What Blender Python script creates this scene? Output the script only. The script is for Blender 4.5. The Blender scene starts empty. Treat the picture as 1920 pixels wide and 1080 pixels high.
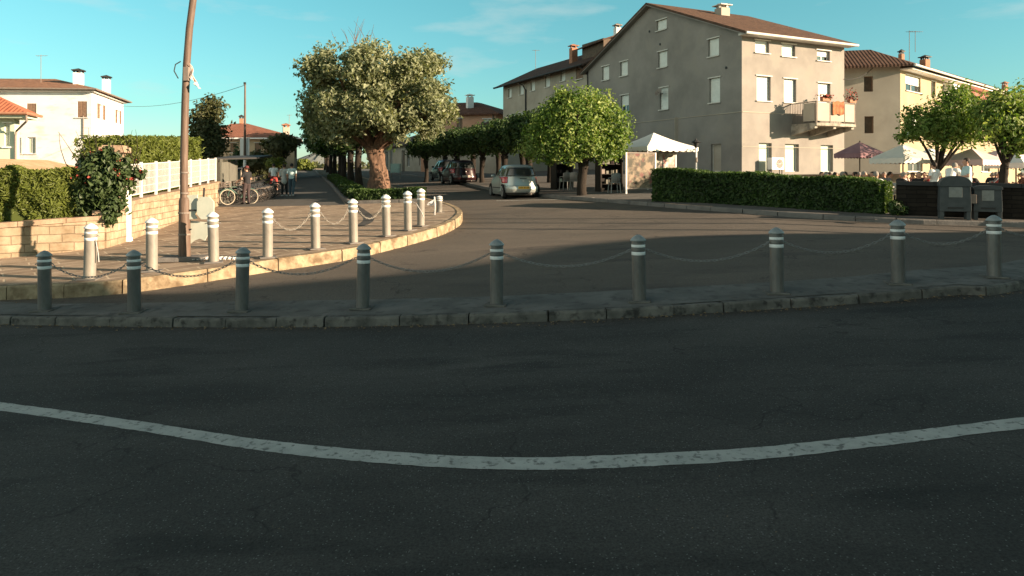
import bpy, bmesh, math, random
import numpy as np
from mathutils import Vector, Matrix
R = math.radians
SC = bpy.context.scene
COL = SC.collection
rng = np.random.default_rng(7)
rnd = random.Random(11)

# ------------------------------------------------------------------ camera, sky, sun, exposure
EYE, F, HY = 2.65, 1300.0, 326.0            # eye height (m), focal length and horizon row in photograph pixels
SUN_AZ, SUN_EL = R(-21.0), R(14.0)          # azimuth from +X towards -Y, elevation
cam = bpy.data.cameras.new('camera')
cam.lens = F / 1920 * 36; cam.sensor_width = 36
cam.shift_y = -(540 - HY) / 1920
cam.clip_start = 0.1; cam.clip_end = 6000
camo = bpy.data.objects.new('camera', cam); COL.objects.link(camo)
camo.location = (0, 0, EYE); camo.rotation_euler = (R(90), 0, 0)
SC.camera = camo

W = bpy.data.worlds.new('World'); SC.world = W; W.use_nodes = True
nt = W.node_tree; nt.nodes.clear()
def wn(t, **k):
    n = nt.nodes.new(t)
    for a, b in k.items(): setattr(n, a, b)
    return n
wo = wn('ShaderNodeOutputWorld'); bg = wn('ShaderNodeBackground'); bg.inputs['Strength'].default_value = 0.055
sky = wn('ShaderNodeTexSky', sky_type='NISHITA'); sky.sun_disc = False
sky.sun_elevation = SUN_EL; sky.sun_rotation = R(90) - SUN_AZ
sky.air_density = 1.0; sky.dust_density = 0.6; sky.ozone_density = 1.2; sky.altitude = 100
tint = wn('ShaderNodeMix', data_type='RGBA', blend_type='MULTIPLY'); tint.inputs[0].default_value = 1
tz_ = wn('ShaderNodeSeparateXYZ'); tcw = wn('ShaderNodeTexCoord'); nt.links.new(tcw.outputs['Generated'], tz_.inputs[0])
tr_ = wn('ShaderNodeValToRGB'); tr_.color_ramp.elements[0].position = 0.0; tr_.color_ramp.elements[0].color = (0.62, 0.78, 0.98, 1)
e_ = tr_.color_ramp.elements.new(0.09); e_.color = (0.47, 0.82, 0.80, 1)
tr_.color_ramp.elements[2].position = 0.80; tr_.color_ramp.elements[2].color = (0.22, 0.30, 0.25, 1)
e_ = tr_.color_ramp.elements.new(0.36); e_.color = (1.00, 1.08, 0.84, 1)
e_ = tr_.color_ramp.elements.new(0.52); e_.color = (0.62, 0.74, 0.58, 1)
e_ = tr_.color_ramp.elements.new(0.24); e_.color = (0.48, 0.98, 0.85, 1)
nt.links.new(tz_.outputs[2], tr_.inputs[0]); nt.links.new(tr_.outputs[0], tint.inputs[7])
nt.links.new(sky.outputs[0], tint.inputs[6])
# thin drifting cloud streaks
tc = wn('ShaderNodeTexCoord'); mp = wn('ShaderNodeMapping'); mp.inputs['Scale'].default_value = (3.0, 3.0, 13.0)
cn = wn('ShaderNodeTexNoise'); cn.inputs['Scale'].default_value = 1.6; cn.inputs['Detail'].default_value = 7; cn.inputs['Roughness'].default_value = 0.55
cr = wn('ShaderNodeValToRGB'); cr.color_ramp.elements[0].position = 0.57; cr.color_ramp.elements[1].position = 0.82
cr.color_ramp.elements[1].color = (0.55, 0.55, 0.55, 1)
mixc = wn('ShaderNodeMix', data_type='RGBA'); mixc.inputs[7].default_value = (3.6, 3.9, 3.7, 1)
nt.links.new(tc.outputs['Generated'], mp.inputs[0]); nt.links.new(mp.outputs[0], cn.inputs[0]); nt.links.new(cn.outputs[0], cr.inputs[0])
nt.links.new(cr.outputs[0], mixc.inputs[0]); nt.links.new(tint.outputs[2], mixc.inputs[6])
# added warm glow in unseen sky at left rear, to brighten the shaded gable
dt = wn('ShaderNodeVectorMath', operation='DOT_PRODUCT'); dt.inputs[1].default_value = Vector((-.85, -.45, .36)).normalized()
dr = wn('ShaderNodeValToRGB'); dr.color_ramp.elements[0].position = 0.62; dr.color_ramp.elements[1].position = 0.96; dr.color_ramp.elements[1].color = (4.9, 4.2, 3.05, 1)
addc = wn('ShaderNodeMix', data_type='RGBA', blend_type='ADD'); addc.inputs[0].default_value = 1
nt.links.new(tc.outputs['Generated'], dt.inputs[0]); nt.links.new(dt.outputs['Value'], dr.inputs[0]); nt.links.new(mixc.outputs[2], addc.inputs[6]); nt.links.new(dr.outputs[0], addc.inputs[7])
nt.links.new(addc.outputs[2], bg.inputs[0]); nt.links.new(bg.outputs[0], wo.inputs[0])

sl = bpy.data.lights.new('sun', 'SUN'); sl.energy = 4.3; sl.angle = R(0.4); sl.color = (1.0, 0.76, 0.53)
so = bpy.data.objects.new('sun', sl); COL.objects.link(so)
SDIR = Vector((math.cos(SUN_EL) * math.cos(SUN_AZ), math.cos(SUN_EL) * math.sin(SUN_AZ), math.sin(SUN_EL)))
so.rotation_euler = SDIR.to_track_quat('Z', 'Y').to_euler(); so.location = (30, -20, 30)
SC.view_settings.view_transform = 'Standard'; SC.view_settings.look = 'None'
SC.view_settings.exposure = 1.9; SC.view_settings.gamma = 1.0
SC.cycles.max_bounces = 6; SC.cycles.transparent_max_bounces = 6; SC.cycles.use_denoising = True

# ------------------------------------------------------------------ terrain
BX, BY = 0.043, 0.045
def G(x, y):
    X = min(max(x, -25), 7)
    Y = BY * y if y <= 45 else (BY * 45 + 0.030 * (y - 45) if y <= 130 else BY * 45 + 0.030 * 85 - 0.004 * (y - 130))
    return BX * X + Y
ROAD, LOW, PAV, RPAV, TERR = 0.13, 0.0, 0.38, 0.26, 1.44
def at(px, py, dz=0.0, zabs=None):
    """Ground point seen at a photograph pixel."""
    k = (px - 960) / F; q = (HY - py) / F
    lo, hi = 0.5, 200.0
    for _ in range(60):
        m = (lo + hi) / 2
        g = zabs if zabs is not None else G(k * m, m) + dz
        if EYE + q * m > g: lo = m
        else: hi = m
    return Vector((k * lo, lo, zabs if zabs is not None else G(k * lo, lo) + dz))
def pt(px, D): return ((px - 960) / F * D, D)
def zpx(py, D): return EYE + (HY - py) / F * D

# ------------------------------------------------------------------ mesh builder
class MB:
    def __init__(s): s.v = []; s.f = []; s.m = []; s.uvbase = None
    def add(s, vs, fs, mi=0):
        b = len(s.v); s.v += [tuple(p) for p in vs]; s.f += [tuple(b + i for i in f) for f in fs]; s.m += [mi] * len(fs); return s
    def quad(s, a, b, c, d, mi=0): return s.add([a, b, c, d], [(0, 1, 2, 3)], mi)
    def box(s, c, size, rz=0.0, mi=0, M=None):
        x, y, z = size[0] / 2, size[1] / 2, size[2] / 2
        vs = [Vector((i, j, k)) for i in (-x, x) for j in (-y, y) for k in (-z, z)]
        T = Matrix.Translation(Vector(c)) @ (M.to_4x4() if M is not None else Matrix.Rotation(rz, 4, 'Z'))
        return s.add([T @ p for p in vs], [(0, 1, 3, 2), (4, 6, 7, 5), (0, 4, 5, 1), (2, 3, 7, 6), (0, 2, 6, 4), (1, 5, 7, 3)], mi)
    def bar(s, a, b, w, h=None, mi=0):
        a = Vector(a); b = Vector(b); d = b - a
        M = d.to_track_quat('Z', 'Y').to_matrix()
        return s.box((a + b) / 2, (w, h or w, d.length), mi=mi, M=M)
    def tube(s, pts, rad, n=8, mi=0, cap=True):
        pts = [Vector(p) for p in pts]; k = len(pts)
        rad = rad if hasattr(rad, '__len__') else [rad] * k
        rings = []; up = None
        for i in range(k):
            d = (pts[min(i + 1, k - 1)] - pts[max(i - 1, 0)]).normalized()
            if up is None: up = d.orthogonal().normalized()
            up = (up - d * up.dot(d)); up = up.normalized() if up.length > 1e-6 else d.orthogonal().normalized()
            sd = d.cross(up)
            rings.append([pts[i] + (up * math.cos(2 * math.pi * j / n) + sd * math.sin(2 * math.pi * j / n)) * rad[i] for j in range(n)])
        vs = [p for r in rings for p in r]
        fs = [(i * n + j, i * n + (j + 1) % n, (i + 1) * n + (j + 1) % n, (i + 1) * n + j) for i in range(k - 1) for j in range(n)]
        if cap: fs += [tuple(range(n - 1, -1, -1)), tuple((k - 1) * n + j for j in range(n))]
        return s.add(vs, fs, mi)
    def lathe(s, prof, c=(0, 0, 0), n=20, mi=0):
        k = len(prof)
        vs = [(c[0] + r * math.cos(2 * math.pi * j / n), c[1] + r * math.sin(2 * math.pi * j / n), c[2] + z) for r, z in prof for j in range(n)]
        fs = [(i * n + j, i * n + (j + 1) % n, (i + 1) * n + (j + 1) % n, (i + 1) * n + j) for i in range(k - 1) for j in range(n)]
        fs += [tuple(range(n - 1, -1, -1)), tuple((k - 1) * n + j for j in range(n))]
        return s.add(vs, fs, mi)
    def ball(s, c, r, n=10, mi=0):
        r = r if hasattr(r, '__len__') else (r, r, r); m = n // 2 + 1
        vs = [(c[0] + r[0] * math.sin(math.pi * i / m) * math.cos(2 * math.pi * j / n), c[1] + r[1] * math.sin(math.pi * i / m) * math.sin(2 * math.pi * j / n), c[2] + r[2] * math.cos(math.pi * i / m)) for i in range(1, m) for j in range(n)]
        vs += [(c[0], c[1], c[2] + r[2]), (c[0], c[1], c[2] - r[2])]; T = len(vs) - 2
        fs = [(i * n + j, (i + 1) * n + j, (i + 1) * n + (j + 1) % n, i * n + (j + 1) % n) for i in range(m - 2) for j in range(n)]
        fs += [(T, j, (j + 1) % n) for j in range(n)] + [(T + 1, (m - 2) * n + (j + 1) % n, (m - 2) * n + j) for j in range(n)]
        return s.add(vs, fs, mi)
    def prism(s, poly, z0, z1, mi=0):
        n = len(poly)
        vs = [(p[0], p[1], z0) for p in poly] + [(p[0], p[1], z1) for p in poly]
        return s.add(vs, [tuple(range(n - 1, -1, -1)), tuple(range(n, 2 * n))] + [(i, (i + 1) % n, n + (i + 1) % n, n + i) for i in range(n)], mi)
    def slab(s, poly3, th, mi=0):
        """A sheet of 3-D points thickened downwards."""
        n = len(poly3); vs = [tuple(p) for p in poly3] + [(p[0], p[1], p[2] - th) for p in poly3]
        return s.add(vs, [tuple(range(n)), tuple(range(2 * n - 1, n - 1, -1))] + [(i, n + i, n + (i + 1) % n, (i + 1) % n) for i in range(n)], mi)
    def build(s, name, mats, parent=None, smooth=False, bevel=0.0, off=None, recalc=True):
        me = bpy.data.meshes.new(name)
        vs = s.v if off is None else [(p[0] - off[0], p[1] - off[1], p[2] - off[2]) for p in s.v]
        me.from_pydata(vs, [], s.f)
        mats = mats if isinstance(mats, (list, tuple)) else [mats]
        for m in mats: me.materials.append(m)
        if len(mats) > 1: me.polygons.foreach_set('material_index', s.m)
        if recalc or bevel:
            bm = bmesh.new(); bm.from_mesh(me)
            if recalc: bmesh.ops.recalc_face_normals(bm, faces=bm.faces[:])
            if bevel: bmesh.ops.bevel(bm, geom=bm.edges[:], offset=bevel, segments=2, affect='EDGES', profile=0.6, clamp_overlap=True)
            bm.to_mesh(me); bm.free()
        if smooth:
            me.polygons.foreach_set('use_smooth', [True] * len(me.polygons))
            try: me.set_sharp_from_angle(angle=R(38))
            except Exception: pass
        me.update()
        o = bpy.data.objects.new(name, me); COL.objects.link(o)
        if parent is not None: o.parent = parent
        return o
def tag(o, label=None, cat=None, group=None, kind=None):
    if label: o['label'] = label
    if cat: o['category'] = cat
    if group: o['group'] = group
    if kind: o['kind'] = kind
    return o
def thing(name, label, cat, loc=(0, 0, 0), rz=0.0, group=None):
    o = bpy.data.objects.new(name, None); COL.objects.link(o); o.location = loc; o.rotation_euler = (0, 0, rz); o.empty_display_size = 0.3
    return tag(o, label, cat, group)
def dup(o, loc=None, rz=None, label=None, group=None, scale=None):
    def cp(a, par):
        c = a.copy(); COL.objects.link(c); c.parent = par
        for ch in a.children: cp(ch, c)
        return c
    r = cp(o, None)
    if loc is not None: r.location = loc
    if rz is not None: r.rotation_euler = (0, 0, rz)
    if label: r['label'] = label
    if group: r['group'] = group
    if scale: r.scale = scale if hasattr(scale, '__len__') else (scale,) * 3
    return r
def recolor(root, part, mat):
    for c in root.children:
        if c.name.split('.')[0] == part:
            c.material_slots[0].link = 'OBJECT'; c.material_slots[0].material = mat

# ------------------------------------------------------------------ materials
def mat(name, c1, c2=None, scale=8.0, rough=0.85, bump=0.0, bscale=None, metal=0.0, spec=0.3, detail=6, ramp=(0.35, 0.65), stretch=(1, 1, 1), c3=None, s3=60.0, amt3=0.3):
    m = bpy.data.materials.new(name); m.use_nodes = True; t = m.node_tree; N = t.nodes; L = t.links
    b = N['Principled BSDF']; b.inputs['Roughness'].default_value = rough; b.inputs['Metallic'].default_value = metal; b.inputs['Specular IOR Level'].default_value = spec
    c1 = (*c1, 1)
    if c2 is None: b.inputs['Base Color'].default_value = c1; col = None
    co = N.new('ShaderNodeTexCoord'); mpn = N.new('ShaderNodeMapping'); mpn.inputs['Scale'].default_value = stretch
    L.new(co.outputs['Object'], mpn.inputs[0])
    if c2 is not None:
        n = N.new('ShaderNodeTexNoise'); n.inputs['Scale'].default_value = scale; n.inputs['Detail'].default_value = detail; n.inputs['Roughness'].default_value = 0.6
        r = N.new('ShaderNodeValToRGB'); r.color_ramp.elements[0].position = ramp[0]; r.color_ramp.elements[1].position = ramp[1]
        r.color_ramp.elements[0].color = c1; r.color_ramp.elements[1].color = (*c2, 1)
        L.new(mpn.outputs[0], n.inputs[0]); L.new(n.outputs[0], r.inputs[0]); col = r.outputs[0]
        if c3 is not None:
            n3 = N.new('ShaderNodeTexNoise'); n3.inputs['Scale'].default_value = s3; n3.inputs['Detail'].default_value = 3
            r3 = N.new('ShaderNodeValToRGB'); r3.color_ramp.elements[0].position = 0.55; r3.color_ramp.elements[1].position = 0.68
            r3.color_ramp.elements[1].color = (amt3, amt3, amt3, 1)
            mx = N.new('ShaderNodeMix'); mx.data_type = 'RGBA'; mx.inputs[7].default_value = (*c3, 1)
            L.new(mpn.outputs[0], n3.inputs[0]); L.new(n3.outputs[0], r3.inputs[0]); L.new(r3.outputs[0], mx.inputs[0]); L.new(col, mx.inputs[6]); col = mx.outputs[2]
        L.new(col, b.inputs['Base Color'])
    if bump:
        n2 = N.new('ShaderNodeTexNoise'); n2.inputs['Scale'].default_value = bscale or scale * 4; n2.inputs['Detail'].default_value = 5
        bp = N.new('ShaderNodeBump'); bp.inputs['Strength'].default_value = bump; bp.inputs['Distance'].default_value = 0.02
        L.new(mpn.outputs[0], n2.inputs[0]); L.new(n2.outputs[0], bp.inputs['Height']); L.new(bp.outputs[0], b.inputs['Normal'])
    return m
def leafmat(name, dark, mid, light, trans=0.35, tint=(1.2, 1.25, 0.5), rough=0.55):
    m = bpy.data.materials.new(name); m.use_nodes = True; t = m.node_tree; N = t.nodes; L = t.links
    b = N['Principled BSDF']; b.inputs['Roughness'].default_value = rough; b.inputs['Specular IOR Level'].default_value = 0.35
    a = N.new('ShaderNodeAttribute'); a.attribute_name = 'rnd'
    r = N.new('ShaderNodeValToRGB'); r.color_ramp.elements[0].color = (*dark, 1); r.color_ramp.elements[1].color = (*light, 1)
    e = r.color_ramp.elements.new(0.5); e.color = (*mid, 1)
    L.new(a.outputs['Fac'], r.inputs[0]); L.new(r.outputs[0], b.inputs['Base Color'])
    tr = N.new('ShaderNodeBsdfTranslucent'); tm = N.new('ShaderNodeMix'); tm.data_type = 'RGBA'; tm.blend_type = 'MULTIPLY'; tm.inputs[0].default_value = 1; tm.inputs[7].default_value = (*tint, 1)
    L.new(r.outputs[0], tm.inputs[6]); L.new(tm.outputs[2], tr.inputs[0])
    ms = N.new('ShaderNodeMixShader'); ms.inputs[0].default_value = trans
    L.new(b.outputs[0], ms.inputs[1]); L.new(tr.outputs[0], ms.inputs[2]); L.new(ms.outputs[0], N['Material Output'].inputs[0])
    return m
def asphalt(name, c1, c2, patch, specks):
    """Worn asphalt: broad wear, patches, hairline cracks and pale chippings."""
    m = bpy.data.materials.new(name); m.use_nodes = True; t = m.node_tree; N = t.nodes; L = t.links
    b = N['Principled BSDF']; b.inputs['Roughness'].default_value = 0.9; b.inputs['Specular IOR Level'].default_value = 0.25
    co = N.new('ShaderNodeTexCoord').outputs['Object']
    def noise(sc, d=5, st=None, ro=0.6):
        n = N.new('ShaderNodeTexNoise'); n.inputs['Scale'].default_value = sc; n.inputs['Detail'].default_value = d; n.inputs['Roughness'].default_value = ro
        if st:
            mm = N.new('ShaderNodeMapping'); mm.inputs['Scale'].default_value = st; L.new(co, mm.inputs[0]); L.new(mm.outputs[0], n.inputs[0])
        else: L.new(co, n.inputs[0])
        return n.outputs[0]
    def ramp(x, a, bb, ca=(0, 0, 0), cb=(1, 1, 1)):
        r = N.new('ShaderNodeValToRGB'); r.color_ramp.elements[0].position = a; r.color_ramp.elements[1].position = bb
        r.color_ramp.elements[0].color = (*ca, 1); r.color_ramp.elements[1].color = (*cb, 1); L.new(x, r.inputs[0]); return r.outputs[0]
    def mix(f, x, y, bt='MIX'):
        k = N.new('ShaderNodeMix'); k.data_type = 'RGBA'; k.blend_type = bt
        if isinstance(f, float): k.inputs[0].default_value = f
        else: L.new(f, k.inputs[0])
        L.new(x, k.inputs[6])
        if isinstance(y, tuple): k.inputs[7].default_value = (*y, 1)
        else: L.new(y, k.inputs[7])
        return k.outputs[2]
    col = ramp(noise(0.45, 6, (0.5, 1.3, 1)), 0.30, 0.72, c1, c2)
    col = mix(ramp(noise(0.9, 5, (0.35, 1.6, 1)), 0.55, 0.66, cb=(0.75, 0.75, 0.75)), col, patch)
    fine = noise(55, 4, None, 0.75)
    col = mix(1.0, col, ramp(fine, 0.30, 0.72, (0.42, 0.42, 0.42), (1.65, 1.65, 1.65)), 'MULTIPLY')
    vo = N.new('ShaderNodeTexVoronoi'); vo.inputs['Scale'].default_value = 55; L.new(co, vo.inputs['Vector'])
    sep = N.new('ShaderNodeSeparateColor'); L.new(vo.outputs['Color'], sep.inputs[0])
    k1 = N.new('ShaderNodeMath'); k1.operation = 'LESS_THAN'; k1.inputs[1].default_value = 0.34; L.new(vo.outputs['Distance'], k1.inputs[0])
    k2 = N.new('ShaderNodeMath'); k2.operation = 'GREATER_THAN'; k2.inputs[1].default_value = 1 - specks; L.new(sep.outputs[0], k2.inputs[0])
    k3 = N.new('ShaderNodeMath'); k3.operation = 'MULTIPLY'; L.new(k1.outputs[0], k3.inputs[0]); L.new(k2.outputs[0], k3.inputs[1])
    col = mix(k3.outputs[0], col, (0.125, 0.13, 0.125))
    # wandering cracks
    wv = N.new('ShaderNodeTexVoronoi'); wv.feature = 'DISTANCE_TO_EDGE'; wv.inputs['Scale'].default_value = 0.42
    dn = N.new('ShaderNodeTexNoise'); dn.inputs['Scale'].default_value = 1.3; dn.inputs['Detail'].default_value = 6; L.new(co, dn.inputs[0])
    dm = N.new('ShaderNodeMix'); dm.data_type = 'RGBA'; dm.blend_type = 'LINEAR_LIGHT'; dm.inputs[0].default_value = 0.9; L.new(co, dm.inputs[6]); L.new(dn.outputs['Color'], dm.inputs[7])
    L.new(dm.outputs[2], wv.inputs['Vector'])
    ck = ramp(wv.outputs['Distance'], 0.0, 0.009, (1, 1, 1), (0, 0, 0))
    msk = ramp(noise(0.5, 3), 0.47, 0.56)
    ckm = N.new('ShaderNodeMath'); ckm.operation = 'MULTIPLY'; L.new(ck, ckm.inputs[0]); L.new(msk, ckm.inputs[1])
    ck2 = N.new('ShaderNodeMath'); ck2.operation = 'MULTIPLY'; ck2.inputs[1].default_value = 0.75; L.new(ckm.outputs[0], ck2.inputs[0])
    col = mix(ck2.outputs[0], col, (0.012, 0.012, 0.012))
    L.new(col, b.inputs['Base Color'])
    bp = N.new('ShaderNodeBump'); bp.inputs['Strength'].default_value = 0.5; bp.inputs['Distance'].default_value = 0.012
    L.new(fine, bp.inputs['Height']); L.new(bp.outputs[0], b.inputs['Normal'])
    return m
def bricky(name, c1, c2, mortar, w, h, rot=0.0, scale=1.0, msize=0.012, bump=0.4, rough=0.9, plane='xy', stain=None):
    """Coursed blocks: plane 'xy' for paving, or a vertical wall running along direction rot."""
    m = bpy.data.materials.new(name); m.use_nodes = True; t = m.node_tree; N = t.nodes; L = t.links
    b = N['Principled BSDF']; b.inputs['Roughness'].default_value = rough; b.inputs['Specular IOR Level'].default_value = 0.2
    co = N.new('ShaderNodeTexCoord'); mpn = N.new('ShaderNodeMapping')
    if plane == 'xy': mpn.inputs['Rotation'].default_value = (0, 0, rot); L.new(co.outputs['Object'], mpn.inputs[0]); vec = mpn.outputs[0]
    else:
        mpn.inputs['Rotation'].default_value = (0, 0, -rot); L.new(co.outputs['Object'], mpn.inputs[0])
        sp = N.new('ShaderNodeSeparateXYZ'); cb = N.new('ShaderNodeCombineXYZ'); L.new(mpn.outputs[0], sp.inputs[0]); L.new(sp.outputs[0], cb.inputs[0]); L.new(sp.outputs[2], cb.inputs[1]); vec = cb.outputs[0]
    br = N.new('ShaderNodeTexBrick'); br.inputs['Color1'].default_value = (*c1, 1); br.inputs['Color2'].default_value = (*c2, 1); br.inputs['Mortar'].default_value = (*mortar, 1)
    br.inputs['Scale'].default_value = scale; br.inputs['Mortar Size'].default_value = msize; br.inputs['Brick Width'].default_value = w; br.inputs['Row Height'].default_value = h
    br.inputs['Mortar Smooth'].default_value = 0.3; br.inputs['Bias'].default_value = -0.1
    dn = N.new('ShaderNodeTexNoise'); dn.inputs['Scale'].default_value = 3; dn.inputs['Detail'].default_value = 4; L.new(co.outputs['Object'], dn.inputs[0])
    dm = N.new('ShaderNodeMix'); dm.data_type = 'RGBA'; dm.blend_type = 'LINEAR_LIGHT'; dm.inputs[0].default_value = 0.03; L.new(vec, dm.inputs[6]); L.new(dn.outputs['Color'], dm.inputs[7])
    L.new(dm.outputs[2], br.inputs['Vector'])
    n = N.new('ShaderNodeTexNoise'); n.inputs['Scale'].default_value = 2.2; n.inputs['Detail'].default_value = 8; n.inputs['Roughness'].default_value = 0.65; L.new(co.outputs['Object'], n.inputs[0])
    r = N.new('ShaderNodeValToRGB'); r.color_ramp.elements[0].position = 0.3; r.color_ramp.elements[1].position = 0.7
    r.color_ramp.elements[0].color = (*(stain or (0.62, 0.6, 0.56)), 1); r.color_ramp.elements[1].color = (1.15, 1.15, 1.15, 1); L.new(n.outputs[0], r.inputs[0])
    mx = N.new('ShaderNodeMix'); mx.data_type = 'RGBA'; mx.blend_type = 'MULTIPLY'; mx.inputs[0].default_value = 1; L.new(br.outputs[0], mx.inputs[6]); L.new(r.outputs[0], mx.inputs[7])
    L.new(mx.outputs[2], b.inputs['Base Color'])
    iv = N.new('ShaderNodeMath'); iv.operation = 'MULTIPLY_ADD'; iv.inputs[1].default_value = -1; L.new(br.outputs['Fac'], iv.inputs[0])
    sc2 = N.new('ShaderNodeMath'); sc2.operation = 'MULTIPLY'; sc2.inputs[1].default_value = 0.7; L.new(n.outputs[0], sc2.inputs[0]); L.new(sc2.outputs[0], iv.inputs[2])
    bp = N.new('ShaderNodeBump'); bp.inputs['Strength'].default_value = bump; bp.inputs['Distance'].default_value = 0.02; L.new(iv.outputs[0], bp.inputs['Height']); L.new(bp.outputs[0], b.inputs['Normal'])
    return m
def tiles(name, c1, c2, ang, pitch=0.24):
    """Pantiles: ribs that run down the slope (direction ang in plan) and courses across."""
    m = bpy.data.materials.new(name); m.use_nodes = True; t = m.node_tree; N = t.nodes; L = t.links
    b = N['Principled BSDF']; b.inputs['Roughness'].default_value = 0.85; b.inputs['Specular IOR Level'].default_value = 0.2
    co = N.new('ShaderNodeTexCoord'); mpn = N.new('ShaderNodeMapping'); mpn.inputs['Rotation'].default_value = (0, 0, -ang); L.new(co.outputs['Object'], mpn.inputs[0])
    w1 = N.new('ShaderNodeTexWave'); w1.bands_direction = 'Y'; w1.inputs['Scale'].default_value = 0.314 / pitch; w1.inputs['Distortion'].default_value = 0.5; w1.inputs['Detail'].default_value = 2
    w2 = N.new('ShaderNodeTexWave'); w2.bands_direction = 'X'; w2.wave_profile = 'SAW'; w2.inputs['Scale'].default_value = 0.314 / 0.36; w2.inputs['Distortion'].default_value = 0.6; w2.inputs['Detail'].default_value = 2
    L.new(mpn.outputs[0], w1.inputs[0]); L.new(mpn.outputs[0], w2.inputs[0])
    n = N.new('ShaderNodeTexNoise'); n.inputs['Scale'].default_value = 2.5; n.inputs['Detail'].default_value = 8; n.inputs['Roughness'].default_value = 0.7; L.new(co.outputs['Object'], n.inputs[0])
    r = N.new('ShaderNodeValToRGB'); r.color_ramp.elements[0].position = 0.36; r.color_ramp.elements[1].position = 0.64; r.color_ramp.elements[0].color = (*c1, 1); r.color_ramp.elements[1].color = (*c2, 1); L.new(n.outputs[0], r.inputs[0])
    L.new(r.outputs[0], b.inputs['Base Color'])
    ad = N.new('ShaderNodeMath'); ad.operation = 'MULTIPLY_ADD'; ad.inputs[1].default_value = 0.35; L.new(w2.outputs['Fac'], ad.inputs[0]); L.new(w1.outputs['Fac'], ad.inputs[2])
    bp = N.new('ShaderNodeBump'); bp.inputs['Strength'].default_value = 0.5; bp.inputs['Distance'].default_value = 0.05; L.new(ad.outputs[0], bp.inputs['Height']); L.new(bp.outputs[0], b.inputs['Normal'])
    return m

M = {}
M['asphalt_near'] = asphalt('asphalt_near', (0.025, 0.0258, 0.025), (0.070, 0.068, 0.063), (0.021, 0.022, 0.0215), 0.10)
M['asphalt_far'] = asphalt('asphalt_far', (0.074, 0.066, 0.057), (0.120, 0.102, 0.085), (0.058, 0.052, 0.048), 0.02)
M['path'] = mat('path_asphalt', (0.075, 0.072, 0.068), (0.10, 0.095, 0.088), 1.5, 0.9, 0.3, 40)
M['paving'] = bricky('stone_paving', (0.27, 0.205, 0.155), (0.36, 0.28, 0.21), (0.50, 0.42, 0.32), 1.05, 0.46, R(-38), msize=0.022, bump=0.5)
M['island'] = mat('island_concrete', (0.080, 0.080, 0.076), (0.140, 0.137, 0.130), 1.6, 0.92, 0.45, 30, c3=(0.03, 0.03, 0.03), s3=5, amt3=0.5)
M['rpav'] = mat('pavement_concrete', (0.085, 0.080, 0.074), (0.125, 0.115, 0.105), 1.3, 0.92, 0.35, 30)
M['terrace'] = mat('terrace_floor', (0.24, 0.21, 0.17), (0.30, 0.26, 0.21), 1.2, 0.9, 0.2, 20)
M['soil'] = mat('soil', (0.05, 0.045, 0.03), (0.08, 0.07, 0.045), 2, 0.95, 0.5, 20)
M['land'] = mat('land', (0.07, 0.08, 0.035), (0.11, 0.11, 0.055), 0.3, 0.95)
M['hill'] = mat('hill', (0.15, 0.17, 0.17), (0.20, 0.21, 0.20), 0.03, 0.95)
M['kerb_near'] = mat('kerb_stone', (0.070, 0.070, 0.065), (0.145, 0.14, 0.128), 4, 0.9, 0.6, 22, c3=(0.02, 0.02, 0.02), s3=7, amt3=0.8)
M['kerb_far'] = mat('kerb_travertine', (0.17, 0.125, 0.075), (0.36, 0.285, 0.185), 3.5, 0.9, 1.0, 14, c3=(0.12, 0.08, 0.045), s3=3.2, amt3=0.85)
M['kerb_right'] = mat('kerb_grey', (0.11, 0.105, 0.10), (0.16, 0.15, 0.14), 3, 0.9, 0.5, 18)
M['paint'] = mat('road_paint', (0.30, 0.315, 0.30), (0.40, 0.41, 0.39), 5, 0.8, 0.4, 60, c3=(0.06, 0.063, 0.06), s3=17, amt3=0.75, detail=9)
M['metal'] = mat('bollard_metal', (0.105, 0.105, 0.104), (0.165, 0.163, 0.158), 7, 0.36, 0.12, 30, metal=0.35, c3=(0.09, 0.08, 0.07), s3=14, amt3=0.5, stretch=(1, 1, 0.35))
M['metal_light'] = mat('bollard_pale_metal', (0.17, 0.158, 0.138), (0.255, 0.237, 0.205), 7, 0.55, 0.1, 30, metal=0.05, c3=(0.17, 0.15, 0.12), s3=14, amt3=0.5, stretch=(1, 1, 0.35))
M['cap'] = mat('bollard_cap', (0.22, 0.25, 0.26), (0.30, 0.32, 0.32), 10, 0.42, metal=0.2)
M['band'] = mat('reflective_band', (0.60, 0.62, 0.63), (0.70, 0.71, 0.70), 14, 0.4)
M['chain'] = mat('chain_steel', (0.17, 0.17, 0.168), (0.26, 0.256, 0.248), 30, 0.5, metal=0.3)
M['white'] = mat('white_paint', (0.78, 0.77, 0.74), (0.84, 0.83, 0.80), 4, 0.5)
M['whitemetal'] = mat('white_metal', (0.52, 0.50, 0.48), (0.60, 0.58, 0.55), 6, 0.45)
M['polewood'] = mat('pole_brown', (0.085, 0.055, 0.040), (0.14, 0.095, 0.07), 5, 0.6, 0.2, 20, stretch=(4, 4, 0.5))
M['plate'] = mat('pale_plate', (0.40, 0.43, 0.37), (0.48, 0.50, 0.43), 3, 0.5)
M['flag'] = mat('faded_cloth', (0.62, 0.45, 0.38), (0.72, 0.58, 0.50), 6, 0.9)
M['dark'] = mat('dark_metal', (0.03, 0.03, 0.03), None, rough=0.6)
M['black'] = mat('black_rubber', (0.012, 0.012, 0.012), None, rough=0.8)
M['plaster_grey'] = mat('plaster_grey', (0.180, 0.165, 0.149), (0.272, 0.250, 0.227), 0.45, 0.95, 0.15, 9, detail=9, ramp=(0.30, 0.70), c3=(0.24, 0.22, 0.19), s3=0.9, amt3=0.65)
M['plaster_long'] = mat('plaster_long', (0.30, 0.26, 0.21), (0.38, 0.335, 0.275), 0.6, 0.95, 0.15, 9)
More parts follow.
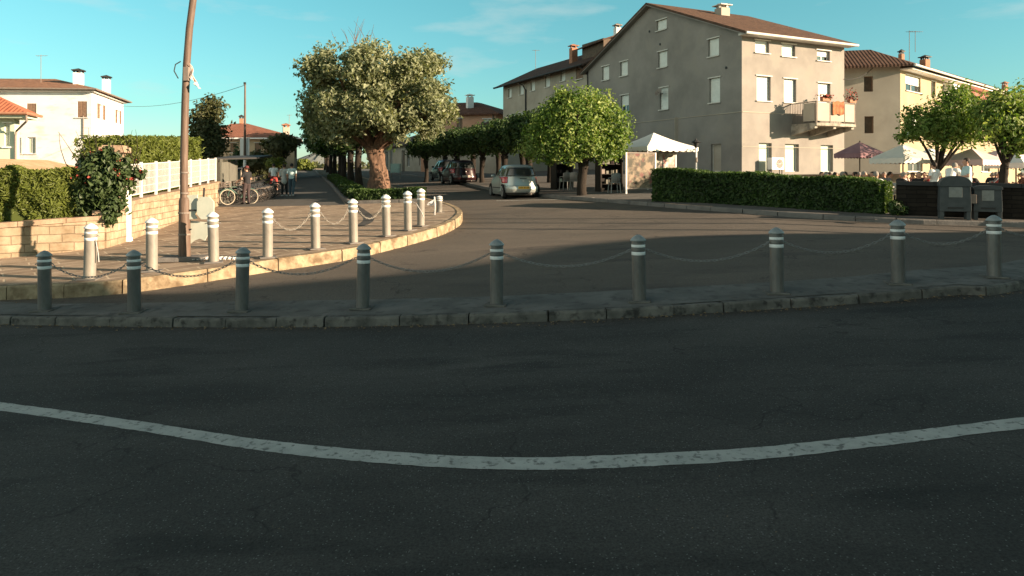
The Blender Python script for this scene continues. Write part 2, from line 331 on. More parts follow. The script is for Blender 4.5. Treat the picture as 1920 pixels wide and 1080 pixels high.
M['plaster_cream'] = mat('plaster_cream', (0.31, 0.28, 0.235), (0.37, 0.335, 0.28), 0.5, 0.95, 0.1, 9, c3=(0.44, 0.40, 0.33), s3=0.8, amt3=0.3)
M['plaster_yellow'] = mat('plaster_yellow', (0.30, 0.245, 0.160), (0.35, 0.292, 0.195), 0.7, 0.95, 0.1, 9)
M['plaster_white'] = mat('plaster_white', (0.60, 0.585, 0.565), (0.70, 0.685, 0.665), 0.5, 0.95, 0.25, 7, c3=(0.40, 0.385, 0.365), s3=1.4, amt3=0.6, stretch=(0.6, 0.6, 1.6))
M['plaster_green'] = mat('plaster_palegreen', (0.50, 0.55, 0.42), (0.56, 0.60, 0.47), 0.8, 0.95, 0.1, 9)
M['plaster_pink'] = mat('plaster_pink', (0.56, 0.29, 0.19), (0.62, 0.34, 0.23), 0.7, 0.95, 0.1, 9)
M['plaster_tan'] = mat('plaster_tan', (0.42, 0.32, 0.21), (0.50, 0.39, 0.27), 0.7, 0.95, 0.1, 9)
M['trim'] = mat('stone_trim', (0.50, 0.48, 0.44), (0.58, 0.56, 0.51), 3, 0.85)
M['blind'] = mat('roller_blind', (0.60, 0.62, 0.58), (0.68, 0.70, 0.66), 2, 0.7)
M['blindgreen'] = mat('green_grey_door', (0.36, 0.42, 0.36), (0.42, 0.47, 0.40), 2, 0.6)
M['shutter'] = mat('brown_shutter', (0.17, 0.105, 0.07), (0.23, 0.15, 0.10), 6, 0.7)
M['glass'] = mat('window_glass', (0.03, 0.035, 0.035), None, rough=0.08, spec=0.8)
M['glasspale'] = mat('curtained_glass', (0.34, 0.36, 0.28), (0.42, 0.42, 0.33), 2, 0.2, spec=0.6)
M['wood'] = mat('dark_wood', (0.07, 0.05, 0.035), (0.11, 0.08, 0.055), 5, 0.8)
M['gatewood'] = mat('grey_boards', (0.10, 0.10, 0.085), (0.15, 0.145, 0.12), 4, 0.85, stretch=(6, 6, 0.4))
M['gutter'] = mat('gutter_metal', (0.16, 0.13, 0.11), (0.22, 0.18, 0.15), 4, 0.6)
M['chimbrick'] = mat('chimney_brick', (0.28, 0.13, 0.08), (0.36, 0.18, 0.11), 8, 0.9)
M['bark'] = mat('bark', (0.012, 0.009, 0.007), (0.030, 0.023, 0.017), 4, 0.95, 0.9, 12, stretch=(3, 3, 0.6))
M['barkplane'] = mat('plane_bark', (0.075, 0.045, 0.030), (0.20, 0.12, 0.08), 2.6, 0.95, 1.0, 9, stretch=(3.2, 3.2, 0.55), c3=(0.05, 0.032, 0.022), s3=3, amt3=0.85)
M['leaf_plane'] = leafmat('leaf_plane', (0.070, 0.084, 0.038), (0.19, 0.215, 0.115), (0.45, 0.465, 0.31), 0.42, (1.1, 1.1, 0.6))
M['leaf_bright'] = leafmat('leaf_bright', (0.055, 0.105, 0.018), (0.115, 0.190, 0.034), (0.44, 0.48, 0.17), 0.38)
M['leaf_dark'] = leafmat('leaf_dark', (0.020, 0.042, 0.012), (0.040, 0.075, 0.022), (0.070, 0.110, 0.035), 0.30)
M['leaf_hedge'] = leafmat('leaf_hedge', (0.011, 0.027, 0.006), (0.030, 0.062, 0.014), (0.095, 0.155, 0.036), 0.30)
M['leaf_thuja'] = leafmat('leaf_thuja', (0.060, 0.080, 0.014), (0.120, 0.150, 0.028), (0.190, 0.225, 0.052), 0.35)
M['leaf_rose'] = leafmat('leaf_rose', (0.018, 0.038, 0.012), (0.042, 0.070, 0.022), (0.080, 0.115, 0.040), 0.25)
M['leaf_olive'] = leafmat('leaf_olive', (0.032, 0.040, 0.014), (0.065, 0.072, 0.026), (0.110, 0.105, 0.045), 0.25)
M['petal'] = mat('red_petal', (0.24, 0.035, 0.025), (0.34, 0.07, 0.05), 20, 0.7)
M['canvas'] = mat('white_canvas', (0.74, 0.71, 0.65), (0.80, 0.77, 0.71), 2, 0.8)
M['canvas_mauve'] = mat('mauve_canvas', (0.20, 0.11, 0.125), (0.25, 0.145, 0.16), 2, 0.85)
M['canvas_pink'] = mat('pink_canvas', (0.55, 0.40, 0.39), (0.62, 0.47, 0.45), 2, 0.85)
M['canvas_grey'] = mat('grey_canvas', (0.55, 0.54, 0.48), (0.62, 0.60, 0.54), 2, 0.85)
M['stained'] = mat('stained_concrete', (0.20, 0.18, 0.15), (0.42, 0.38, 0.32), 2.2, 0.95, 0.3, 12, c3=(0.10, 0.09, 0.08), s3=3, amt3=0.7)
M['stripm'] = mat('strip_dark', (0.045, 0.042, 0.04), (0.07, 0.065, 0.06), 3, 0.9)
M['stallwood'] = mat('stall_wood', (0.012, 0.010, 0.008), (0.022, 0.018, 0.014), 4, 0.8)
# ------------------------------------------------------------------ ground sheets (all cut on one shared grid, so layers never meet)
GX = sorted(set([-400, -200, -120, -80, -60, -45, -35, -25, -20, -16, -12, -8, -4, 0, 4, 7, 10, 14, 18, 24, 32, 45, 60, 80, 120, 200, 400]))
GY = sorted(set([-120, -60, -30, -15, -8, -4, 0, 4, 8, 12, 16, 20, 24, 28, 32, 36, 40, 45, 52, 60, 70, 85, 100, 115, 130, 170, 260, 420]))
def clip(poly, ax, v, keep_greater):
    out = []
    for i in range(len(poly)):
        a, b = poly[i], poly[(i + 1) % len(poly)]
        da = (a[ax] - v) if keep_greater else (v - a[ax]); db = (b[ax] - v) if keep_greater else (v - b[ax])
        if da >= 0: out.append(a)
        if (da >= 0) != (db >= 0):
            t = da / (da - db); out.append((a[0] + (b[0] - a[0]) * t, a[1] + (b[1] - a[1]) * t))
    return out
def sheet(name, poly, dz, m, zabs=None):
    mb = MB()
    xs0, xs1 = min(p[0] for p in poly), max(p[0] for p in poly); ys0, ys1 = min(p[1] for p in poly), max(p[1] for p in poly)
    for i in range(len(GX) - 1):
        if GX[i + 1] < xs0 or GX[i] > xs1: continue
        px = clip(clip(poly, 0, GX[i], True), 0, GX[i + 1], False)
        if len(px) < 3: continue
        for j in range(len(GY) - 1):
            if GY[j + 1] < ys0 or GY[j] > ys1: continue
            p = clip(clip(px, 1, GY[j], True), 1, GY[j + 1], False)
            q = []
            for a in p:
                if not q or (abs(a[0] - q[-1][0]) + abs(a[1] - q[-1][1])) > 1e-5: q.append(a)
            if len(q) > 2 and abs(q[0][0] - q[-1][0]) + abs(q[0][1] - q[-1][1]) < 1e-5: q.pop()
            if len(q) < 3: continue
            mb.add([(a[0], a[1], zabs if zabs is not None else G(*a) + dz) for a in q], [tuple(range(len(q)))])
    me = bpy.data.meshes.new(name); me.from_pydata(mb.v, [], mb.f); me.materials.append(m)
    bm = bmesh.new(); bm.from_mesh(me)
    bmesh.ops.remove_doubles(bm, verts=bm.verts[:], dist=1e-4)
    bmesh.ops.triangulate(bm, faces=bm.faces[:])
    for f in bm.faces:
        if f.normal.z < 0: f.normal_flip()
    bm.to_mesh(me); bm.free()
    o = bpy.data.objects.new(name, me); COL.objects.link(o); o['kind'] = 'structure'
    return o
def smooth_line(pts, step=0.6):
    """Catmull-Rom through 2-D points."""
    P = [Vector((p[0], p[1])) for p in pts]; P = [P[0] * 2 - P[1]] + P + [P[-1] * 2 - P[-2]]
    out = []
    for i in range(1, len(P) - 2):
        n = max(1, int((P[i + 1] - P[i]).length / step))
        for k in range(n):
            t = k / n
            out.append(0.5 * ((2 * P[i]) + (P[i + 1] - P[i - 1]) * t + (2 * P[i - 1] - 5 * P[i] + 4 * P[i + 1] - P[i + 2]) * t * t + (3 * P[i] - P[i - 1] - 3 * P[i + 1] + P[i + 2]) * t ** 3))
    out.append(P[-2]); return [(p.x, p.y) for p in out]
def line_px(pts, dz, step=0.6, pre=(), post=()):
    return smooth_line(list(pre) + [tuple(at(x, y, dz).xy) for x, y in pts] + list(post), step)
def offset(line, d):
    out = []
    for i in range(len(line)):
        a = Vector(line[max(i - 1, 0)]); b = Vector(line[min(i + 1, len(line) - 1)]); t = (b - a).normalized()
        out.append((line[i][0] - t.y * d, line[i][1] + t.x * d))
    return out

# near kerb (foot of its face) and the flush inner edge of the island
K1 = line_px([(0, 609), (250, 613), (500, 614), (750, 611), (1000, 604), (1200, 595), (1400, 583), (1600, 570), (1800, 553), (1920, 543)], 0.0, 0.5, pre=[(-26, 15.5), (-15, 12.9)], post=[(13.5, 15.6), (20, 22)])
L2 = line_px([(0, 566), (130, 570), (400, 566), (700, 562), (950, 555), (1200, 543), (1500, 526), (1700, 508), (1920, 486)], 0.13, 0.8, pre=[(-26, 18.4), (-14.5, 15.0)], post=[(13.2, 17.5), (17, 22)])
# right-hand kerb foot, running into the side road
KR = line_px([(1920, 427), (1660, 418), (1380, 399), (1130, 379), (1010, 369), (919, 357), (778, 331)], ROAD, 0.8, pre=[(26, 11.0), (17, 15.0)], post=[(-8.4 - 0.32 * 60, 120)])
# left-hand kerb foot round the corner
KL = line_px([(0, 563), (120, 559), (250, 549), (400, 527), (520, 508), (640, 490), (740, 467), (820, 444), (858, 426), (868, 412), (858, 400), (835, 391), (795, 381)], ROAD, 0.5, pre=[(-24, 13.2), (-14, 12.6)], post=[(-5.6, 36), (-12.6, 60), (-31, 120)])

sheet('ground', [(-400, -120), (400, -120), (400, 420), (-400, 420)], -0.35, M['land'])
gobj = bpy.data.objects['ground']
for v in gobj.data.vertices:                     # the land falls away under the café terrace
    if v.co.x > 7.5 and v.co.y > 17: v.co.z = min(v.co.z, TERR - 0.3)
sheet('near_road', [(-40, -30)] + [(60, -30), (60, 22), (20, 22.2)] + K1[::-1][1:] + [(-40, 18)], LOW, M['asphalt_near'])
mid = [p for p in K1]
far_right = [p for p in KR if p[1] < 125]
sheet('side_road', [(-32, 17)] + offset(K1, 0.16)[2:-2] + [(19, 20), (26, 14)] + far_right[1:] + [(-60, 120), (-60, 17)], ROAD, M['asphalt_far'])
sheet('traffic_island', offset(K1, 0.14)[2:-2] + L2[::-1][1:-1], ROAD + 0.006, M['island'])
KLi = offset(KL, 0.16)
sheet('pavement', KLi + [(-60, 120), (-60, 13)], PAV, M['paving'])
KRi = offset(KR, -0.16)
HL, HR = at(1222, 378, RPAV), at(1652, 402, RPAV)
hd = (HR - HL).normalized()
wall_line = [HR.xy + Vector((0.4, -0.1)), Vector((14.25, 18.6)), Vector((26, 13.6))]
sheet('right_pavement', [(26, 11.2)] + KRi[1:] + [(-31, 122), (30, 122), (30, 48)] + [(9.0, 42), tuple(HL.xy + Vector((1.0, 2.2))), tuple(HL.xy + Vector((0.75, 0.85)))] + [tuple((HR.xy + Vector((0.6, 0.75))))] + [tuple(p + Vector((0.15, 0.35))) for p in wall_line[1:]], RPAV, M['rpav'])
sheet('cafe_terrace', [tuple(HL.xy + Vector((0.7, 0.8))), tuple(HR.xy + Vector((0.5, 0.65)))] + [tuple(p + Vector((0.1, 0.28))) for p in wall_line] + [(60, 14), (60, 90), (15, 90), (9.0, 42)], 0, M['terrace'], zabs=TERR)

def kerb(name, line, lo, hi, m, width=0.16, stone=1.0, side=1, jit=0.012, seed=1, gapw=0.018, smoothb=0.018):
    """Row of kerb stones laid along a line; side=+1 puts their body to the left of the walking direction."""
    r = random.Random(seed); mb = MB()
    P = [Vector(p) for p in line]; acc = 0; i = 0; seglen = [0.0]
    for a, b in zip(P, P[1:]): seglen.append(seglen[-1] + (b - a).length)
    tot = seglen[-1]
    def pos(s):
        s = min(max(s, 0), tot)
        for k in range(len(P) - 1):
            if seglen[k + 1] >= s:
                t = (s - seglen[k]) / max(seglen[k + 1] - seglen[k], 1e-6); return P[k].lerp(P[k + 1], t), (P[k + 1] - P[k]).normalized()
        return P[-1], (P[-1] - P[-2]).normalized()
    s = 0.0
    while s < tot - 0.2:
        ln = stone * r.uniform(0.75, 1.2); e = min(s + ln - gapw * r.uniform(0.6, 2.2), tot); k = 3
        sh = r.uniform(-jit, jit); up = r.uniform(-jit, jit) * 0.7
        ring = []
        for q in range(k + 1):
            c, t = pos(s + (e - s) * q / k); n = Vector((-t.y, t.x)) * side
            g = G(c.x, c.y)
            prof = [(0.0 + sh, lo), (0.012 + sh, hi - 0.03 + up), (0.035 + sh, hi + up), (width, hi + up), (width, lo)]
            ring.append([(c.x + n.x * d, c.y + n.y * d, g + z) for d, z in prof])
        vs = [p for rr in ring for p in rr]; m5 = 5
        fs = [(a * m5 + b, a * m5 + (b + 1) % m5, (a + 1) * m5 + (b + 1) % m5, (a + 1) * m5 + b) for a in range(k) for b in range(m5)]
        fs += [(4, 3, 2, 1, 0), tuple(k * m5 + b for b in range(5))]
        mb.add(vs, fs); s += ln
    o = mb.build(name, m); o['kind'] = 'structure'; return o
kerb('kerb', K1, -0.1, ROAD + 0.008, M['kerb_near'], 0.17, 1.0, 1, 0.010, 3, gapw=0.014)
kerb('corner_kerb', KL, -0.05, PAV + 0.008, M['kerb_far'], 0.20, 1.35, 1, 0.012, 5)
kerb('right_kerb', KR, 0.0, RPAV + 0.008, M['kerb_right'], 0.18, 1.1, -1, 0.010, 6)

# painted edge line on the near road
lo_l = line_px([(0, 770), (250, 806), (500, 846), (750, 871), (950, 880), (1100, 879), (1400, 863), (1650, 836), (1920, 803)], 0.004, 0.08, pre=[tuple(at(-260, 742).xy)], post=[tuple(at(2180, 775).xy)])
hi_l = line_px([(0, 754), (250, 788), (500, 825), (750, 848), (950, 857), (1100, 855), (1400, 840), (1650, 814), (1920, 782)], 0.004, 0.08, pre=[tuple(at(-260, 727).xy)], post=[tuple(at(2180, 755).xy)])
rag = lambda ln: [(x, y + rnd.uniform(-.006, .006)) for i, (x, y) in enumerate(ln)]
sheet('edge_line', rag(lo_l) + rag(hi_l)[::-1], LOW + 0.004, M['paint'])
# stop line where the side road starts, and a dark strip that curls round on the pavement
a_, b_ = at(930, 377, ROAD), at(1085, 373.5, ROAD)
nn = Vector((0.02, 0.16))
sheet('stop_line', [tuple(a_.xy), tuple(b_.xy), tuple(b_.xy + nn), tuple(a_.xy + nn)], ROAD + 0.004, M['paint'])
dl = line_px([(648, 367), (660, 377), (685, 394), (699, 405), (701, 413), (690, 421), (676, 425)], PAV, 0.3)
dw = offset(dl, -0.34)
sheet('dark_strip', dl + dw[::-1], PAV + 0.004, M['stripm'])
# darker asphalt of the avenue path beyond the paved forecourt
pa = [at(405, 386, PAV), at(655, 384, PAV)]
bedL = lambda y: -7.05 - 0.30 * (y - 29.2)
path_poly = [(-15.6, pa[0].y), (bedL(pa[1].y) , pa[1].y), (bedL(60), 60), (bedL(128), 128), (bedL(128) - 7.5, 128), (-13.2 - 0.28 * (60 - 31), 60)]
sheet('path', path_poly, PAV + 0.004, M['path'])
# utility covers
def disc(name, c, r, dz, m, label, cat, sq=None):
    mb = MB()
    if sq: mb.box((c.x, c.y, c.z + dz / 2), (sq[0], sq[1], dz), rz=sq[2])
    else: mb.lathe([(r, 0.0), (r, dz)], (c.x, c.y, c.z), 24)
    return tag(mb.build(name, m, bevel=0.004), label, cat)
c = at(1622, 411, RPAV)
disc('drain_grate', c + Vector((0.02, 0.02, 0.0)), 0, 0.012, M['dark'], 'dark iron drain grate set in the kerb in front of the hedge', 'drain grate', sq=(0.55, 0.22, math.atan2(hd.y, hd.x)))

# gutter litter: dry leaves along the foot of the kerbs
mb = MB()
def litter(line, n, dz, spread):
    for _ in range(n):
        i = rnd.randrange(len(line) - 1); t = rnd.random(); x = line[i][0] + (line[i + 1][0] - line[i][0]) * t; y = line[i][1] + (line[i + 1][1] - line[i][1]) * t
        y -= abs(rnd.gauss(0.02, spread)); s = rnd.uniform(0.012, 0.035); a = rnd.uniform(0, 6.28)
        z = G(x, y) + dz + 0.006; w = s * 0.5
        ca, sa = math.cos(a), math.sin(a)
        mb.add([(x + ca * s, y + sa * s, z), (x - sa * w, y + ca * w, z + rnd.uniform(0, .02)), (x - ca * s, y - sa * s, z + rnd.uniform(0, .01)), (x + sa * w, y - ca * w, z + rnd.uniform(0, .015))], [(0, 1, 2, 3)])
litter([p for p in K1 if -9 < p[0] < 10], 520, 0.0, 0.10)
litter([p for p in KL if -11 < p[0]], 260, ROAD, 0.12)
for _ in range(60):
    p = at(rnd.uniform(100, 1800), rnd.uniform(625, 1000)); x, y = p.x, p.y; s = rnd.uniform(0.006, 0.014)
    mb.add([(x, y, p.z + .004), (x + s, y + s * .4, p.z + .008), (x + s * .6, y + s * 1.5, p.z + .005)], [(0, 1, 2)])
o = mb.build('leaf_litter', mat('dry_leaf', (0.14, 0.09, 0.045), (0.24, 0.19, 0.12), 60, 0.9), recalc=False); o['kind'] = 'stuff'
tag(o, 'dry leaves and grit lying along the foot of the kerbs', 'litter')

# ------------------------------------------------------------------ bollards and chains
def make_bollard(body, cap, band, tex):
    t = thing('bollard', 'x', 'bollard')
    mb = MB(); mb.lathe([(0.102, 0.02), (0.102, 0.90), (0.098, 0.905), (0.098, 0.925), (0.102, 0.93)], n=28); mb.build('post', body, t, smooth=True)
    mb = MB(); mb.lathe([(0.100, 0.925), (0.116, 0.930), (0.118, 0.942), (0.112, 0.952), (0.085, 0.982), (0.050, 1.008), (0.018, 1.024), (0.0, 1.026)], n=28); mb.build('cap', cap, t, smooth=True)
    for z0, z1 in ((0.835, 0.875), (0.715, 0.765)):
        mb = MB(); mb.lathe([(0.1035, z0), (0.1055, z0 + .003), (0.1055, z1 - .003), (0.1035, z1)], n=28); mb.build('reflective_band', band, t, smooth=True)
    mb = MB(); mb.lathe([(0.103, 0.775), (0.109, 0.782), (0.109, 0.818), (0.103, 0.825)], n=28); mb.build('collar', body, t, smooth=True)
    mb = MB(); mb.box((0, 0, 0.012), (0.34, 0.34, 0.024)); mb.build('base_plate', tex, t, bevel=0.004)
    for s in (-1, 1): mb = MB(); mb.tube([(s * 0.10, 0, 0.80), (s * 0.135, 0, 0.80), (s * 0.15, 0, 0.785)], 0.008, 6); mb.build('chain_lug', M['chain'], t)
    return t
ORD = ['first', 'second', 'third', 'fourth', 'fifth', 'sixth', 'seventh', 'eighth', 'ninth', 'tenth']
near_px = [(84, 582), (252, 585), (453, 583), (680, 578), (931, 572), (1199, 565), (1457, 550), (1684, 532), (1864, 520)]
far_px = [(168, 524), (285, 509), (401, 492), (502, 483), (592, 467), (663, 456), (725, 443), (765, 432), (789, 424)]
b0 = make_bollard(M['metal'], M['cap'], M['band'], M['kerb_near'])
near = []
for i, (x, y) in enumerate(near_px):
    p = at(x, y, ROAD); a = rnd.uniform(-0.05, 0.05) + (0.05 - 0.035 * i)
    o = b0 if i == 0 else dup(b0)
    o.location = p; o.rotation_euler = (rnd.uniform(-.022, .022), rnd.uniform(-.022, .022), a)
    o['label'] = f'grey bollard with two white bands in the island kerb row, {ORD[i]} from the left'; o['group'] = 'bollards along the island kerb'
    near.append(p)
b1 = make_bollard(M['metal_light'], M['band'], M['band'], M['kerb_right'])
farb = []
for i, (x, y) in enumerate(far_px):
    p = at(x, y, PAV)
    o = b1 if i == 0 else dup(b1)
    o.location = p; o.rotation_euler = (rnd.uniform(-.024, .024), rnd.uniform(-.024, .024), 0.1 + 0.12 * i); o.scale = (1.05, 1.05, 1.05)
    o['label'] = f'sunlit pale bollard of the corner pavement row, {ORD[i]} from the left'; o['group'] = 'pale bollards round the corner pavement'
    farb.append(p)
p = at(824, 398, PAV); o = dup(b1, p, 0.4, 'short stub of a pale bollard at the tip of the corner pavement'); o.scale = (0.95, 0.95, 0.55); farb_end = p
p = at(815, 403, PAV)
t = thing('marker_post', 'thin white leaning post with a torn reflective scrap beside the short bollard', 'marker post', p)
mb = MB(); mb.tube([(0, 0, 0), (0.01, 0, .3), (-0.01, 0.0, .60)], 0.025, 8); mb.build('post', M['whitemetal'], t)
mb = MB(); mb.slab([(-0.01, -.03, .52), (-0.22, -.02, .40), (-0.26, .05, .34), (-0.10, .06, .32), (-.01, .03, .36)], 0.02); mb.build('reflector', M['band'], t)

def chain(a, b, sag, label, group, m):
    """Twisted oval links hanging in a parabola between two lugs."""
    a = Vector(a); b = Vector(b); L = (b - a).length; n = max(8, int(L / 0.062)); mb = MB()
    def P(t): p = a.lerp(b, t); p.z -= sag * 4 * t * (1 - t); return p
    for i in range(n):
        p0, p1 = P(i / n), P((i + 1) / n); d = (p1 - p0); c = (p0 + p1) / 2; ln = d.length * 0.70
        q = d.to_track_quat('X', 'Z').to_matrix() @ Matrix.Rotation(R(45 + 90 * (i % 2)), 3, 'X')
        ring = []; K = 10
        for k in range(K):
            th = 2 * math.pi * k / K; ring.append(c + q @ Vector((math.cos(th) * ln, math.sin(th) * 0.017, 0)))
        # closed tube
        vs = []; T = 5
        for k in range(K):
            dd = (ring[(k + 1) % K] - ring[k - 1]).normalized(); nrm = q @ Vector((0, 0, 1)); sd = dd.cross(nrm)
            vs += [ring[k] + nrm * math.cos(2 * math.pi * j / T) * 0.0056 + sd * math.sin(2 * math.pi * j / T) * 0.0056 for j in range(T)]
        mb.add(vs, [(k * T + j, k * T + (j + 1) % T, ((k + 1) % K) * T + (j + 1) % T, ((k + 1) % K) * T + j) for k in range(K) for j in range(T)])
    o = mb.build('chain', m, off=a, smooth=True); o.location = a
    return tag(o, label, 'chain', group)
def lug(p, q, s=1.0):
    d = (q - p); d.z = 0; d.normalize(); return p + d * 0.135 * s + Vector((0, 0, 0.79 * s))
for i in range(len(near) - 1):
    chain(lug(near[i], near[i + 1]), lug(near[i + 1], near[i]), 0.21 + rnd.uniform(-.02, .03),
          f'dark steel chain hanging between the {ORD[i]} and {ORD[i + 1]} bollards of the near row', 'chains between the island bollards', M['chain'])
pe = at(2100, 505, ROAD)
chain(lug(near[-1], pe), lug(pe, near[-1]), 0.2, 'dark steel chain running from the last near-row bollard out of the picture', 'chains between the island bollards', M['chain'])
for i in (3, 4, 5):
    chain(lug(farb[i], farb[i + 1], 1.05), lug(farb[i + 1], farb[i], 1.05), 0.30, f'pale sunlit chain hanging between the {ORD[i]} and {ORD[i + 1]} bollards of the corner row', 'chains between the corner bollards', M['metal_light'])
# loose chain ends
def loose(p, dx, label, m):
    mb = MB(); mb.tube([p + Vector((0.1, -.02, .80)), p + Vector((0.1 + dx * .4, -.03, .72)), p + Vector((0.1 + dx * .8, -.03, .50)), p + Vector((0.1 + dx, -.04, .34))], 0.014, 6)
    o = mb.build('chain', m); tag(o, label, 'chain')
loose(farb[0], 0.10, 'short loose chain end dangling from the first pale bollard', M['chain'])
loose(farb[7], 0.34, 'slack dark chain drooping from the eighth pale bollard', M['chain'])
# ------------------------------------------------------------------ buildings
def wall_t(O, u, px):
    k = (px - 960) / F; return (k * O[1] - O[0]) / (u[0] - k * u[1])
def wall_pt(O, u, px, py):
    t = wall_t(O, u, px); return t, zpx(py, O[1] + u[1] * t)
def clip_half(poly, f):
    out = []
    for i in range(len(poly)):
        a, b = poly[i], poly[(i + 1) % len(poly)]; da, db = f(a), f(b)
        if da >= 0: out.append(a)
        if (da >= 0) != (db >= 0): s = da / (da - db); out.append((a[0] + (b[0] - a[0]) * s, a[1] + (b[1] - a[1]) * s))
    return out
def wall(root, O, u, n, t0, t1, z0, top, holes, m, depth=0.22, name='wall', step=None):
    """Wall panel with real openings. O,u,n: foot point, direction and outward normal in plan; top: list of (t,z)."""
    loc = root.location; mb = MB()
    top = top if isinstance(top, list) else [(t0, top), (t1, top)]
    zmax = max(z for _, z in top)
    ts = sorted(set([t0, t1] + [h[0] for h in holes] + [h[1] for h in holes] + [t for t, _ in top]))
    zs = sorted(set([z0, zmax] + [h[2] for h in holes] + [h[3] for h in holes]))
    ts = [t for t in ts if t0 - 1e-6 <= t <= t1 + 1e-6]; zs = [z for z in zs if z0 - 1e-6 <= z <= zmax + 1e-6]
    def ztop(t):
        for (a, za), (b, zb) in zip(top, top[1:]):
            if a - 1e-9 <= t <= b + 1e-9: return za + (zb - za) * (t - a) / max(b - a, 1e-9)
        return top[-1][1]
    W3 = lambda t, z, d=0.0: (O[0] + u[0] * t + n[0] * d - loc[0], O[1] + u[1] * t + n[1] * d - loc[1], z - loc[2])
    for i in range(len(ts) - 1):
        for j in range(len(zs) - 1):
            tm, zm = (ts[i] + ts[i + 1]) / 2, (zs[j] + zs[j + 1]) / 2
            if any(h[0] < tm < h[1] and h[2] < zm < h[3] for h in holes): continue
            a, b = ztop(ts[i]), ztop(ts[i + 1]); dt = ts[i + 1] - ts[i]
            if dt < 1e-6: continue
            poly = [(ts[i], zs[j]), (ts[i + 1], zs[j]), (ts[i + 1], zs[j + 1]), (ts[i], zs[j + 1])]
            poly = clip_half(poly, lambda p: a + (b - a) * (p[0] - ts[i]) / dt - p[1])
            if len(poly) < 3: continue
            mb.add([W3(t, z) for t, z in poly], [tuple(range(len(poly)))])
    for h in holes:
        a, b, c, d = h[:4]
        for p, q in (((a, c), (b, c)), ((b, c), (b, d)), ((b, d), (a, d)), ((a, d), (a, c))):
            mb.quad(W3(*p), W3(*q), W3(*q, -depth), W3(*p, -depth))
    return mb.build(name, m, root, recalc=False)
def hole_px(O, u, r):
    x0, x1, y0, y1 = r; a, b = wall_t(O, u, x0), wall_t(O, u, x1); a, b = min(a, b), max(a, b)
    D = O[1] + u[1] * (a + b) / 2; return (a, b, zpx(y1, D), zpx(y0, D))
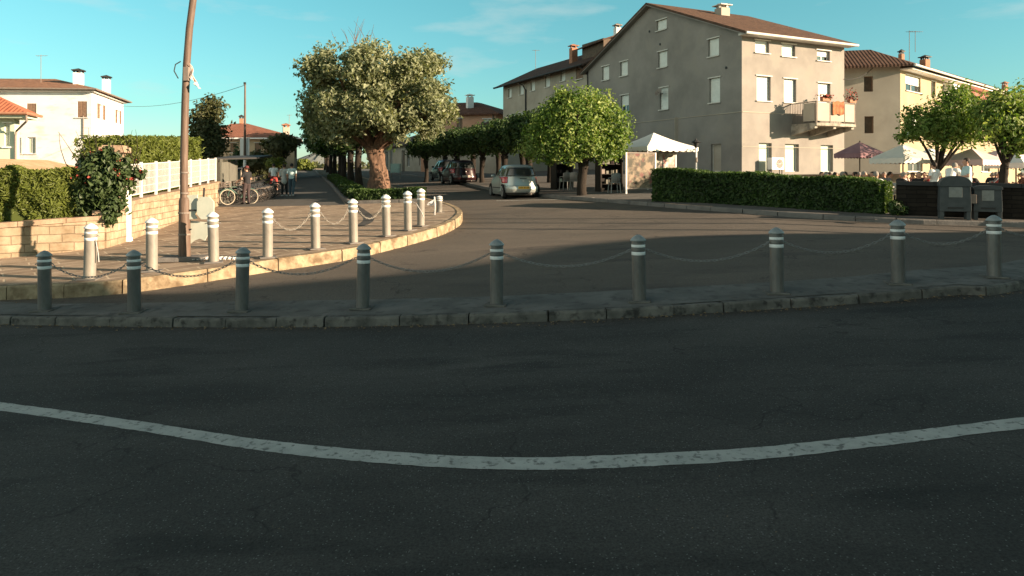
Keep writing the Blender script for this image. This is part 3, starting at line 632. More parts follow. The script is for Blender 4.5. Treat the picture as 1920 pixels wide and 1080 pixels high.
def fit(root, O, u, n, h, style, depth=0.22, sill=True, trimmat=None, open_=0.0):
    """Window, blind, shutter or door set into an opening; frame, pane and sill are its sub-parts."""
    a, b, c, d = h; loc = root.location; ang = math.atan2(u[1], u[0]); w = b - a; hh = d - c
    base = Vector((O[0] + u[0] * (a + b) / 2, O[1] + u[1] * (a + b) / 2, (c + d) / 2))
    C = lambda dt, dz, dn: (base.x + u[0] * dt + n[0] * dn - loc[0], base.y + u[1] * dt + n[1] * dn - loc[1], base.z + dz - loc[2])
    tm = trimmat or M['trim']
    win = None
    if style in ('blind', 'half', 'glass', 'pale', 'greendoor', 'wooddoor'):
        mb = MB(); fw = 0.055; dn = -depth + 0.03
        mb.box(C(-w / 2 + fw / 2, 0, dn), (fw, 0.06, hh - 0.004), ang); mb.box(C(w / 2 - fw / 2, 0, dn), (fw, 0.06, hh - 0.004), ang)
        mb.box(C(0, hh / 2 - fw / 2, dn), (w - 2 * fw - .002, 0.06, fw), ang); mb.box(C(0, -hh / 2 + fw / 2, dn), (w - 2 * fw - .002, 0.06, fw), ang)
        if style in ('glass', 'pale', 'half'): mb.box(C(0, 0, dn), (0.05, 0.055, hh - 2 * fw - .002), ang)
        nm = 'door' if 'door' in style else 'window'
        win = mb.build(nm, M['white'] if style in ('glass', 'pale', 'half', 'blind') else tm, root)
        if style == 'blind':
            mb = MB(); k = max(4, int(hh / 0.10)); dd = -depth + 0.075
            for i in range(k): mb.box(C(0, -hh / 2 + (i + .5) * hh / k, dd + (0.006 if i % 2 else 0)), (w - .012, 0.022, hh / k - .004), ang)
            mb.build('roller_blind', M['blind'], win)
        elif style == 'half':
            mb = MB(); k = max(3, int(hh * .55 / 0.10)); dd = -depth + 0.075
            for i in range(k): mb.box(C(0, hh / 2 - (i + .5) * hh * .55 / k, dd + (0.006 if i % 2 else 0)), (w - .012, 0.022, hh * .55 / k - .004), ang)
            mb.build('roller_blind', M['blind'], win)
            mb = MB(); mb.box(C(0, 0, -depth + 0.01), (w - .02, 0.012, hh - .02), ang); mb.build('pane', M['glass'], win)
        else:
            mb = MB(); mb.box(C(0, 0, -depth + 0.01), (w - .02, 0.012, hh - .02), ang)
            mb.build('pane' if style in ('glass', 'pale') else 'leaf', {'glass': M['glass'], 'pale': M['glasspale'], 'greendoor': M['blindgreen'], 'wooddoor': M['wood']}[style], win)
    if style in ('shutter', 'openshutter'):
        if style == 'shutter':
            mb = MB(); k = max(5, int(hh / 0.09))
            for s in (-1, 1):
                x0 = s * w / 4
                mb.box(C(x0, 0, -0.06), (w / 2 - .012, 0.03, hh - .01), ang)
                for i in range(k): mb.box(C(x0, -hh / 2 + (i + .5) * hh / k, -0.038), (w / 2 - .12, 0.02, hh / k * .6), ang)
            win = mb.build('shutter', M['shutter'], root)
        else:
            mb = MB(); mb.box(C(0, 0, -depth + .02), (w - .01, .03, hh - .01), ang); win = mb.build('window', M['white'], root)
            mb = MB(); mb.box(C(0, 0, -depth + .04), (w - .14, .012, hh - .14), ang); mb.build('pane', M['glasspale'], win)
            for s in (-1, 1):
                mb = MB(); mb.box(C(s * (w * 0.77), 0, 0.03), (w * .5, 0.035, hh + .02), ang); k = max(5, int(hh / 0.10))
                for i in range(k): mb.box(C(s * (w * 0.77), -hh / 2 + (i + .5) * hh / k, 0.055), (w * .5 - .12, 0.016, hh / k * .6), ang)
                mb.build('shutter', M['shutter'], win)
    if sill and win is not None:
        mb = MB(); mb.box(C(0, -hh / 2 - 0.035, 0.03), (w + .16, 0.14, 0.07), ang); mb.build('sill', tm, win)
        mb = MB(); fr = 0.07
        mb.box(C(0, hh / 2 + fr / 2, 0.012), (w + 3 * fr, 0.09, fr), ang)
        mb.build('lintel', tm, win)
    return win
def norm2(x, y): l = math.hypot(x, y); return (x / l, y / l)
def chimney(root, p, w, h, kind='brick', capm=None):
    loc = root.location; q = Vector(p) - Vector(loc); mb = MB()
    mb.box((q.x, q.y, q.z + h / 2), (w, w, h), 0.4)
    ch = mb.build('chimney', {'brick': M['chimbrick'], 'white': M['plaster_white'], 'cream': M['plaster_cream']}[kind], root)
    mb = MB()
    for sx in (-1, 1):
        for sy in (-1, 1): mb.box((q.x + sx * w * .33, q.y + sy * w * .33, q.z + h + .09), (w * .2, w * .2, .18), 0.4)
    mb.box((q.x, q.y, q.z + h + .215), (w * 1.35, w * 1.35, .07), 0.4)
    mb.add([(q.x - w * .6, q.y - w * .6, q.z + h + .252), (q.x + w * .6, q.y - w * .6, q.z + h + .252), (q.x + w * .6, q.y + w * .6, q.z + h + .252), (q.x - w * .6, q.y + w * .6, q.z + h + .252), (q.x, q.y, q.z + h + .42)], [(0, 1, 4), (1, 2, 4), (2, 3, 4), (3, 0, 4), (3, 2, 1, 0)])
    mb.build('chimney_cap', capm or M['gutter'], ch)
    return ch
def antenna(p, h, ang, label, el=4, L=0.9, parent=None):
    p = Vector(p); mb = MB(); mb.tube([(0, 0, -0.3), (0, 0, h)], 0.022, 6)
    c, s = math.cos(ang), math.sin(ang)
    mb.tube([(-c * L * .4, -s * L * .4, h - .1), (c * L * .6, s * L * .6, h - .05)], 0.014, 5)
    for i in range(el):
        t = -0.35 + i * 0.9 / el; x, y, z = c * L * t, s * L * t, h - .08 + .03 * t; e = 0.28 - .03 * i
        mb.tube([(x + s * e, y - c * e, z), (x - s * e, y + c * e, z)], 0.009, 5)
    o = mb.build('roof_antenna', M['gutter']); o.location = p
    return tag(o, label, 'antenna')
def pipe(root, pts, r, name, m=None):
    loc = Vector(root.location); mb = MB(); mb.tube([Vector(p) - loc for p in pts], r, 8); return mb.build(name, m or M['gutter'], root, smooth=True)
def roofpart(root, polys, th, name, m, parent=None):
    loc = Vector(root.location); mb = MB()
    for p in polys: mb.slab([Vector(q) - loc for q in p], th)
    return mb.build(name, m, parent or root)

# ---- big grey house: gable in shade to the left, sunlit front to the right
C0 = Vector((*pt(1391, 44.0), 0)); U = norm2(-.436, .9); V = norm2(.9, .436); VD, UD = Vector((*V, 0)), Vector((*U, 0)); NG = (-V[0], -V[1]); NF = (-U[0], -U[1])
gz = 0.9
big = thing('grey_house', 'tall grey rendered house with a balcony on its sunlit front and a broad shaded gable', 'house', (C0.x, C0.y, gz))
GW, FW = 18.2, 9.4; EZ, PZ = EYE + 9.05, EYE + 12.75; PT = 9.4
gh = [(r, s) for r, s in [((1231, 1250, 37, 56), 'blind'), ((1129, 1142, 124, 150), 'blind'), ((1163, 1177, 115, 142), 'blind'), ((1234, 1251, 96, 126), 'blind'), ((1328, 1348, 72, 105), 'blind'),
      ((1164, 1179, 178, 214), 'half'), ((1237, 1253, 164, 205), 'blind'), ((1330, 1350, 146, 192), 'blind'), ((1333, 1352, 270, 322), 'greydoor')]]
holes = [hole_px(C0, U, r) for r, _ in gh]
wall(big, C0, U, NG, 0, GW, gz, [(0, EZ), (PT, PZ), (GW, EZ + .1)], holes, M['plaster_grey'])
for h, (r, s) in zip(holes, gh):
    if s == 'greydoor':
        o = fit(big, C0, U, NG, h, 'greendoor', sill=False); o.children[0].material_slots[0].link = 'OBJECT'; o.children[0].material_slots[0].material = M['plaster_long']
    else: fit(big, C0, U, NG, h, s)
fh = [((1416, 1442, 76, 99), 'blind'), ((1466, 1491, 83, 106), 'blind'), ((1532, 1556, 95, 114), 'half'), ((1419, 1445, 143, 189), 'blind'), ((1470, 1493, 148, 192), 'blind'), ((1534, 1557, 156, 214), 'blind'),
      ((1423, 1447, 268, 322), 'greendoor'), ((1472, 1498, 270, 322), 'greendoor'), ((1539, 1562, 272, 322), 'greendoor')]
holesf = [hole_px(C0, V, r) for r, _ in fh]
wall(big, C0, V, NF, 0, FW, gz, EZ, holesf, M['plaster_cream_grey'] if 'plaster_cream_grey' in M else M['plaster_grey'], depth=0.26)
for h, (r, s) in zip(holesf, fh): fit(big, C0, V, NF, h, s, depth=0.26, sill=(s != 'greendoor'))
P3 = lambda t, s, z: Vector((C0.x + U[0] * t + V[0] * s, C0.y + U[1] * t + V[1] * s, z))
# closing walls behind
O2 = P3(0, FW, 0); wall(big, O2, U, V, 0, GW, gz, [(0, EZ), (PT, PZ), (GW, EZ + .1)], [], M['plaster_grey'], name='back_wall')
O3 = P3(GW, 0, 0); wall(big, O3, V, U, 0, FW, gz, EZ + .1, [], M['plaster_grey'], name='back_wall')
ov, og = 0.75, 0.45; sl_ = (PZ - EZ) / PT
tm_ = tiles('tiles_brown', (0.060, 0.036, 0.026), (0.115, 0.066, 0.044), math.atan2(U[1], U[0]))
rf = roofpart(big, [[P3(-ov, -og, EZ - ov * sl_ + .16), P3(-ov, FW + og, EZ - ov * sl_ + .16), P3(PT, FW + og, PZ + .16), P3(PT, -og, PZ + .16)],
               [P3(PT + .002, -og, PZ + .158), P3(PT + .002, FW + og, PZ + .158), P3(GW + ov, FW + og, EZ - ov * sl_ + .16), P3(GW + ov, -og, EZ - ov * sl_ + .16)]], 0.15, 'roof', tm_)
# sloping pale soffit boards under the gable overhang, boxed concrete eave with gutter along the front
roofpart(big, [[P3(-ov + .05, -og + .02, EZ - ov * sl_ + .0), P3(-ov + .05, -0.003, EZ - ov * sl_ + .0), P3(PT, -0.003, PZ - .0), P3(PT, -og + .02, PZ - .0)],
               [P3(PT + .004, -og + .02, PZ - .002), P3(PT + .004, -0.003, PZ - .002), P3(GW + ov - .05, -0.003, EZ - ov * sl_), P3(GW + ov - .05, -og + .02, EZ - ov * sl_)]], 0.06, 'soffit', M['plaster_grey'], rf)
mb = MB(); lo3 = Vector(big.location)
mb.slab([P3(-ov + .06, -.30, EZ - .16) - lo3, P3(-ov + .06, FW + .35, EZ - .16) - lo3, P3(-.004, FW + .35, EZ - .16) - lo3, P3(-.004, -.30, EZ - .16) - lo3], 0.14)
mb.build('eave_slab', M['trim'], rf)
pipe(big, [P3(-ov - .03, -.4, EZ - ov * sl_ + .05), P3(-ov - .03, FW + .4, EZ - ov * sl_ + .05)], 0.09, 'gutter', M['trim'])
# string courses
zs_ = EYE + 3.95
mb = MB(); mb.bar(P3(0.02, -.01, zs_) - lo3, P3(GW, -.01, zs_ + .05) - lo3, 0.05, 0.05); mb.bar(P3(-.01, .02, zs_) - lo3, P3(-.01, FW, zs_) - lo3, 0.04, 0.05)
mb.bar(P3(-.006, .02, EYE + 1.75) - lo3, P3(-.006, FW, EYE + 1.75) - lo3, 0.03, 0.03); mb.build('string_course', M['plaster_long'], big)
chimney(big, P3(PT - 2.0, 5.2, PZ - .75), 0.80, .62, 'cream', M['trim'])
# service pipe boxing and vents on the gable
t_, z_ = wall_pt(C0, U, 1270, 216)
mb = MB(); mb.bar(P3(t_, -.05, zs_ + .1) - lo3, P3(t_, -.05, gz + .5) - lo3, 0.32, 0.08); mb.build('pipe_casing', M['plaster_long'], big)
for x, y in ((1218, 59), (1238, 83), (1362, 127), (1237, 176)):
    t_, z_ = wall_pt(C0, U, x, y); mb = MB(); q = P3(t_, -.012, z_) - lo3; mb.tube([q, q + Vector((NG[0], NG[1], 0)) * .03], 0.09, 12); mb.build('vent', M['dark'] if y != 176 else M['gutter'], big)
# balcony
def bal():
    t0, t1, p = 4.30, 7.95, 2.05; zt = EYE + 4.62; zf = EYE + 3.26
    B = lambda s, d, z: P3(-d, s, z) - lo3
    mb = MB(); mb.slab([B(t0, 0.003, zf), B(t1, 0.003, zf), B(t1, p, zf), B(t0, p, zf)], 0.18); sl2 = mb.build('balcony', M['stained'], big)
    for s in (t0 + .12, t1 - .12, (t0 + t1) / 2): mb = MB(); mb.add([B(s - .12, 0.004, zf - .182), B(s + .12, 0.004, zf - .182), B(s + .12, p - .15, zf - .182), B(s - .12, p - .15, zf - .182), B(s - .12, 0.004, zf - .75), B(s + .12, 0.004, zf - .75), B(s + .12, p - .15, zf - .34), B(s - .12, p - .15, zf - .34)], [(0, 1, 2, 3), (4, 7, 6, 5), (0, 4, 5, 1), (2, 6, 7, 3), (1, 5, 6, 2), (0, 3, 7, 4)]); mb.build('bracket', M['stained'], sl2)
    mb = MB()
    mb.bar(B(t0 + .04, p - .06, zf), B(t0 + .04, p - .06, zt), 0.1); mb.bar(B(t1 - .04, p - .06, zf), B(t1 - .04, p - .06, zt), 0.1)
    for s in (t0 + 1.25, t0 + 2.6): mb.bar(B(s, p - .06, zf), B(s, p - .06, zt), 0.07)
    mb.bar(B(t0, p - .06, zt), B(t1, p - .06, zt), 0.09, 0.06); mb.bar(B(t0 + .04, .02, zt), B(t0 + .04, p, zt), 0.08, 0.06); mb.bar(B(t1 - .04, .02, zt), B(t1 - .04, p, zt), 0.08, 0.06)
    for s in (t0 + .04, t1 - .04):
        for i in range(7): mb.bar(B(s, 0.1 + i * .13, zf + .002), B(s, 0.1 + i * .13, zt), 0.025)
    mb.build('railing', M['gutter'], sl2)
    mb = MB()
    for a, b in ((t0 + .1, t0 + 1.2), (t0 + 1.3, t0 + 2.55), (t0 + 2.65, t1 - .1)): mb.box(B((a + b) / 2, p - .06, (zf + zt) / 2 + .03), (b - a, 0.05, zt - zf - .2), math.atan2(V[1], V[0]))
    for s in (t0 + .04, t1 - .04): mb.box(B(s, p - .62, (zf + zt) / 2 + .03), (0.05, 0.9, zt - zf - .2), math.atan2(V[1], V[0]))
    mb.build('parapet_panel', M['plaster_cream'], sl2)
    return t0, t1, p, zt, zf, B
bt0, bt1, bp_, bzt, bzf, BB = bal()
bw = lambda s, d, z: P3(-d, s, z)
def flowerpot(p, label, fol, s=1.0):
    t = thing('flower_pot', label, 'flower pot', p); mb = MB(); mb.box((0, 0, .1), (.75 * s, .24, .2), math.atan2(V[1], V[0])); mb.build('pot', M['chimbrick'], t, bevel=.01)
    mb = MB()
    for _ in range(int(150 * s)):
        c = Vector((rnd.gauss(0, .24 * s), rnd.gauss(0, .10), .2 + abs(rnd.gauss(0, .16 * fol)))); a = Vector((rnd.uniform(-1, 1), rnd.uniform(-1, 1), rnd.uniform(-1, 1))) * .07; b = a.orthogonal() * .8
        mb.add([c - a, c - b, c + a, c + b], [(0, 1, 2, 3)], rnd.choice([0, 0, 1]))
    mb.build('flowers', [M['petal'], M['leaf_dark']], t, recalc=False)
flowerpot(bw(bt0 + .85, bp_ - .05, bzt + .03), 'small box of red flowers on the left end of the balcony rail', 0.8)
flowerpot(bw(bt1 - .35, bp_ - .05, bzt + .03), 'tall pot of red geraniums on the right end of the balcony rail', 2.2, 0.8)
mb = MB(); A = Vector((NF[0], NF[1], 0))
vs = []; KX, KZ = 12, 8
for i in range(KX + 1):
    for j in range(KZ + 1):
        s = bt0 + 1.40 + 1.05 * i / KX; vs.append(bw(s, bp_ + .045 + .02 * math.sin(i * 1.7) * j / KZ, bzt + .06 - .85 * j / KZ - .04 * math.sin(i * .9)))
mb.add(vs, [(i * (KZ + 1) + j, (i + 1) * (KZ + 1) + j, (i + 1) * (KZ + 1) + j + 1, i * (KZ + 1) + j + 1) for i in range(KX) for j in range(KZ)])
o = mb.build('cloth', mat('orange_cloth', (0.20, 0.055, 0.025), (0.36, 0.16, 0.07), 2.4, 0.9)); sm = o.modifiers.new('s', 'SOLIDIFY'); sm.thickness = .012
tag(o, 'orange patterned cloth hung over the balcony parapet', 'cloth')
# air conditioner
p = C0 + Vector((V[0], V[1], 0)) * wall_t(C0, V, 1442); acp = Vector((p.x + NF[0] * .55, p.y + NF[1] * .55, zpx(318, p.y - .5)))
t = thing('air_conditioner', 'white outdoor air conditioning unit on a stand by the grey house front', 'air conditioner', acp, math.atan2(V[1], V[0]))
mb = MB(); mb.box((0, 0, .38), (1.05, .40, .76)); mb.build('casing', M['white'], t, bevel=.02)
mb = MB(); mb.tube([(.14, -.2, .38), (.14, -.215, .38)], .30, 24); mb.build('fan_grille', M['gutter'], t)
mb = MB(); [mb.tube([(.14, -.22, .38 - 0), (.14 + .29 * math.cos(a), -.222, .38 + .29 * math.sin(a))], .008, 5) for a in np.linspace(0, 6.28, 13)]; mb.build('fan_guard', M['whitemetal'], t)
mb = MB(); zb = acp.z - TERR
for x in (-.45, .45): mb.bar((x, -.1, .0), (x, -.1, -zb), .05); mb.bar((x, .1, 0), (x, .1, -zb), .05)
mb.build('stand', M['dark'], t)

# ---- long grey building in the same line behind the gable
L0 = P3(GW + .02, 0.25, 0)
lng = thing('long_house', 'long grey brown terrace house with a dark overhanging eave, running back from the grey house', 'house', (L0.x, L0.y, 1.0))
LLn = 18.0; EZL = EYE + 9.75
lw = [((953, 959, 166, 183), 'blind'), ((974, 982, 158, 177), 'blind'), ((995, 1003, 152, 170), 'blind'), ((1022, 1031, 142, 163), 'blind'), ((1051, 1060, 133, 152), 'blind'), ((1080, 1093, 124, 148), 'shutter'),
      ((953, 959, 216, 232), 'glass'), ((974, 982, 211, 227), 'blind'), ((1051, 1060, 196, 218), 'blind'), ((995, 1003, 262, 282), 'glass'), ((1030, 1040, 255, 280), 'glass')]
lho = [hole_px(L0, U, r) for r, _ in lw]
wall(lng, L0, U, NG, 0, LLn, 1.0, EZL, lho, M['plaster_long'])
for h, (r, s) in zip(lho, lw): fit(lng, L0, U, NG, h, s)
PL = lambda t, s, z: Vector((L0.x + U[0] * t + V[0] * s, L0.y + U[1] * t + V[1] * s, z))
wall(lng, PL(LLn, 0, 0), V, U, 0, 9, 1.0, [(0, EZL), (4.5, EZL + 2.2), (9, EZL)], [], M['plaster_long'], name='end_wall')
wall(lng, PL(0, 9, 0), U, V, 0, LLn, 1.0, EZL, [], M['plaster_long'], name='back_wall')
wall(lng, PL(0, 0, 0), V, NF, 0, 9, EZL - 2, [(0, EZL), (4.5, EZL + 2.2), (9, EZL)], [], M['plaster_long'], name='end_wall')
tl_ = tiles('tiles_dark', (0.050, 0.032, 0.025), (0.095, 0.055, 0.040), math.atan2(V[1], V[0]))
r2 = roofpart(lng, [[PL(-.1, -.85, EZL - .20), PL(LLn + .7, -.85, EZL - .20), PL(LLn + .7, 4.5, EZL + 2.3), PL(-.1, 4.5, EZL + 2.3)],
                    [PL(-.1, 4.502, EZL + 2.298), PL(LLn + .7, 4.502, EZL + 2.298), PL(LLn + .7, 9.8, EZL - .2), PL(-.1, 9.8, EZL - .2)]], 0.16, 'roof', tl_)
# raised stair-head with its own little roof
lol = Vector(lng.location)
mb = MB(); q = PL(1.9, 3.1, EZL + 1.9) - lol; mb.box(q - Vector((0, 0, .75)), (3.6, 3.4, 2.2), math.atan2(U[1], U[0])); dm = mb.build('stair_head', M['wood'], lng)
roofpart(lng, [[PL(-.4, 1.0, EZL + 2.05), PL(4.4, 1.0, EZL + 1.85), PL(4.4, 3.1, EZL + 2.6), PL(-.4, 3.1, EZL + 2.8)], [PL(-.4, 3.102, EZL + 2.798), PL(4.4, 3.102, EZL + 2.598), PL(4.4, 5.3, EZL + 1.8), PL(-.4, 5.3, EZL + 2.0)]], .12, 'stair_head_roof', tl_, dm)
chimney(lng, PL(5.6, 1.6, EZL + .8), .6, 1.45, 'brick', M['chimbrick']); chimney(lng, PL(.6, 3.2, EZL + 2.65), .5, .75, 'white', M['gutter'])
pipe(lng, [PL(-.0, -.9, EZL - .25), PL(LLn + .6, -.9, EZL - .25)], .08, 'gutter', M['dark'])
for x in (987, 1104):
    t_ = max(wall_t(L0, U, x), .12); pipe(lng, [PL(t_ + .5, -.8, EZL - .3), PL(t_ + .05, -.4, EZL - .6), PL(t_, -.1, EZL - 1.1), PL(t_, -.1, 1.1)], .07, 'downpipe', M['dark'])
antenna(PL(16.0, 3, EZL + 1.6), 2.3, .3, 'thin pale antenna on the dark roof of the long terrace house')
# satellite dish on the gable
t_, z_ = wall_pt(C0, U, 1243, 174); q = P3(t_, -.35, z_)
d_ = thing('satellite_dish', 'small grey satellite dish fixed on the gable of the grey house', 'satellite dish', q)
mb = MB(); mb.lathe([(.0, .0), (.12, .012), (.24, .05), (.32, .10), (.325, .10), (.24, .04), (.12, .0), (0, -.012)], n=20); o = mb.build('dish', M['gutter'], d_, smooth=True); o.rotation_euler = (R(60), 0, R(-60))
mb = MB(); mb.tube([(0, 0, 0), (V[0] * .36, V[1] * .36, -.05)], .025, 6); mb.tube([(0, 0, 0), (-.25, -.30, .05)], .012, 5); mb.build('arm', M['dark'], d_)
t1_, z1_ = wall_pt(C0, U, 1130, 122); q = P3(t1_, -.3, z1_)
# ---- yellow house on the right: cream end wall and yellow front
Y0 = Vector((*pt(1688, 50.0), 0)); YU = norm2(-.965, .262); YN = (-.262, -.965); YV = norm2(.745, .667); YVN = (.667, -.745)
yel = thing('yellow_house', 'long yellow house with a cream end wall behind the café terrace', 'house', (Y0.x, Y0.y, 1.0))
EY = zpx(124, 50) ; yl = 12.0; yr = 34.0
yw = [((1620, 1637, 143, 172), 'brownrec'), ((1621, 1638, 218, 250), 'brownrec')]
yh = [hole_px(Y0, YU, r) for r, _ in yw]
wall(yel, Y0, YU, YN, 0, yl, 1.0, EY + .3, yh, M['plaster_cream'], depth=.3)
for h in yh: fit(yel, Y0, YU, YN, h, 'wooddoor', depth=.3, sill=False, trimmat=M['shutter'])
yw2 = [((1698, 1726, 143, 172), 'half'), ((1746, 1754, 153, 178), 'glass'), ((1768, 1784, 160, 200), 'half'), ((1815, 1830, 178, 200), 'glass'), ((1700, 1722, 222, 255), 'half'), ((1702, 1730, 285, 322), 'glass'), ((1768, 1784, 236, 262), 'half'), ((1790, 1806, 292, 322), 'wooddoor'), ((1840, 1856, 296, 322), 'glass'), ((1862, 1880, 196, 215), 'half')]
yh2 = [hole_px(Y0, YV, r) for r, _ in yw2]
wall(yel, Y0, YV, YVN, 0, yr, 1.0, EY + .3, yh2, M['plaster_yellow'])
for h, (r, s) in zip(yh2, yw2): fit(yel, Y0, YV, YVN, h, s)
PY = lambda a, b, z: Vector((Y0.x + YU[0] * a + YV[0] * b, Y0.y + YU[1] * a + YV[1] * b, z))
tyb = tiles('tiles_brown_b', (0.060, 0.034, 0.024), (0.115, 0.062, 0.042), math.atan2(-YVN[1], -YVN[0]))
RZ = EY + 1.75; o_ = .8
E0 = Y0 + Vector((YN[0] + YVN[0] * .9, YN[1] + YVN[1] * .9, 0)) * .75; E0.z = EY
E1 = PY(yl, 0, EY) + Vector((YN[0], YN[1], 0)) * .75; E2 = PY(0, yr, EY) + Vector((YVN[0], YVN[1], 0)) * .8
I0 = PY(3.2, 3.4, RZ); I1 = PY(3.2, yr, RZ); I2 = PY(yl + 2, 3.6, RZ + .0)
ry = roofpart(yel, [[E0, E2, I1, I0]], .16, 'roof', tyb); roofpart(yel, [[E1, E0 - Vector((0, 0, .003)), I0 - Vector((0, 0, .003)), I2]], .16, 'roof', tiles('tiles_brown_c', (0.050, 0.030, 0.022), (0.095, 0.052, 0.036), math.atan2(-YN[1], -YN[0])))
roofpart(yel, [[PY(-.0, -.0, EY - .18) + Vector((YVN[0], YVN[1], 0)) * .82 , PY(0, yr, EY - .18) + Vector((YVN[0], YVN[1], 0)) * .82, PY(0, yr, EY - .18) + Vector((YVN[0], YVN[1], 0)) * .004, PY(0, 0, EY - .18) + Vector((YVN[0], YVN[1], 0)) * .004]], .10, 'eave_board', M['white'], ry)
pipe(yel, [E0 + Vector((YVN[0], YVN[1], -1)) * .08, E2 + Vector((YVN[0], YVN[1], -1)) * .08], .08, 'gutter', M['trim'])
def on_yroof(px, dd):   # point on the front roof slope
    t = wall_t(Y0 + Vector((*YU, 0)) * dd, YV, px); return PY(dd, t, EY + (RZ - EY) * (dd * .839 + .8) / 3.5 - .05)
chimney(yel, on_yroof(1734, 1.9), .55, .62, 'brick', M['dark']); chimney(yel, on_yroof(1690, 2.8), .32, .45, 'brick', M['dark']); chimney(yel, on_yroof(1884, 2.0), .42, .62, 'brick', M['chimbrick'])
antenna(on_yroof(1705, 2.4), 2.6, 1.0, 'tall bare antenna mast on the yellow house roof beside the small chimney', 2, .3)
antenna(on_yroof(1716, 2.9) + Vector((0, 0, 1.3)), 1.5, .2, 'comb shaped antenna above the dark capped chimney of the yellow house', 6, 1.3)
# balcony roof-box and awning on the yellow front
ly = Vector(yel.location); t_ = wall_t(Y0, YV, 1775)
mb = MB(); q = PY(0, t_, EY - .75) + Vector((YVN[0], YVN[1], 0)) * .35 - ly; mb.box(q, (1.6, .68, .5), math.atan2(YV[1], YV[0])); mb.build('blind_box', M['white'], yel)
ta, tb = wall_t(Y0, YV, 1808), wall_t(Y0, YV, 1872)
roofpart(yel, [[PY(0, ta, EY - .45) + Vector((YVN[0], YVN[1], 0)) * .01, PY(0, ta, EY - 1.5) + Vector((YVN[0], YVN[1], 0)) * 1.4, PY(0, tb, EY - 1.5) + Vector((YVN[0], YVN[1], 0)) * 1.4, PY(0, tb, EY - .45) + Vector((YVN[0], YVN[1], 0)) * .01]], .03, 'awning', mat('red_awning', (0.30, 0.11, 0.09), (0.36, 0.15, 0.12), 3, .9))
wire_m = M['dark']
def wire(a, b, sag, label, r=0.012):
    a, b = Vector(a), Vector(b); mb = MB(); mb.tube([a.lerp(b, i / 14) - Vector((0, 0, sag * 4 * (i / 14) * (1 - i / 14))) for i in range(15)], r, 5); return tag(mb.build('overhead_wire', wire_m), label, 'wire')
q0 = P3(-.05, FW - .05, zpx(148, 48)); q1 = PY(wall_t(Y0, YU, 1640), 0, zpx(133, 53)) + Vector((YN[0], YN[1], 0)) * .05
wire(q0, q1, .35, 'thin dark cable strung from the grey house to the cream end wall', .025)

# ---- white house on the left
H0 = Vector((*pt(172, 57.0), 0)); HU = norm2(-.9985, -.05); HN = (.05, -.9985); HV = norm2(-.2846, 1.0); HVN = (HV[1], -HV[0])
whi = thing('white_house', 'two storey white washed house with brown shutters and an old tiled hip roof', 'house', (H0.x, H0.y, -.6))
EH = zpx(167, 57)
hl_w = [((50, 68, 194, 222), 'shutter'), ((145, 163, 190, 220), 'shutter'), ((31, 40, 258, 288), 'pale'), ((50, 67, 257, 288), 'pale'), ((100, 116, 256, 288), 'none')][:4]
hlh = [hole_px(H0, HU, r) for r, _ in hl_w]
wall(whi, H0, HU, HN, 0, 17, -.6, EH, hlh, M['plaster_white'])
for h, (r, s) in zip(hlh, hl_w): fit(whi, H0, HU, HN, h, s, sill=False); 
for h in hlh:
    mb = MB(); q = H0 + Vector((HU[0], HU[1], 0)) * (h[0] + h[1]) / 2 + Vector((HN[0], HN[1], 0)) * .04; q.z = h[2] - .04
    mb.box(q - Vector(whi.location), (h[1] - h[0] + .3, .12, .07), math.atan2(HU[1], HU[0])); mb.build('window_sill', M['trim'], whi)
hr_w = [((186, 193, 196, 223), 'openshutter'), ((219, 224, 207, 231), 'openshutter'), ((214, 220, 268, 285), 'wooddoor')]
hrh = [hole_px(H0, HV, r) for r, _ in hr_w]
wall(whi, H0, HV, HVN, 0, 9.8, -.6, EH, hrh, M['plaster_white'])
for h, (r, s) in zip(hrh, hr_w): fit(whi, H0, HV, HVN, h, s, sill=False)
PH = lambda a, b, z: Vector((H0.x + HU[0] * a + HV[0] * b, H0.y + HU[1] * a + HV[1] * b, z))
wall(whi, PH(0, 9.8, 0), HU, HV, 0, 17, -.6, EH, [], M['plaster_white'], name='back_wall')
twh = tiles('tiles_old', (0.16, 0.085, 0.055), (0.28, 0.15, 0.095), math.atan2(-HN[1], -HN[0]))
RH = EH + 1.45; oo = .55
e00 = PH(-oo, -oo, EH + .0); e01 = PH(-oo, 9.8 + oo, EH); e10 = PH(18, -oo, EH); e11 = PH(18, 9.8 + oo, EH); i0 = PH(4.6, 4.9, RH); i1 = PH(18, 4.9, RH)
rw = roofpart(whi, [[e10, e00, i0, i1], [e00, e01, i0], [e01, e11, i1, i0]], .14, 'roof', twh)
mb = MB(); lw_ = Vector(whi.location)
mb.slab([PH(-.3, -.3, EH - .14) - lw_, PH(17.5, -.3, EH - .14) - lw_, PH(17.5, -.004, EH - .14) - lw_, PH(-.3, -.004, EH - .14) - lw_], .1); mb.slab([PH(-.3, -.0, EH - .142) - lw_, PH(-.004, -.0, EH - .142) - lw_, PH(-.004, 10, EH - .142) - lw_, PH(-.3, 10, EH - .142) - lw_], .1)
mb.build('eave_board', M['white'], rw)
pipe(whi, [e10 + Vector((HN[0] * .08, HN[1] * .08, -.06)), e00 + Vector((HN[0] * .08, HN[1] * .08, -.06)), e01 + Vector((HVN[0] * .08, HVN[1] * .08, -.06))], .07, 'gutter', M['gutter'])
ta = wall_t(H0, HU, 156.5); pipe(whi, [PH(ta, -.06, zpx(219, 58)), PH(ta, -.06, zpx(262, 58)), PH(ta - .3, -.06, zpx(268, 58)), PH(ta - .3, -.06, -.5)], .045, 'downpipe')
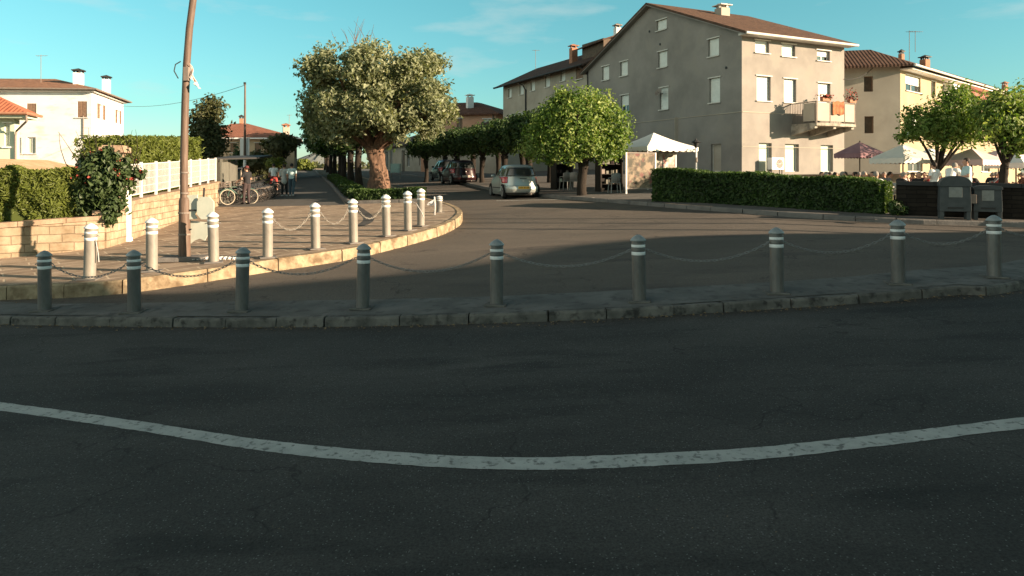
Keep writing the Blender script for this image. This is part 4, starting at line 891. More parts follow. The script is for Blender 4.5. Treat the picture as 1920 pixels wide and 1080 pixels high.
chimney(whi, PH(12.2, 1.2, EH + .25), .85, 1.6, 'white', M['chimbrick']); chimney(whi, PH(1.75, 2.2, EH + .45), .7, 1.15, 'white', M['dark']); chimney(whi, PH(.9, 7.4, EH + .2), .62, 1.55, 'white', M['dark'])
antenna(PH(12.2, 1.2, EH + 2.1), .9, .5, 'small antenna fixed above the left chimney of the white house', 3, .7)
antenna(PH(5.0, 2.6, EH + .9), 2.3, .15, 'tall antenna mast standing on the white house roof', 4, .9)
tv, zv = wall_pt(H0, HV, 188.5, 185); mb = MB(); mb.box(PH(-.01, tv, zv) - lw_, (.45, .03, .35), math.atan2(HV[1], HV[0])); mb.build('vent', M['trim'], whi)

# ---- pale green bungalow at the left edge
B0 = Vector((*pt(27, 38.0), 0)); BU = norm2(-.9985, -.05); BN = (.05, -.9985); BV = norm2(-.285, 1); BVN = (BV[1], -BV[0])
bun = thing('green_bungalow', 'pale green rendered bungalow with a bright red tiled roof by the left hedge', 'house', (B0.x, B0.y, -.3))
EB = zpx(212, 38); gh_ = [((8, 19, 231, 275), 'pale')]; bh = [hole_px(B0, BU, r) for r, _ in gh_]
wall(bun, B0, BU, BN, 0, 8, -.3, EB, bh, M['plaster_green']); fit(bun, B0, BU, BN, bh[0], 'pale', trimmat=M['white'])
wall(bun, B0, BV, BVN, 0, 0.7, -.3, EB, [], M['plaster_green'])
PB = lambda a, b, z: Vector((B0.x + BU[0] * a + BV[0] * b, B0.y + BU[1] * a + BV[1] * b, z))
tb_ = tiles('tiles_red', (0.34, 0.10, 0.055), (0.46, 0.16, 0.085), math.atan2(-BN[1], -BN[0]))
rb = roofpart(bun, [[PB(9, -1.0, EB - .02), PB(-1.0, -1.0, EB - .02), PB(1.6, 1.0, EB + 1.2), PB(9, 1.0, EB + 1.2)], [PB(-1.0, -1.0, EB - .02), PB(-1.0, 1.0, EB - .02), PB(1.6, 1.0, EB + 1.2)]], .14, 'roof', tb_)
lb_ = Vector(bun.location)
mb = MB(); mb.slab([PB(-.9, -.9, EB - .16) - lb_, PB(9, -.9, EB - .16) - lb_, PB(9, -.004, EB - .16) - lb_, PB(-.9, -.004, EB - .16) - lb_], .16); mb.slab([PB(-.9, 0.0, EB - .162) - lb_, PB(-.004, 0.0, EB - .162) - lb_, PB(-.004, .9, EB - .162) - lb_, PB(-.9, .9, EB - .162) - lb_], .16); mb.build('eave_board', M['plaster_green'], rb)
pipe(bun, [PB(9, -1.08, EB - .1), PB(-1.08, -1.08, EB - .1), PB(-1.08, 1.0, EB - .1)], .08, 'gutter', M['chimbrick'])
pipe(bun, [PB(-1.0, -.98, EB - .15), PB(-1.0, -.9, EB - .5), PB(-.15, -.12, EB - 1.0), PB(-.10, -.10, EB - 1.3), PB(-.10, -.10, -.2)], .055, 'downpipe')
# ---- low outbuilding with a pale tiled roof between hedge and white house
S0 = Vector((*pt(20, 30.0), 0)); S1 = Vector((*pt(150, 34.0), 0)); d = (S1 - S0).normalized(); nn_ = Vector((-d.y, d.x, 0))
shd = thing('garden_shed', 'low garden outbuilding with a pale tan tiled roof behind the left hedge', 'shed', S0 * 1.0)
z_e, z_r = zpx(317, 30), zpx(299, 34)
mb = MB(); ls = Vector(shd.location); mb.box((S0 + S1) / 2 + nn_ * 1.3 - ls + Vector((0, 0, z_e / 2 - .05)), ((S1 - S0).length + 1.6, 2.4, z_e - .1), math.atan2(d.y, d.x)); mb.build('wall', M['plaster_tan'], shd)
def sz(v, z): w = v.copy(); w.z = z; return w
ts_ = tiles('tiles_pale', (0.42, 0.28, 0.16), (0.56, 0.40, 0.25), math.atan2(nn_.y, nn_.x), .3)
roofpart(shd, [[sz(S0 - d * 2, z_e), sz(S1 + d * .9, z_e), sz(S1 + nn_ * 2.6 + d * .9, z_r), sz(S0 + nn_ * 2.6 - d * 2, z_r)]], .14, 'roof', ts_)

# ---- far house at the end of the avenue (left)
F0 = Vector((*pt(552, 66.0), 0)); FU = norm2(-1, .02); FN = (-.02, -1); FV = norm2(-.285, 1); FVN = (FV[1], -FV[0])
far = thing('avenue_house', 'tan house with a wide red tiled roof beyond the bicycles', 'house', (F0.x, F0.y, .5))
EF = zpx(259, 66); fw_ = [((478, 490, 268, 286), 'shutter'), ((432, 444, 268, 286), 'shutter')]; fh_ = [hole_px(F0, FU, r) for r, _ in fw_]
wall(far, F0, FU, FN, 0, 9.2, .5, EF, fh_, M['plaster_tan']); [fit(far, F0, FU, FN, h, s) for h, (r, s) in zip(fh_, fw_)]
wall(far, F0, FV, FVN, 0, 10, .5, EF, [(2, 3, EF - 1.8, EF - .6), (5, 6, EF - 1.8, EF - .6)], M['plaster_cream']); [fit(far, F0, FV, FVN, h, 'openshutter') for h in [(2, 3, EF - 1.8, EF - .6), (5, 6, EF - 1.8, EF - .6)]]
PF = lambda a, b, z: Vector((F0.x + FU[0] * a + FV[0] * b, F0.y + FU[1] * a + FV[1] * b, z))
tf_ = tiles('tiles_redbrown', (0.20, 0.085, 0.055), (0.30, 0.13, 0.085), R(90)); RF = EF + 1.75
roofpart(far, [[PF(9.8, -.6, EF), PF(-.6, -.6, EF), PF(5.0, 5, RF), PF(6.6, 5, RF)], [PF(-.6, -.6, EF), PF(-.6, 10.6, EF), PF(5.0, 5.4, RF), PF(5.0, 5.0, RF)], [PF(9.8, 10.6, EF), PF(9.8, -.6, EF), PF(6.6, 5, RF), PF(6.6, 5.4, RF)]], .14, 'roof', tf_)
pipe(far, [PF(9.8, -.66, EF - .05), PF(-.66, -.66, EF - .05), PF(-.66, 10.6, EF - .05)], .07, 'gutter', M['white'])
chimney(far, PF(8.3, 1.8, EF + .5), .6, 1.2, 'brick'); chimney(far, PF(.9, 2.6, EF + .5), .6, .7, 'cream', M['chimbrick']); chimney(far, PF(5.6, 5.1, RF), .4, .5, 'brick', M['dark'])
antenna(PF(.6, 2.9, EF + .6), 1.9, .5, 'short mast antenna on the red roof of the tan house', 2, .5)

# ---- terrace behind the side road and pink house above the small trees
T0 = Vector((*pt(932, 60.0), 0)); TU = norm2(-.40, .92); TN = (-TU[1], TU[0])
if TN[1] > 0: TN = (-TN[0], -TN[1])
ter = thing('grey_terrace', 'dim grey terrace house with dark doorways seen behind the plane tree trunk', 'house', (T0.x, T0.y, .6))
ET = zpx(246, 60); tw = [((722, 728, 284, 318), 'glass'), ((731, 736, 282, 318), 'glass'), ((753, 759, 282, 322), 'wooddoor'), ((763, 768, 284, 312), 'glass'), ((786, 795, 296, 310), 'glass'), ((735, 741, 250, 266), 'glass')]
th_ = [hole_px(T0, TU, r) for r, _ in tw]
wall(ter, T0, TU, TN, 0, 48, .6, ET, th_, M['plaster_long']); [fit(ter, T0, TU, TN, h, s, sill=False) for h, (r, s) in zip(th_, tw)]
PT_ = lambda a, b, z: Vector((T0.x + TU[0] * a - TN[0] * b, T0.y + TU[1] * a - TN[1] * b, z))
wall(ter, PT_(0, 0, 0), (-TN[0], -TN[1]), (-TU[0], -TU[1]), 0, 6, .6, ET, [], M['plaster_long'], name='end_wall')
roofpart(ter, [[PT_(-.5, -.5, ET), PT_(48, -.5, ET), PT_(48, 6, ET + 2.2), PT_(-.5, 6, ET + 2.2)]], .14, 'roof', tl_)
p = at(742, 327, RPAV); q = at(741, 327, RPAV)
sg = thing('site_board', 'pale green white notice board standing at the foot of the dim terrace', 'board', Vector((*pt(742, 62), 0)) + Vector((0, 0, zpx(324, 62))))
mb = MB(); mb.box((0, 0, .42), (.95, .06, .8), .35); mb.build('panel', mat('board_face', (0.40, 0.50, 0.44), (0.50, 0.60, 0.53), 5, .6), sg)
mb = MB(); mb.bar((-.4, .05, -.6), (-.4, .05, .8), .06); mb.bar((.4, .05, -.6), (.4, .05, .8), .06); mb.build('leg', M['gutter'], sg)
K0 = Vector((*pt(930, 78.0), 0)); KU = norm2(-.97, .24); KN = (-.24, -.97)
if True:
    pin = thing('pink_house', 'salmon pink house with a dark tiled hip roof above the row of small trees', 'house', (K0.x, K0.y, 2.0))
    EK = zpx(213, 78); kw = [((906, 921, 223, 250), 'pale'), ((856, 867, 222, 250), 'shutter')]; kh = [hole_px(K0, KU, r) for r, _ in kw]
    wall(pin, K0, KU, KN, 0, 9, 2.0, EK, kh, M['plaster_pink'], depth=.2); [fit(pin, K0, KU, KN, h, s, sill=True, trimmat=M['white']) for h, (r, s) in zip(kh, kw)]
    KV = norm2(.5, .866); KVN = (.866, -.5)
    wall(pin, K0, KV, KVN, 0, 7, 2.0, EK, [(1.4, 2.3, EK - 2.2, EK - .6)], M['plaster_pink'], depth=.2); fit(pin, K0, KV, KVN, (1.4, 2.3, EK - 2.2, EK - .6), 'glass', trimmat=M['white'])
    PK = lambda a, b, z: Vector((K0.x + KU[0] * a + KV[0] * b, K0.y + KU[1] * a + KV[1] * b, z))
    tk_ = tiles('tiles_brownred', (0.085, 0.042, 0.030), (0.15, 0.075, 0.052), R(80))
    roofpart(pin, [[PK(9.5, -.6, EK), PK(-.7, -.7, EK), PK(4.3, 3.6, EK + 1.7), PK(9.5, 3.6, EK + 1.7)], [PK(-.7, -.7, EK), PK(-.6, 7.5, EK), PK(4.3, 4.6, EK + 1.7), PK(4.3, 3.6, EK + 1.7)]], .14, 'roof', tk_)
    chimney(pin, PK(4.0, 1.6, EK + .8), .7, 1.3, 'white', M['white'])
    tp_ = wall_t(K0, KU, 925); pipe(pin, [PK(tp_, -.08, EK - .2), PK(tp_, -.08, 2.2)], .06, 'downpipe')

# ---- unseen house added at the right, its roofline shaped to the near road's shadow edge
SD = (SDIR.x / math.cos(SUN_EL), SDIR.y / math.cos(SUN_EL)); SN = (-SD[1], SD[0])
def sc_pt(t, c, z): return Vector((SD[0] * t + SN[0] * c, SD[1] * t + SN[1] * c, z))
SHP = [(24, 0), (24, 5.9), (20.8, 7.05), (18.5, 8.2), (17.6, 9.0), (15.8, 9.4), (13.7, 9.45), (12, 9.7), (11, 10.0), (9.9, 10.25), (9.6, 10.4), (9.4, 10.9), (9, 11.3), (8, 11.8), (-4, 13.6), (-22, 13.6), (-22, 0)]
occ = thing('unseen_house', 'unseen house shape added outside the view to the right to shade the near road', 'house', sc_pt(30, 0, 0))
lo_ = Vector(occ.location); mb = MB()
fr = [sc_pt(30, c, z) - lo_ for c, z in SHP]; bk = [sc_pt(39, c, z) - lo_ for c, z in SHP]; n_ = len(fr)
mb.add(fr + bk, [tuple(range(n_)), tuple(range(2 * n_ - 1, n_ - 1, -1))] + [(i, n_ + i, n_ + (i + 1) % n_, (i + 1) % n_) for i in range(n_)]); mb.build('wall', M['plaster_tan'], occ)
mb = MB()
for i in range(1, n_ - 2):
    a, b = SHP[i], SHP[i + 1]
    mb.slab([sc_pt(29.6, a[0], a[1] + .12) - lo_, sc_pt(29.6, b[0], b[1] + .12) - lo_, sc_pt(39.4, b[0], b[1] + .12) - lo_, sc_pt(39.4, a[0], a[1] + .12) - lo_], .1)
mb.build('roof', tl_, occ)

spole = None  # unseen poles added to throw thin shadow bands across the lit road
for c_, lab in ((18.9, 'added unseen pole for a thin shadow band, nearest the unseen house'), (20.3, 'added unseen pole for a thin shadow band, middle of three'), (21.4, 'added unseen pole for a thin shadow band, nearest the low wall')):
    q = sc_pt(19 + 1.5 * (c_ - 19), c_, 0); q.z = 1.2
    if spole is None:
        spole = thing('shadow_pole', lab, 'shadow pole', q, 0, 'unseen shadow poles on the right'); mb = MB(); mb.tube([(0, 0, 0), (0, 0, 1.2), (0, 0, 8.2)], [.10, .09, .06], 12); mb.build('pole', M['gutter'], spole, smooth=True)
        mb = MB(); mb.tube([(0, 0, 8.1), (-.5, .1, 8.5), (-1.3, .2, 8.6)], .04, 8); mb.build('arm', M['gutter'], spole); mb = MB(); mb.ball((-1.55, .24, 8.58), (.36, .16, .09), 12); mb.build('pole_head', M['gutter'], spole, smooth=True)
    else: dup(spole, q, .2, lab)
# ------------------------------------------------------------------ vegetation
def leaf_mesh(name, cent, size, m, seed=0, up=0.25, aspect=0.55, outward=None, core=None, jit=0.35, shp='diamond', vals=None):
    """One mesh of many small bent leaves at the given points, each with its own random tone."""
    g = np.random.default_rng(seed); n = len(cent); cent = np.asarray(cent, float)
    nr = g.normal(size=(n, 3)); nr[:, 2] += up
    if outward is not None: nr = nr * 0.75 + outward * 0.8
    nr /= np.linalg.norm(nr, axis=1)[:, None]
    a = np.cross(nr, g.normal(size=(n, 3))); a /= np.linalg.norm(a, axis=1)[:, None]; b = np.cross(nr, a)
    s = size * (1 + jit * g.normal(size=(n, 1))); s = np.clip(s, size * .45, size * 1.9)
    if shp == 'spray': aspect = 0.32
    p = np.stack([cent - a * s, cent - b * s * aspect + nr * s * .18, cent + a * s - nr * s * .10, cent + b * s * aspect + nr * s * .18], 1).reshape(-1, 3)
    f = np.arange(4 * n).reshape(n, 4)
    v = p.tolist(); fl = f.tolist()
    val = np.clip(g.normal(.5, .2, n) if vals is None else vals + g.normal(0, .13, n), 0, 1)
    if core is not None:
        bq = len(v); v += core[0]; fl += [[bq + i for i in q] for q in core[1]]; val = np.concatenate([val, np.zeros(len(core[1])) + .12])
    me = bpy.data.meshes.new(name); me.from_pydata(v, [], fl); me.materials.append(m)
    at_ = me.attributes.new('rnd', 'FLOAT', 'FACE'); at_.data.foreach_set('value', val.astype(np.float32)); me.update()
    return me
def obj(name, me, parent=None):
    o = bpy.data.objects.new(name, me); COL.objects.link(o)
    if parent is not None: o.parent = parent
    return o
def crown_points(blobs, n, seed, shell=0.55, lump=0.22):
    """Points in a union of ellipsoids, thick towards the skin, with lumpy outlines; returns points, outward directions, clump tones."""
    g = np.random.default_rng(seed); vol = np.array([b[3] * b[4] * b[5] for b in blobs]) ** (2 / 3); cnt = np.maximum(1, (n * vol / vol.sum()).astype(int))
    P, O, V = [], [], []
    for b, k in zip(blobs, cnt):
        d = g.normal(size=(k, 3)); d /= np.linalg.norm(d, axis=1)[:, None]
        r = (shell + (1 - shell) * g.random(k)) ** 0.8
        ph = g.uniform(0, 6.28, 6)
        lm = 1 + lump * (np.sin(d[:, 0] * 5 + ph[0]) * np.sin(d[:, 1] * 5 + ph[1]) + .6 * np.sin(d[:, 2] * 9 + d[:, 0] * 7 + ph[2]) + .4 * np.sin(d[:, 1] * 14 + ph[3]))
        q = d * (r * lm)[:, None] * np.array(b[3:6]) + np.array(b[:3])
        P.append(q); O.append(d); V.append(np.full(k, .5) + .12 * np.sin(d[:, 0] * 6 + ph[4]) + g.normal(0, .05))
    return np.concatenate(P), np.concatenate(O), np.concatenate(V)
def limb(mb, a, b, r0, r1, bend=0.15, k=6, n=9, r=None):
    r = r or rnd; a, b = Vector(a), Vector(b); L = (b - a).length
    mid = (a + b) / 2 + Vector((r.uniform(-1, 1), r.uniform(-1, 1), r.uniform(-.2, .6))) * L * bend
    pts = [a.lerp(mid, t).lerp(mid.lerp(b, t), t) for t in [i / k for i in range(k + 1)]]
    mb.tube(pts, [r0 + (r1 - r0) * i / k for i in range(k + 1)], n); return pts
def tree(name, label, base, trunk_h, r0, r1, blobs, n, leaf, lm, bark, seed, group=None, lean=(0, 0), limbs=6, up=.3, shell=.5, lump=.22, cat='tree', twigs=0, knob=0.0, aspect=.55, leafless=None):
    r = random.Random(seed); t = thing(name, label, cat, base, 0, group); mb = MB()
    k = 10; pts = []; rad = []
    for i in range(k + 1):
        f = i / k; pts.append(Vector((lean[0] * f + .04 * math.sin(f * 5 + seed), lean[1] * f, -0.15 + (trunk_h + .15) * f)))
        rad.append(r0 + (r1 - r0) * f ** .7 + (r0 * .35 * (1 - f) ** 6) + knob * r1 * (f ** 5) + r0 * .06 * r.uniform(-1, 1))
    mb.tube(pts, rad, 28 if r0 > .4 else 14)
    if r0 > .4:
        for i in range(k + 1):
            for j in range(28):
                v = Vector(mb.v[i * 28 + j]); d = v - pts[i]; a = 2 * math.pi * j / 28 + i * .16; mb.v[i * 28 + j] = tuple(pts[i] + d * (1 + .11 * math.sin(a * 3 + 1) + .07 * math.sin(a * 5 + i * .5) + .05 * math.sin(a * 9 + i)))
    top = pts[-1]; C = Vector((sum(b[0] for b in blobs) / len(blobs), sum(b[1] for b in blobs) / len(blobs), 0))
    for i in range(limbs):
        b = blobs[i % len(blobs)]; e = Vector((b[0] + r.uniform(-.5, .5) * b[3], b[1] + r.uniform(-.5, .5) * b[4], b[2] + r.uniform(-.1, .5) * b[5]))
        pp = limb(mb, top - Vector((0, 0, r.uniform(0.05, .25) * trunk_h * .4)), e, r1 * r.uniform(.45, .7), .03, .16, r=r)
        for _ in range(3):
            s = pp[r.randrange(2, len(pp))]; limb(mb, s, s + Vector((r.uniform(-1, 1), r.uniform(-1, 1), r.uniform(-.2, 1))) * b[3] * .55, r1 * .18, .012, .2, 4, 5, r)
    for _ in range(twigs):
        b = leafless or blobs[0]; s = Vector((b[0] + r.uniform(-.7, .7) * b[3], b[1] + r.uniform(-.5, .5) * b[4], b[2] + b[5] * .4))
        limb(mb, s, s + Vector((r.uniform(-.7, .7), r.uniform(-.4, .4), r.uniform(.8, 1.5))) * b[5] * .55, .016, .005, .12, 4, 5, r)
    mb.build('trunk', bark, t, smooth=True)
    P, O, V = crown_points(blobs, n, seed, shell, lump)
    obj('crown', leaf_mesh('crown', P, leaf, lm, seed, up, aspect, O, vals=V), t)
    return t
# --- the big plane tree in the bed
bp = at(712, 362, PAV); kx = bp.y / F      # metres per photograph pixel at its depth
def bl(px, py, rx, ry=None, dy=0.0, rz=None): return ((px - 712) * kx, dy, zpx(py, bp.y) - bp.z, rx * kx, (ry or rx) * kx, (rz or rx) * kx)
gb_ = random.Random(17); big_blobs = []
OUT = [(560, 150), (585, 112), (620, 92), (660, 98), (700, 92), (740, 82), (790, 84), (830, 110), (856, 150), (866, 190), (846, 222), (800, 256), (752, 270), (700, 268), (650, 272), (600, 262), (584, 225), (562, 190)]
def inside(x, y):
    c = False
    for (x0, y0), (x1, y1) in zip(OUT, OUT[1:] + OUT[:1]):
        if (y0 > y) != (y1 > y) and x < (x1 - x0) * (y - y0) / (y1 - y0) + x0: c = not c
    return c
while len(big_blobs) < 95:
    px_, py_, r_ = gb_.uniform(555, 870), gb_.uniform(80, 275), gb_.uniform(19, 34)
    if not all(inside(px_ + r_ * .8 * math.cos(a), py_ + r_ * .62 * math.sin(a)) for a in np.linspace(0, 6.28, 9)): continue
    e_ = max(0.1, 1 - ((px_ - 712) / 160) ** 2 - ((py_ - 175) / 110) ** 2) ** .5
    big_blobs.append(bl(px_, py_, r_, dy=gb_.choice([-1, -1, 1, .3]) * gb_.uniform(.5, 1) * 3.2 * e_, rz=r_ * .78))
big_blobs += [bl(590, 212, 28, dy=-.6), bl(606, 240, 28, dy=-.9, rz=22), bl(640, 254, 28, dy=-1.0, rz=20), bl(580, 182, 24), bl(842, 212, 24, dy=-.4), bl(815, 236, 26, dy=-.8), bl(800, 112, 26), bl(712, 170, 80, rz=58), bl(650, 185, 50), bl(770, 180, 52)]
big_t = tree('plane_tree', 'big old plane tree with a silvery grey green crown and sunlit twisted trunk', bp, 2.35, .52, .36, big_blobs, 50000, .095, M['leaf_plane'], M['barkplane'], 5, lean=(-.28, 0.1), limbs=14, twigs=14, knob=.12, leafless=bl(668, 105, 60), lump=.26, shell=.25)
# straggling shoots above the crown
g2 = np.random.default_rng(91); pts_ = []
for i in range(60):
    x0, x1 = g2.uniform(595, 850), 0; a = np.array(bl(x0, 112 + .0012 * (x0 - 725) ** 2, 1)[:3]); d = np.array([g2.uniform(-.25, .25), g2.uniform(-.3, .3), 1.0])
    if x0 < 700: L = g2.uniform(.7, 1.55)
    else: L = g2.uniform(.3, .8)
    for k in range(int(18 * L)): pts_.append(a + d * L * g2.random() + g2.normal(0, .07, 3))
obj('sprays', leaf_mesh('sprays', pts_, .085, M['leaf_plane'], 92), big_t)
# --- the avenue of planes behind it, and its copies
av = None; av_spots = [(-9.4, 42.5, 1.0), (-11.4, 49, 1.04), (-13.6, 56, 1.0), (-15.6, 63, 1.08), (-18.4, 72, 1.0), (-21.4, 82, 1.05), (-25.0, 94, 1.0), (-28.8, 107, 1.0)]
ORD2 = ['nearest', 'second', 'third', 'fourth', 'fifth', 'sixth', 'seventh', 'farthest']
for i, (x, y, s) in enumerate(av_spots):
    b = Vector((x, y, G(x, y) + PAV - .05)); lab = f'dark leaved avenue tree beside the path, {ORD2[i]} behind the big plane tree'
    if av is None:
        av = tree('avenue_tree', lab, b, 2.6, .24, .17, [(-.9, -.2, 3.7, 2.0, 2.0, 1.5), (.9, .3, 3.9, 2.1, 2.0, 1.6), (0, 0, 4.9, 2.1, 2.1, 1.4), (-.3, -1.1, 3.9, 1.7, 1.5, 1.3), (.2, 1.2, 4.0, 1.8, 1.6, 1.3), (-1.9, .3, 4.2, 1.2, 1.3, 1.1), (1.9, -.4, 4.2, 1.2, 1.3, 1.1)], 7000, .17, M['leaf_dark'], M['bark'], 21, 'trees of the avenue along the path', limbs=7, knob=.3)
    else: dup(av, b, 1.3 * i, lab, scale=s)
# a second line of trunks across the lane, dim behind the first
for i, (x, y) in enumerate([(-3.6, 47.5), (-6.2, 55.5)]): pass
# --- row of small pollarded planes along the right of the side road
ORD3 = ['first', 'second', 'third', 'fourth', 'fifth', 'sixth']
rowp = [(794, 346, 50), (851, 350, 46), (898, 354, 43.0), (940, 359, 40), (985, 365, 37.0), (1040, 369, 35.0)]; sm = None
for i, (px, py, D) in enumerate(rowp):
    x, y = pt(px, D); b = Vector((x + .2, y, G(x, y) + RPAV)); lab = f'small dark pollarded plane tree lining the side road, {ORD3[i]} from its far end'
    if sm is None:
        sm = tree('street_tree', lab, b, 1.75, .17, .15, [(0, 0, 2.85, 1.35, 1.3, .95), (-.8, -.2, 2.7, 1.0, 1.0, .8), (.85, .1, 2.75, 1.0, 1.0, .85), (.1, -.7, 2.7, 1.1, .9, .8), (.1, .6, 3.0, 1.1, .9, .8), (-.2, 0, 3.4, 1.0, .9, .6)], 4200, .115, M['leaf_dark'], M['bark'], 31, 'pollarded planes along the side road', limbs=7, knob=.6)
        sm.scale = (.85,) * 3
    else: dup(sm, b, 1.7 * i, lab, scale=(.85, .88, .90, .95, 1.0, 1.08)[i])
for px, D, s, lab in ((820, 55, .95, 'small dark tree of the second row, farthest from the silver car'), (872, 50, .95, 'small dark tree of the second row behind the red car'), (918, 46.5, 1.0, 'small dark tree of the second row between the two cars'), (962, 43, 1.0, 'small dark tree of the second row behind the silver car'), (1012, 40, 1.05, 'small dark tree of the second row nearest the bright green tree')):
    x, y = pt(px, D); dup(sm, Vector((x + .6, y, G(x, y) + RPAV)), px * .7, lab, scale=s)
# --- the bright plane by the tent
tp = at(1092, 366, RPAV); k2 = tp.y / F
def b2(px, py, rx, dy=0.0, rz=None): return ((px - 1094) * k2 * 1.05, dy, zpx(py + 8, tp.y) - tp.z, rx * k2 * 1.05, rx * k2, (rz or rx) * k2)
tree('street_tree', 'bright green pollarded plane tree with sunlit yellow top, standing before the white tent', tp, 1.5, .20, .18, [b2(1005, 270, 32, .2, 24), b2(1030, 283, 30, -.3, 20), b2(1066, 284, 34, -.5, 18), b2(1128, 280, 34, -.2, 20), b2(1152, 272, 26, .3, 20), b2(1040, 232, 48), b2(1095, 222, 56, -.4), b2(1140, 232, 46), b2(1075, 196, 46), b2(1060, 190, 30, .4), b2(1120, 200, 44, .2), b2(1150, 255, 30, -.3, 24), b2(1090, 262, 48, -.6, 24), b2(1040, 262, 40, -.2, 26), b2(1015, 248, 30), b2(1062, 178, 22), b2(1165, 240, 20)], 19000, .068, M['leaf_bright'], M['bark'], 41, limbs=10, knob=.4, lump=.22, shell=.4)
# --- trees of the café terrace
def cafe_tree(lab, px, D, th, r0, blobs, n, seed, lean=(0, 0), lm='leaf_bright'):
    x, y = pt(px, D); k = D / F; bb = [((a - px) * k, dy, zpx(b, D) - TERR, r_ * k, r_ * k * 1.1, r_ * k * .9) for a, b, r_, dy in blobs]
    return tree('terrace_tree', lab, (x, y, TERR), th, r0, r0 * .8, bb, int(n * 1.5), .068, M[lm], M['bark'], seed, 'trees on the café terrace', lean, limbs=8, lump=.26, shell=.3)
cafe_tree('green terrace tree with a forked trunk, left of the two café trees', 1757, 28.0, 1.35, .17, [(1745, 238, 42, 0), (1795, 235, 46, .3), (1780, 205, 46, 0), (1820, 215, 36, 0), (1725, 225, 34, .2), (1765, 250, 36, -.4), (1812, 250, 30, -.3), (1798, 180, 30, 0), (1705, 250, 22, 0), (1690, 258, 12, 0)], 6500, 51)
cafe_tree('green terrace tree with pale split trunk at the right end of the low wall', 1883, 25.5, 1.55, .17, [(1870, 235, 46, 0), (1910, 225, 56, .3), (1885, 200, 46, 0), (1930, 260, 44, -.3), (1850, 215, 30, 0), (1950, 205, 56, .3), (1895, 265, 34, -.3), (1868, 192, 20, 0)], 6000, 52)
cafe_tree('dark green tree standing against the yellow house at the right edge', 1945, 33, 2.0, .2, [(1945, 180, 44, 0), (1960, 240, 60, 0), (1930, 290, 40, 0)], 2600, 53, lm='leaf_dark')
# --- dark evergreen behind the fence on the left, small trees by the far house
x, y = pt(390, 41.0); zb_ = G(x, y) + PAV; k = 41.0 / F
tree('evergreen_tree', 'dense dark evergreen tree rising behind the white fence and tall hedge', (x, y, zb_), 1.0, .2, .15, [((a - 390) * k, dy, zpx(b, 41) - zb_, rx * k, rx * k, rz * k) for a, b, rx, rz, dy in [(385, 275, 32, 38, 0), (398, 250, 32, 34, -.2), (378, 232, 26, 28, 0), (402, 205, 22, 26, .1), (388, 215, 26, 28, -.2), (365, 265, 20, 26, 0), (408, 275, 20, 24, 0), (394, 190, 10, 16, 0)]], 6500, .10, M['leaf_olive'], M['bark'], 61, limbs=6, shell=.3, lump=.28)
def small_tree(name, lab, px, py, D, blobs, n, leaf, lm, seed, th=1.2, r0=.12):
    x, y = pt(px, D); zb = G(x, y) + PAV; k = D / F
    return tree(name, lab, (x, y, zb), th, r0, r0 * .7, [((a - px) * k, dy, zpx(b, D) - zb, rx * k, rx * k, rz * k) for a, b, rx, rz, dy in blobs], n, leaf, M[lm], M['bark'], seed, limbs=5, lump=.22, shell=.35)
small_tree('umbrella_tree', 'small olive brown tree with a flat spreading crown in front of the tan house', 527, 330, 52, [(527, 275, 30, 16, 0), (508, 272, 20, 14, 0), (545, 268, 18, 14, 0), (530, 262, 22, 12, 0), (522, 288, 18, 10, 0)], 2600, .13, 'leaf_olive', 71, 1.6, .12)
small_tree('garden_bush', 'olive green bush growing left of the flat crowned tree', 485, 325, 54, [(485, 300, 18, 22, 0), (472, 306, 12, 18, 0), (500, 306, 14, 14, 0)], 1500, .12, 'leaf_olive', 72, .5, .08)
small_tree('cypress_tree', 'narrow dark conifer beside the white banner on the thin pole', 444, 325, 54, [(444, 290, 7, 26, 0), (441, 304, 10, 16, 0), (448, 304, 8, 16, 0)], 900, .10, 'leaf_dark', 73, .6, .07)
small_tree('garden_bush', 'light green bush low behind the people on the path', 515, 330, 50, [(512, 306, 16, 10, 0), (524, 304, 12, 10, 0)], 800, .11, 'leaf_thuja', 74, .4, .06)
small_tree('roadside_tree', 'yellow green tree at the crest where the path meets the sky', 572, 320, 105, [(568, 308, 12, 10, 0), (580, 312, 10, 8, 0), (560, 312, 8, 8, 0)], 700, .28, 'leaf_thuja', 75, 1.2, .15)

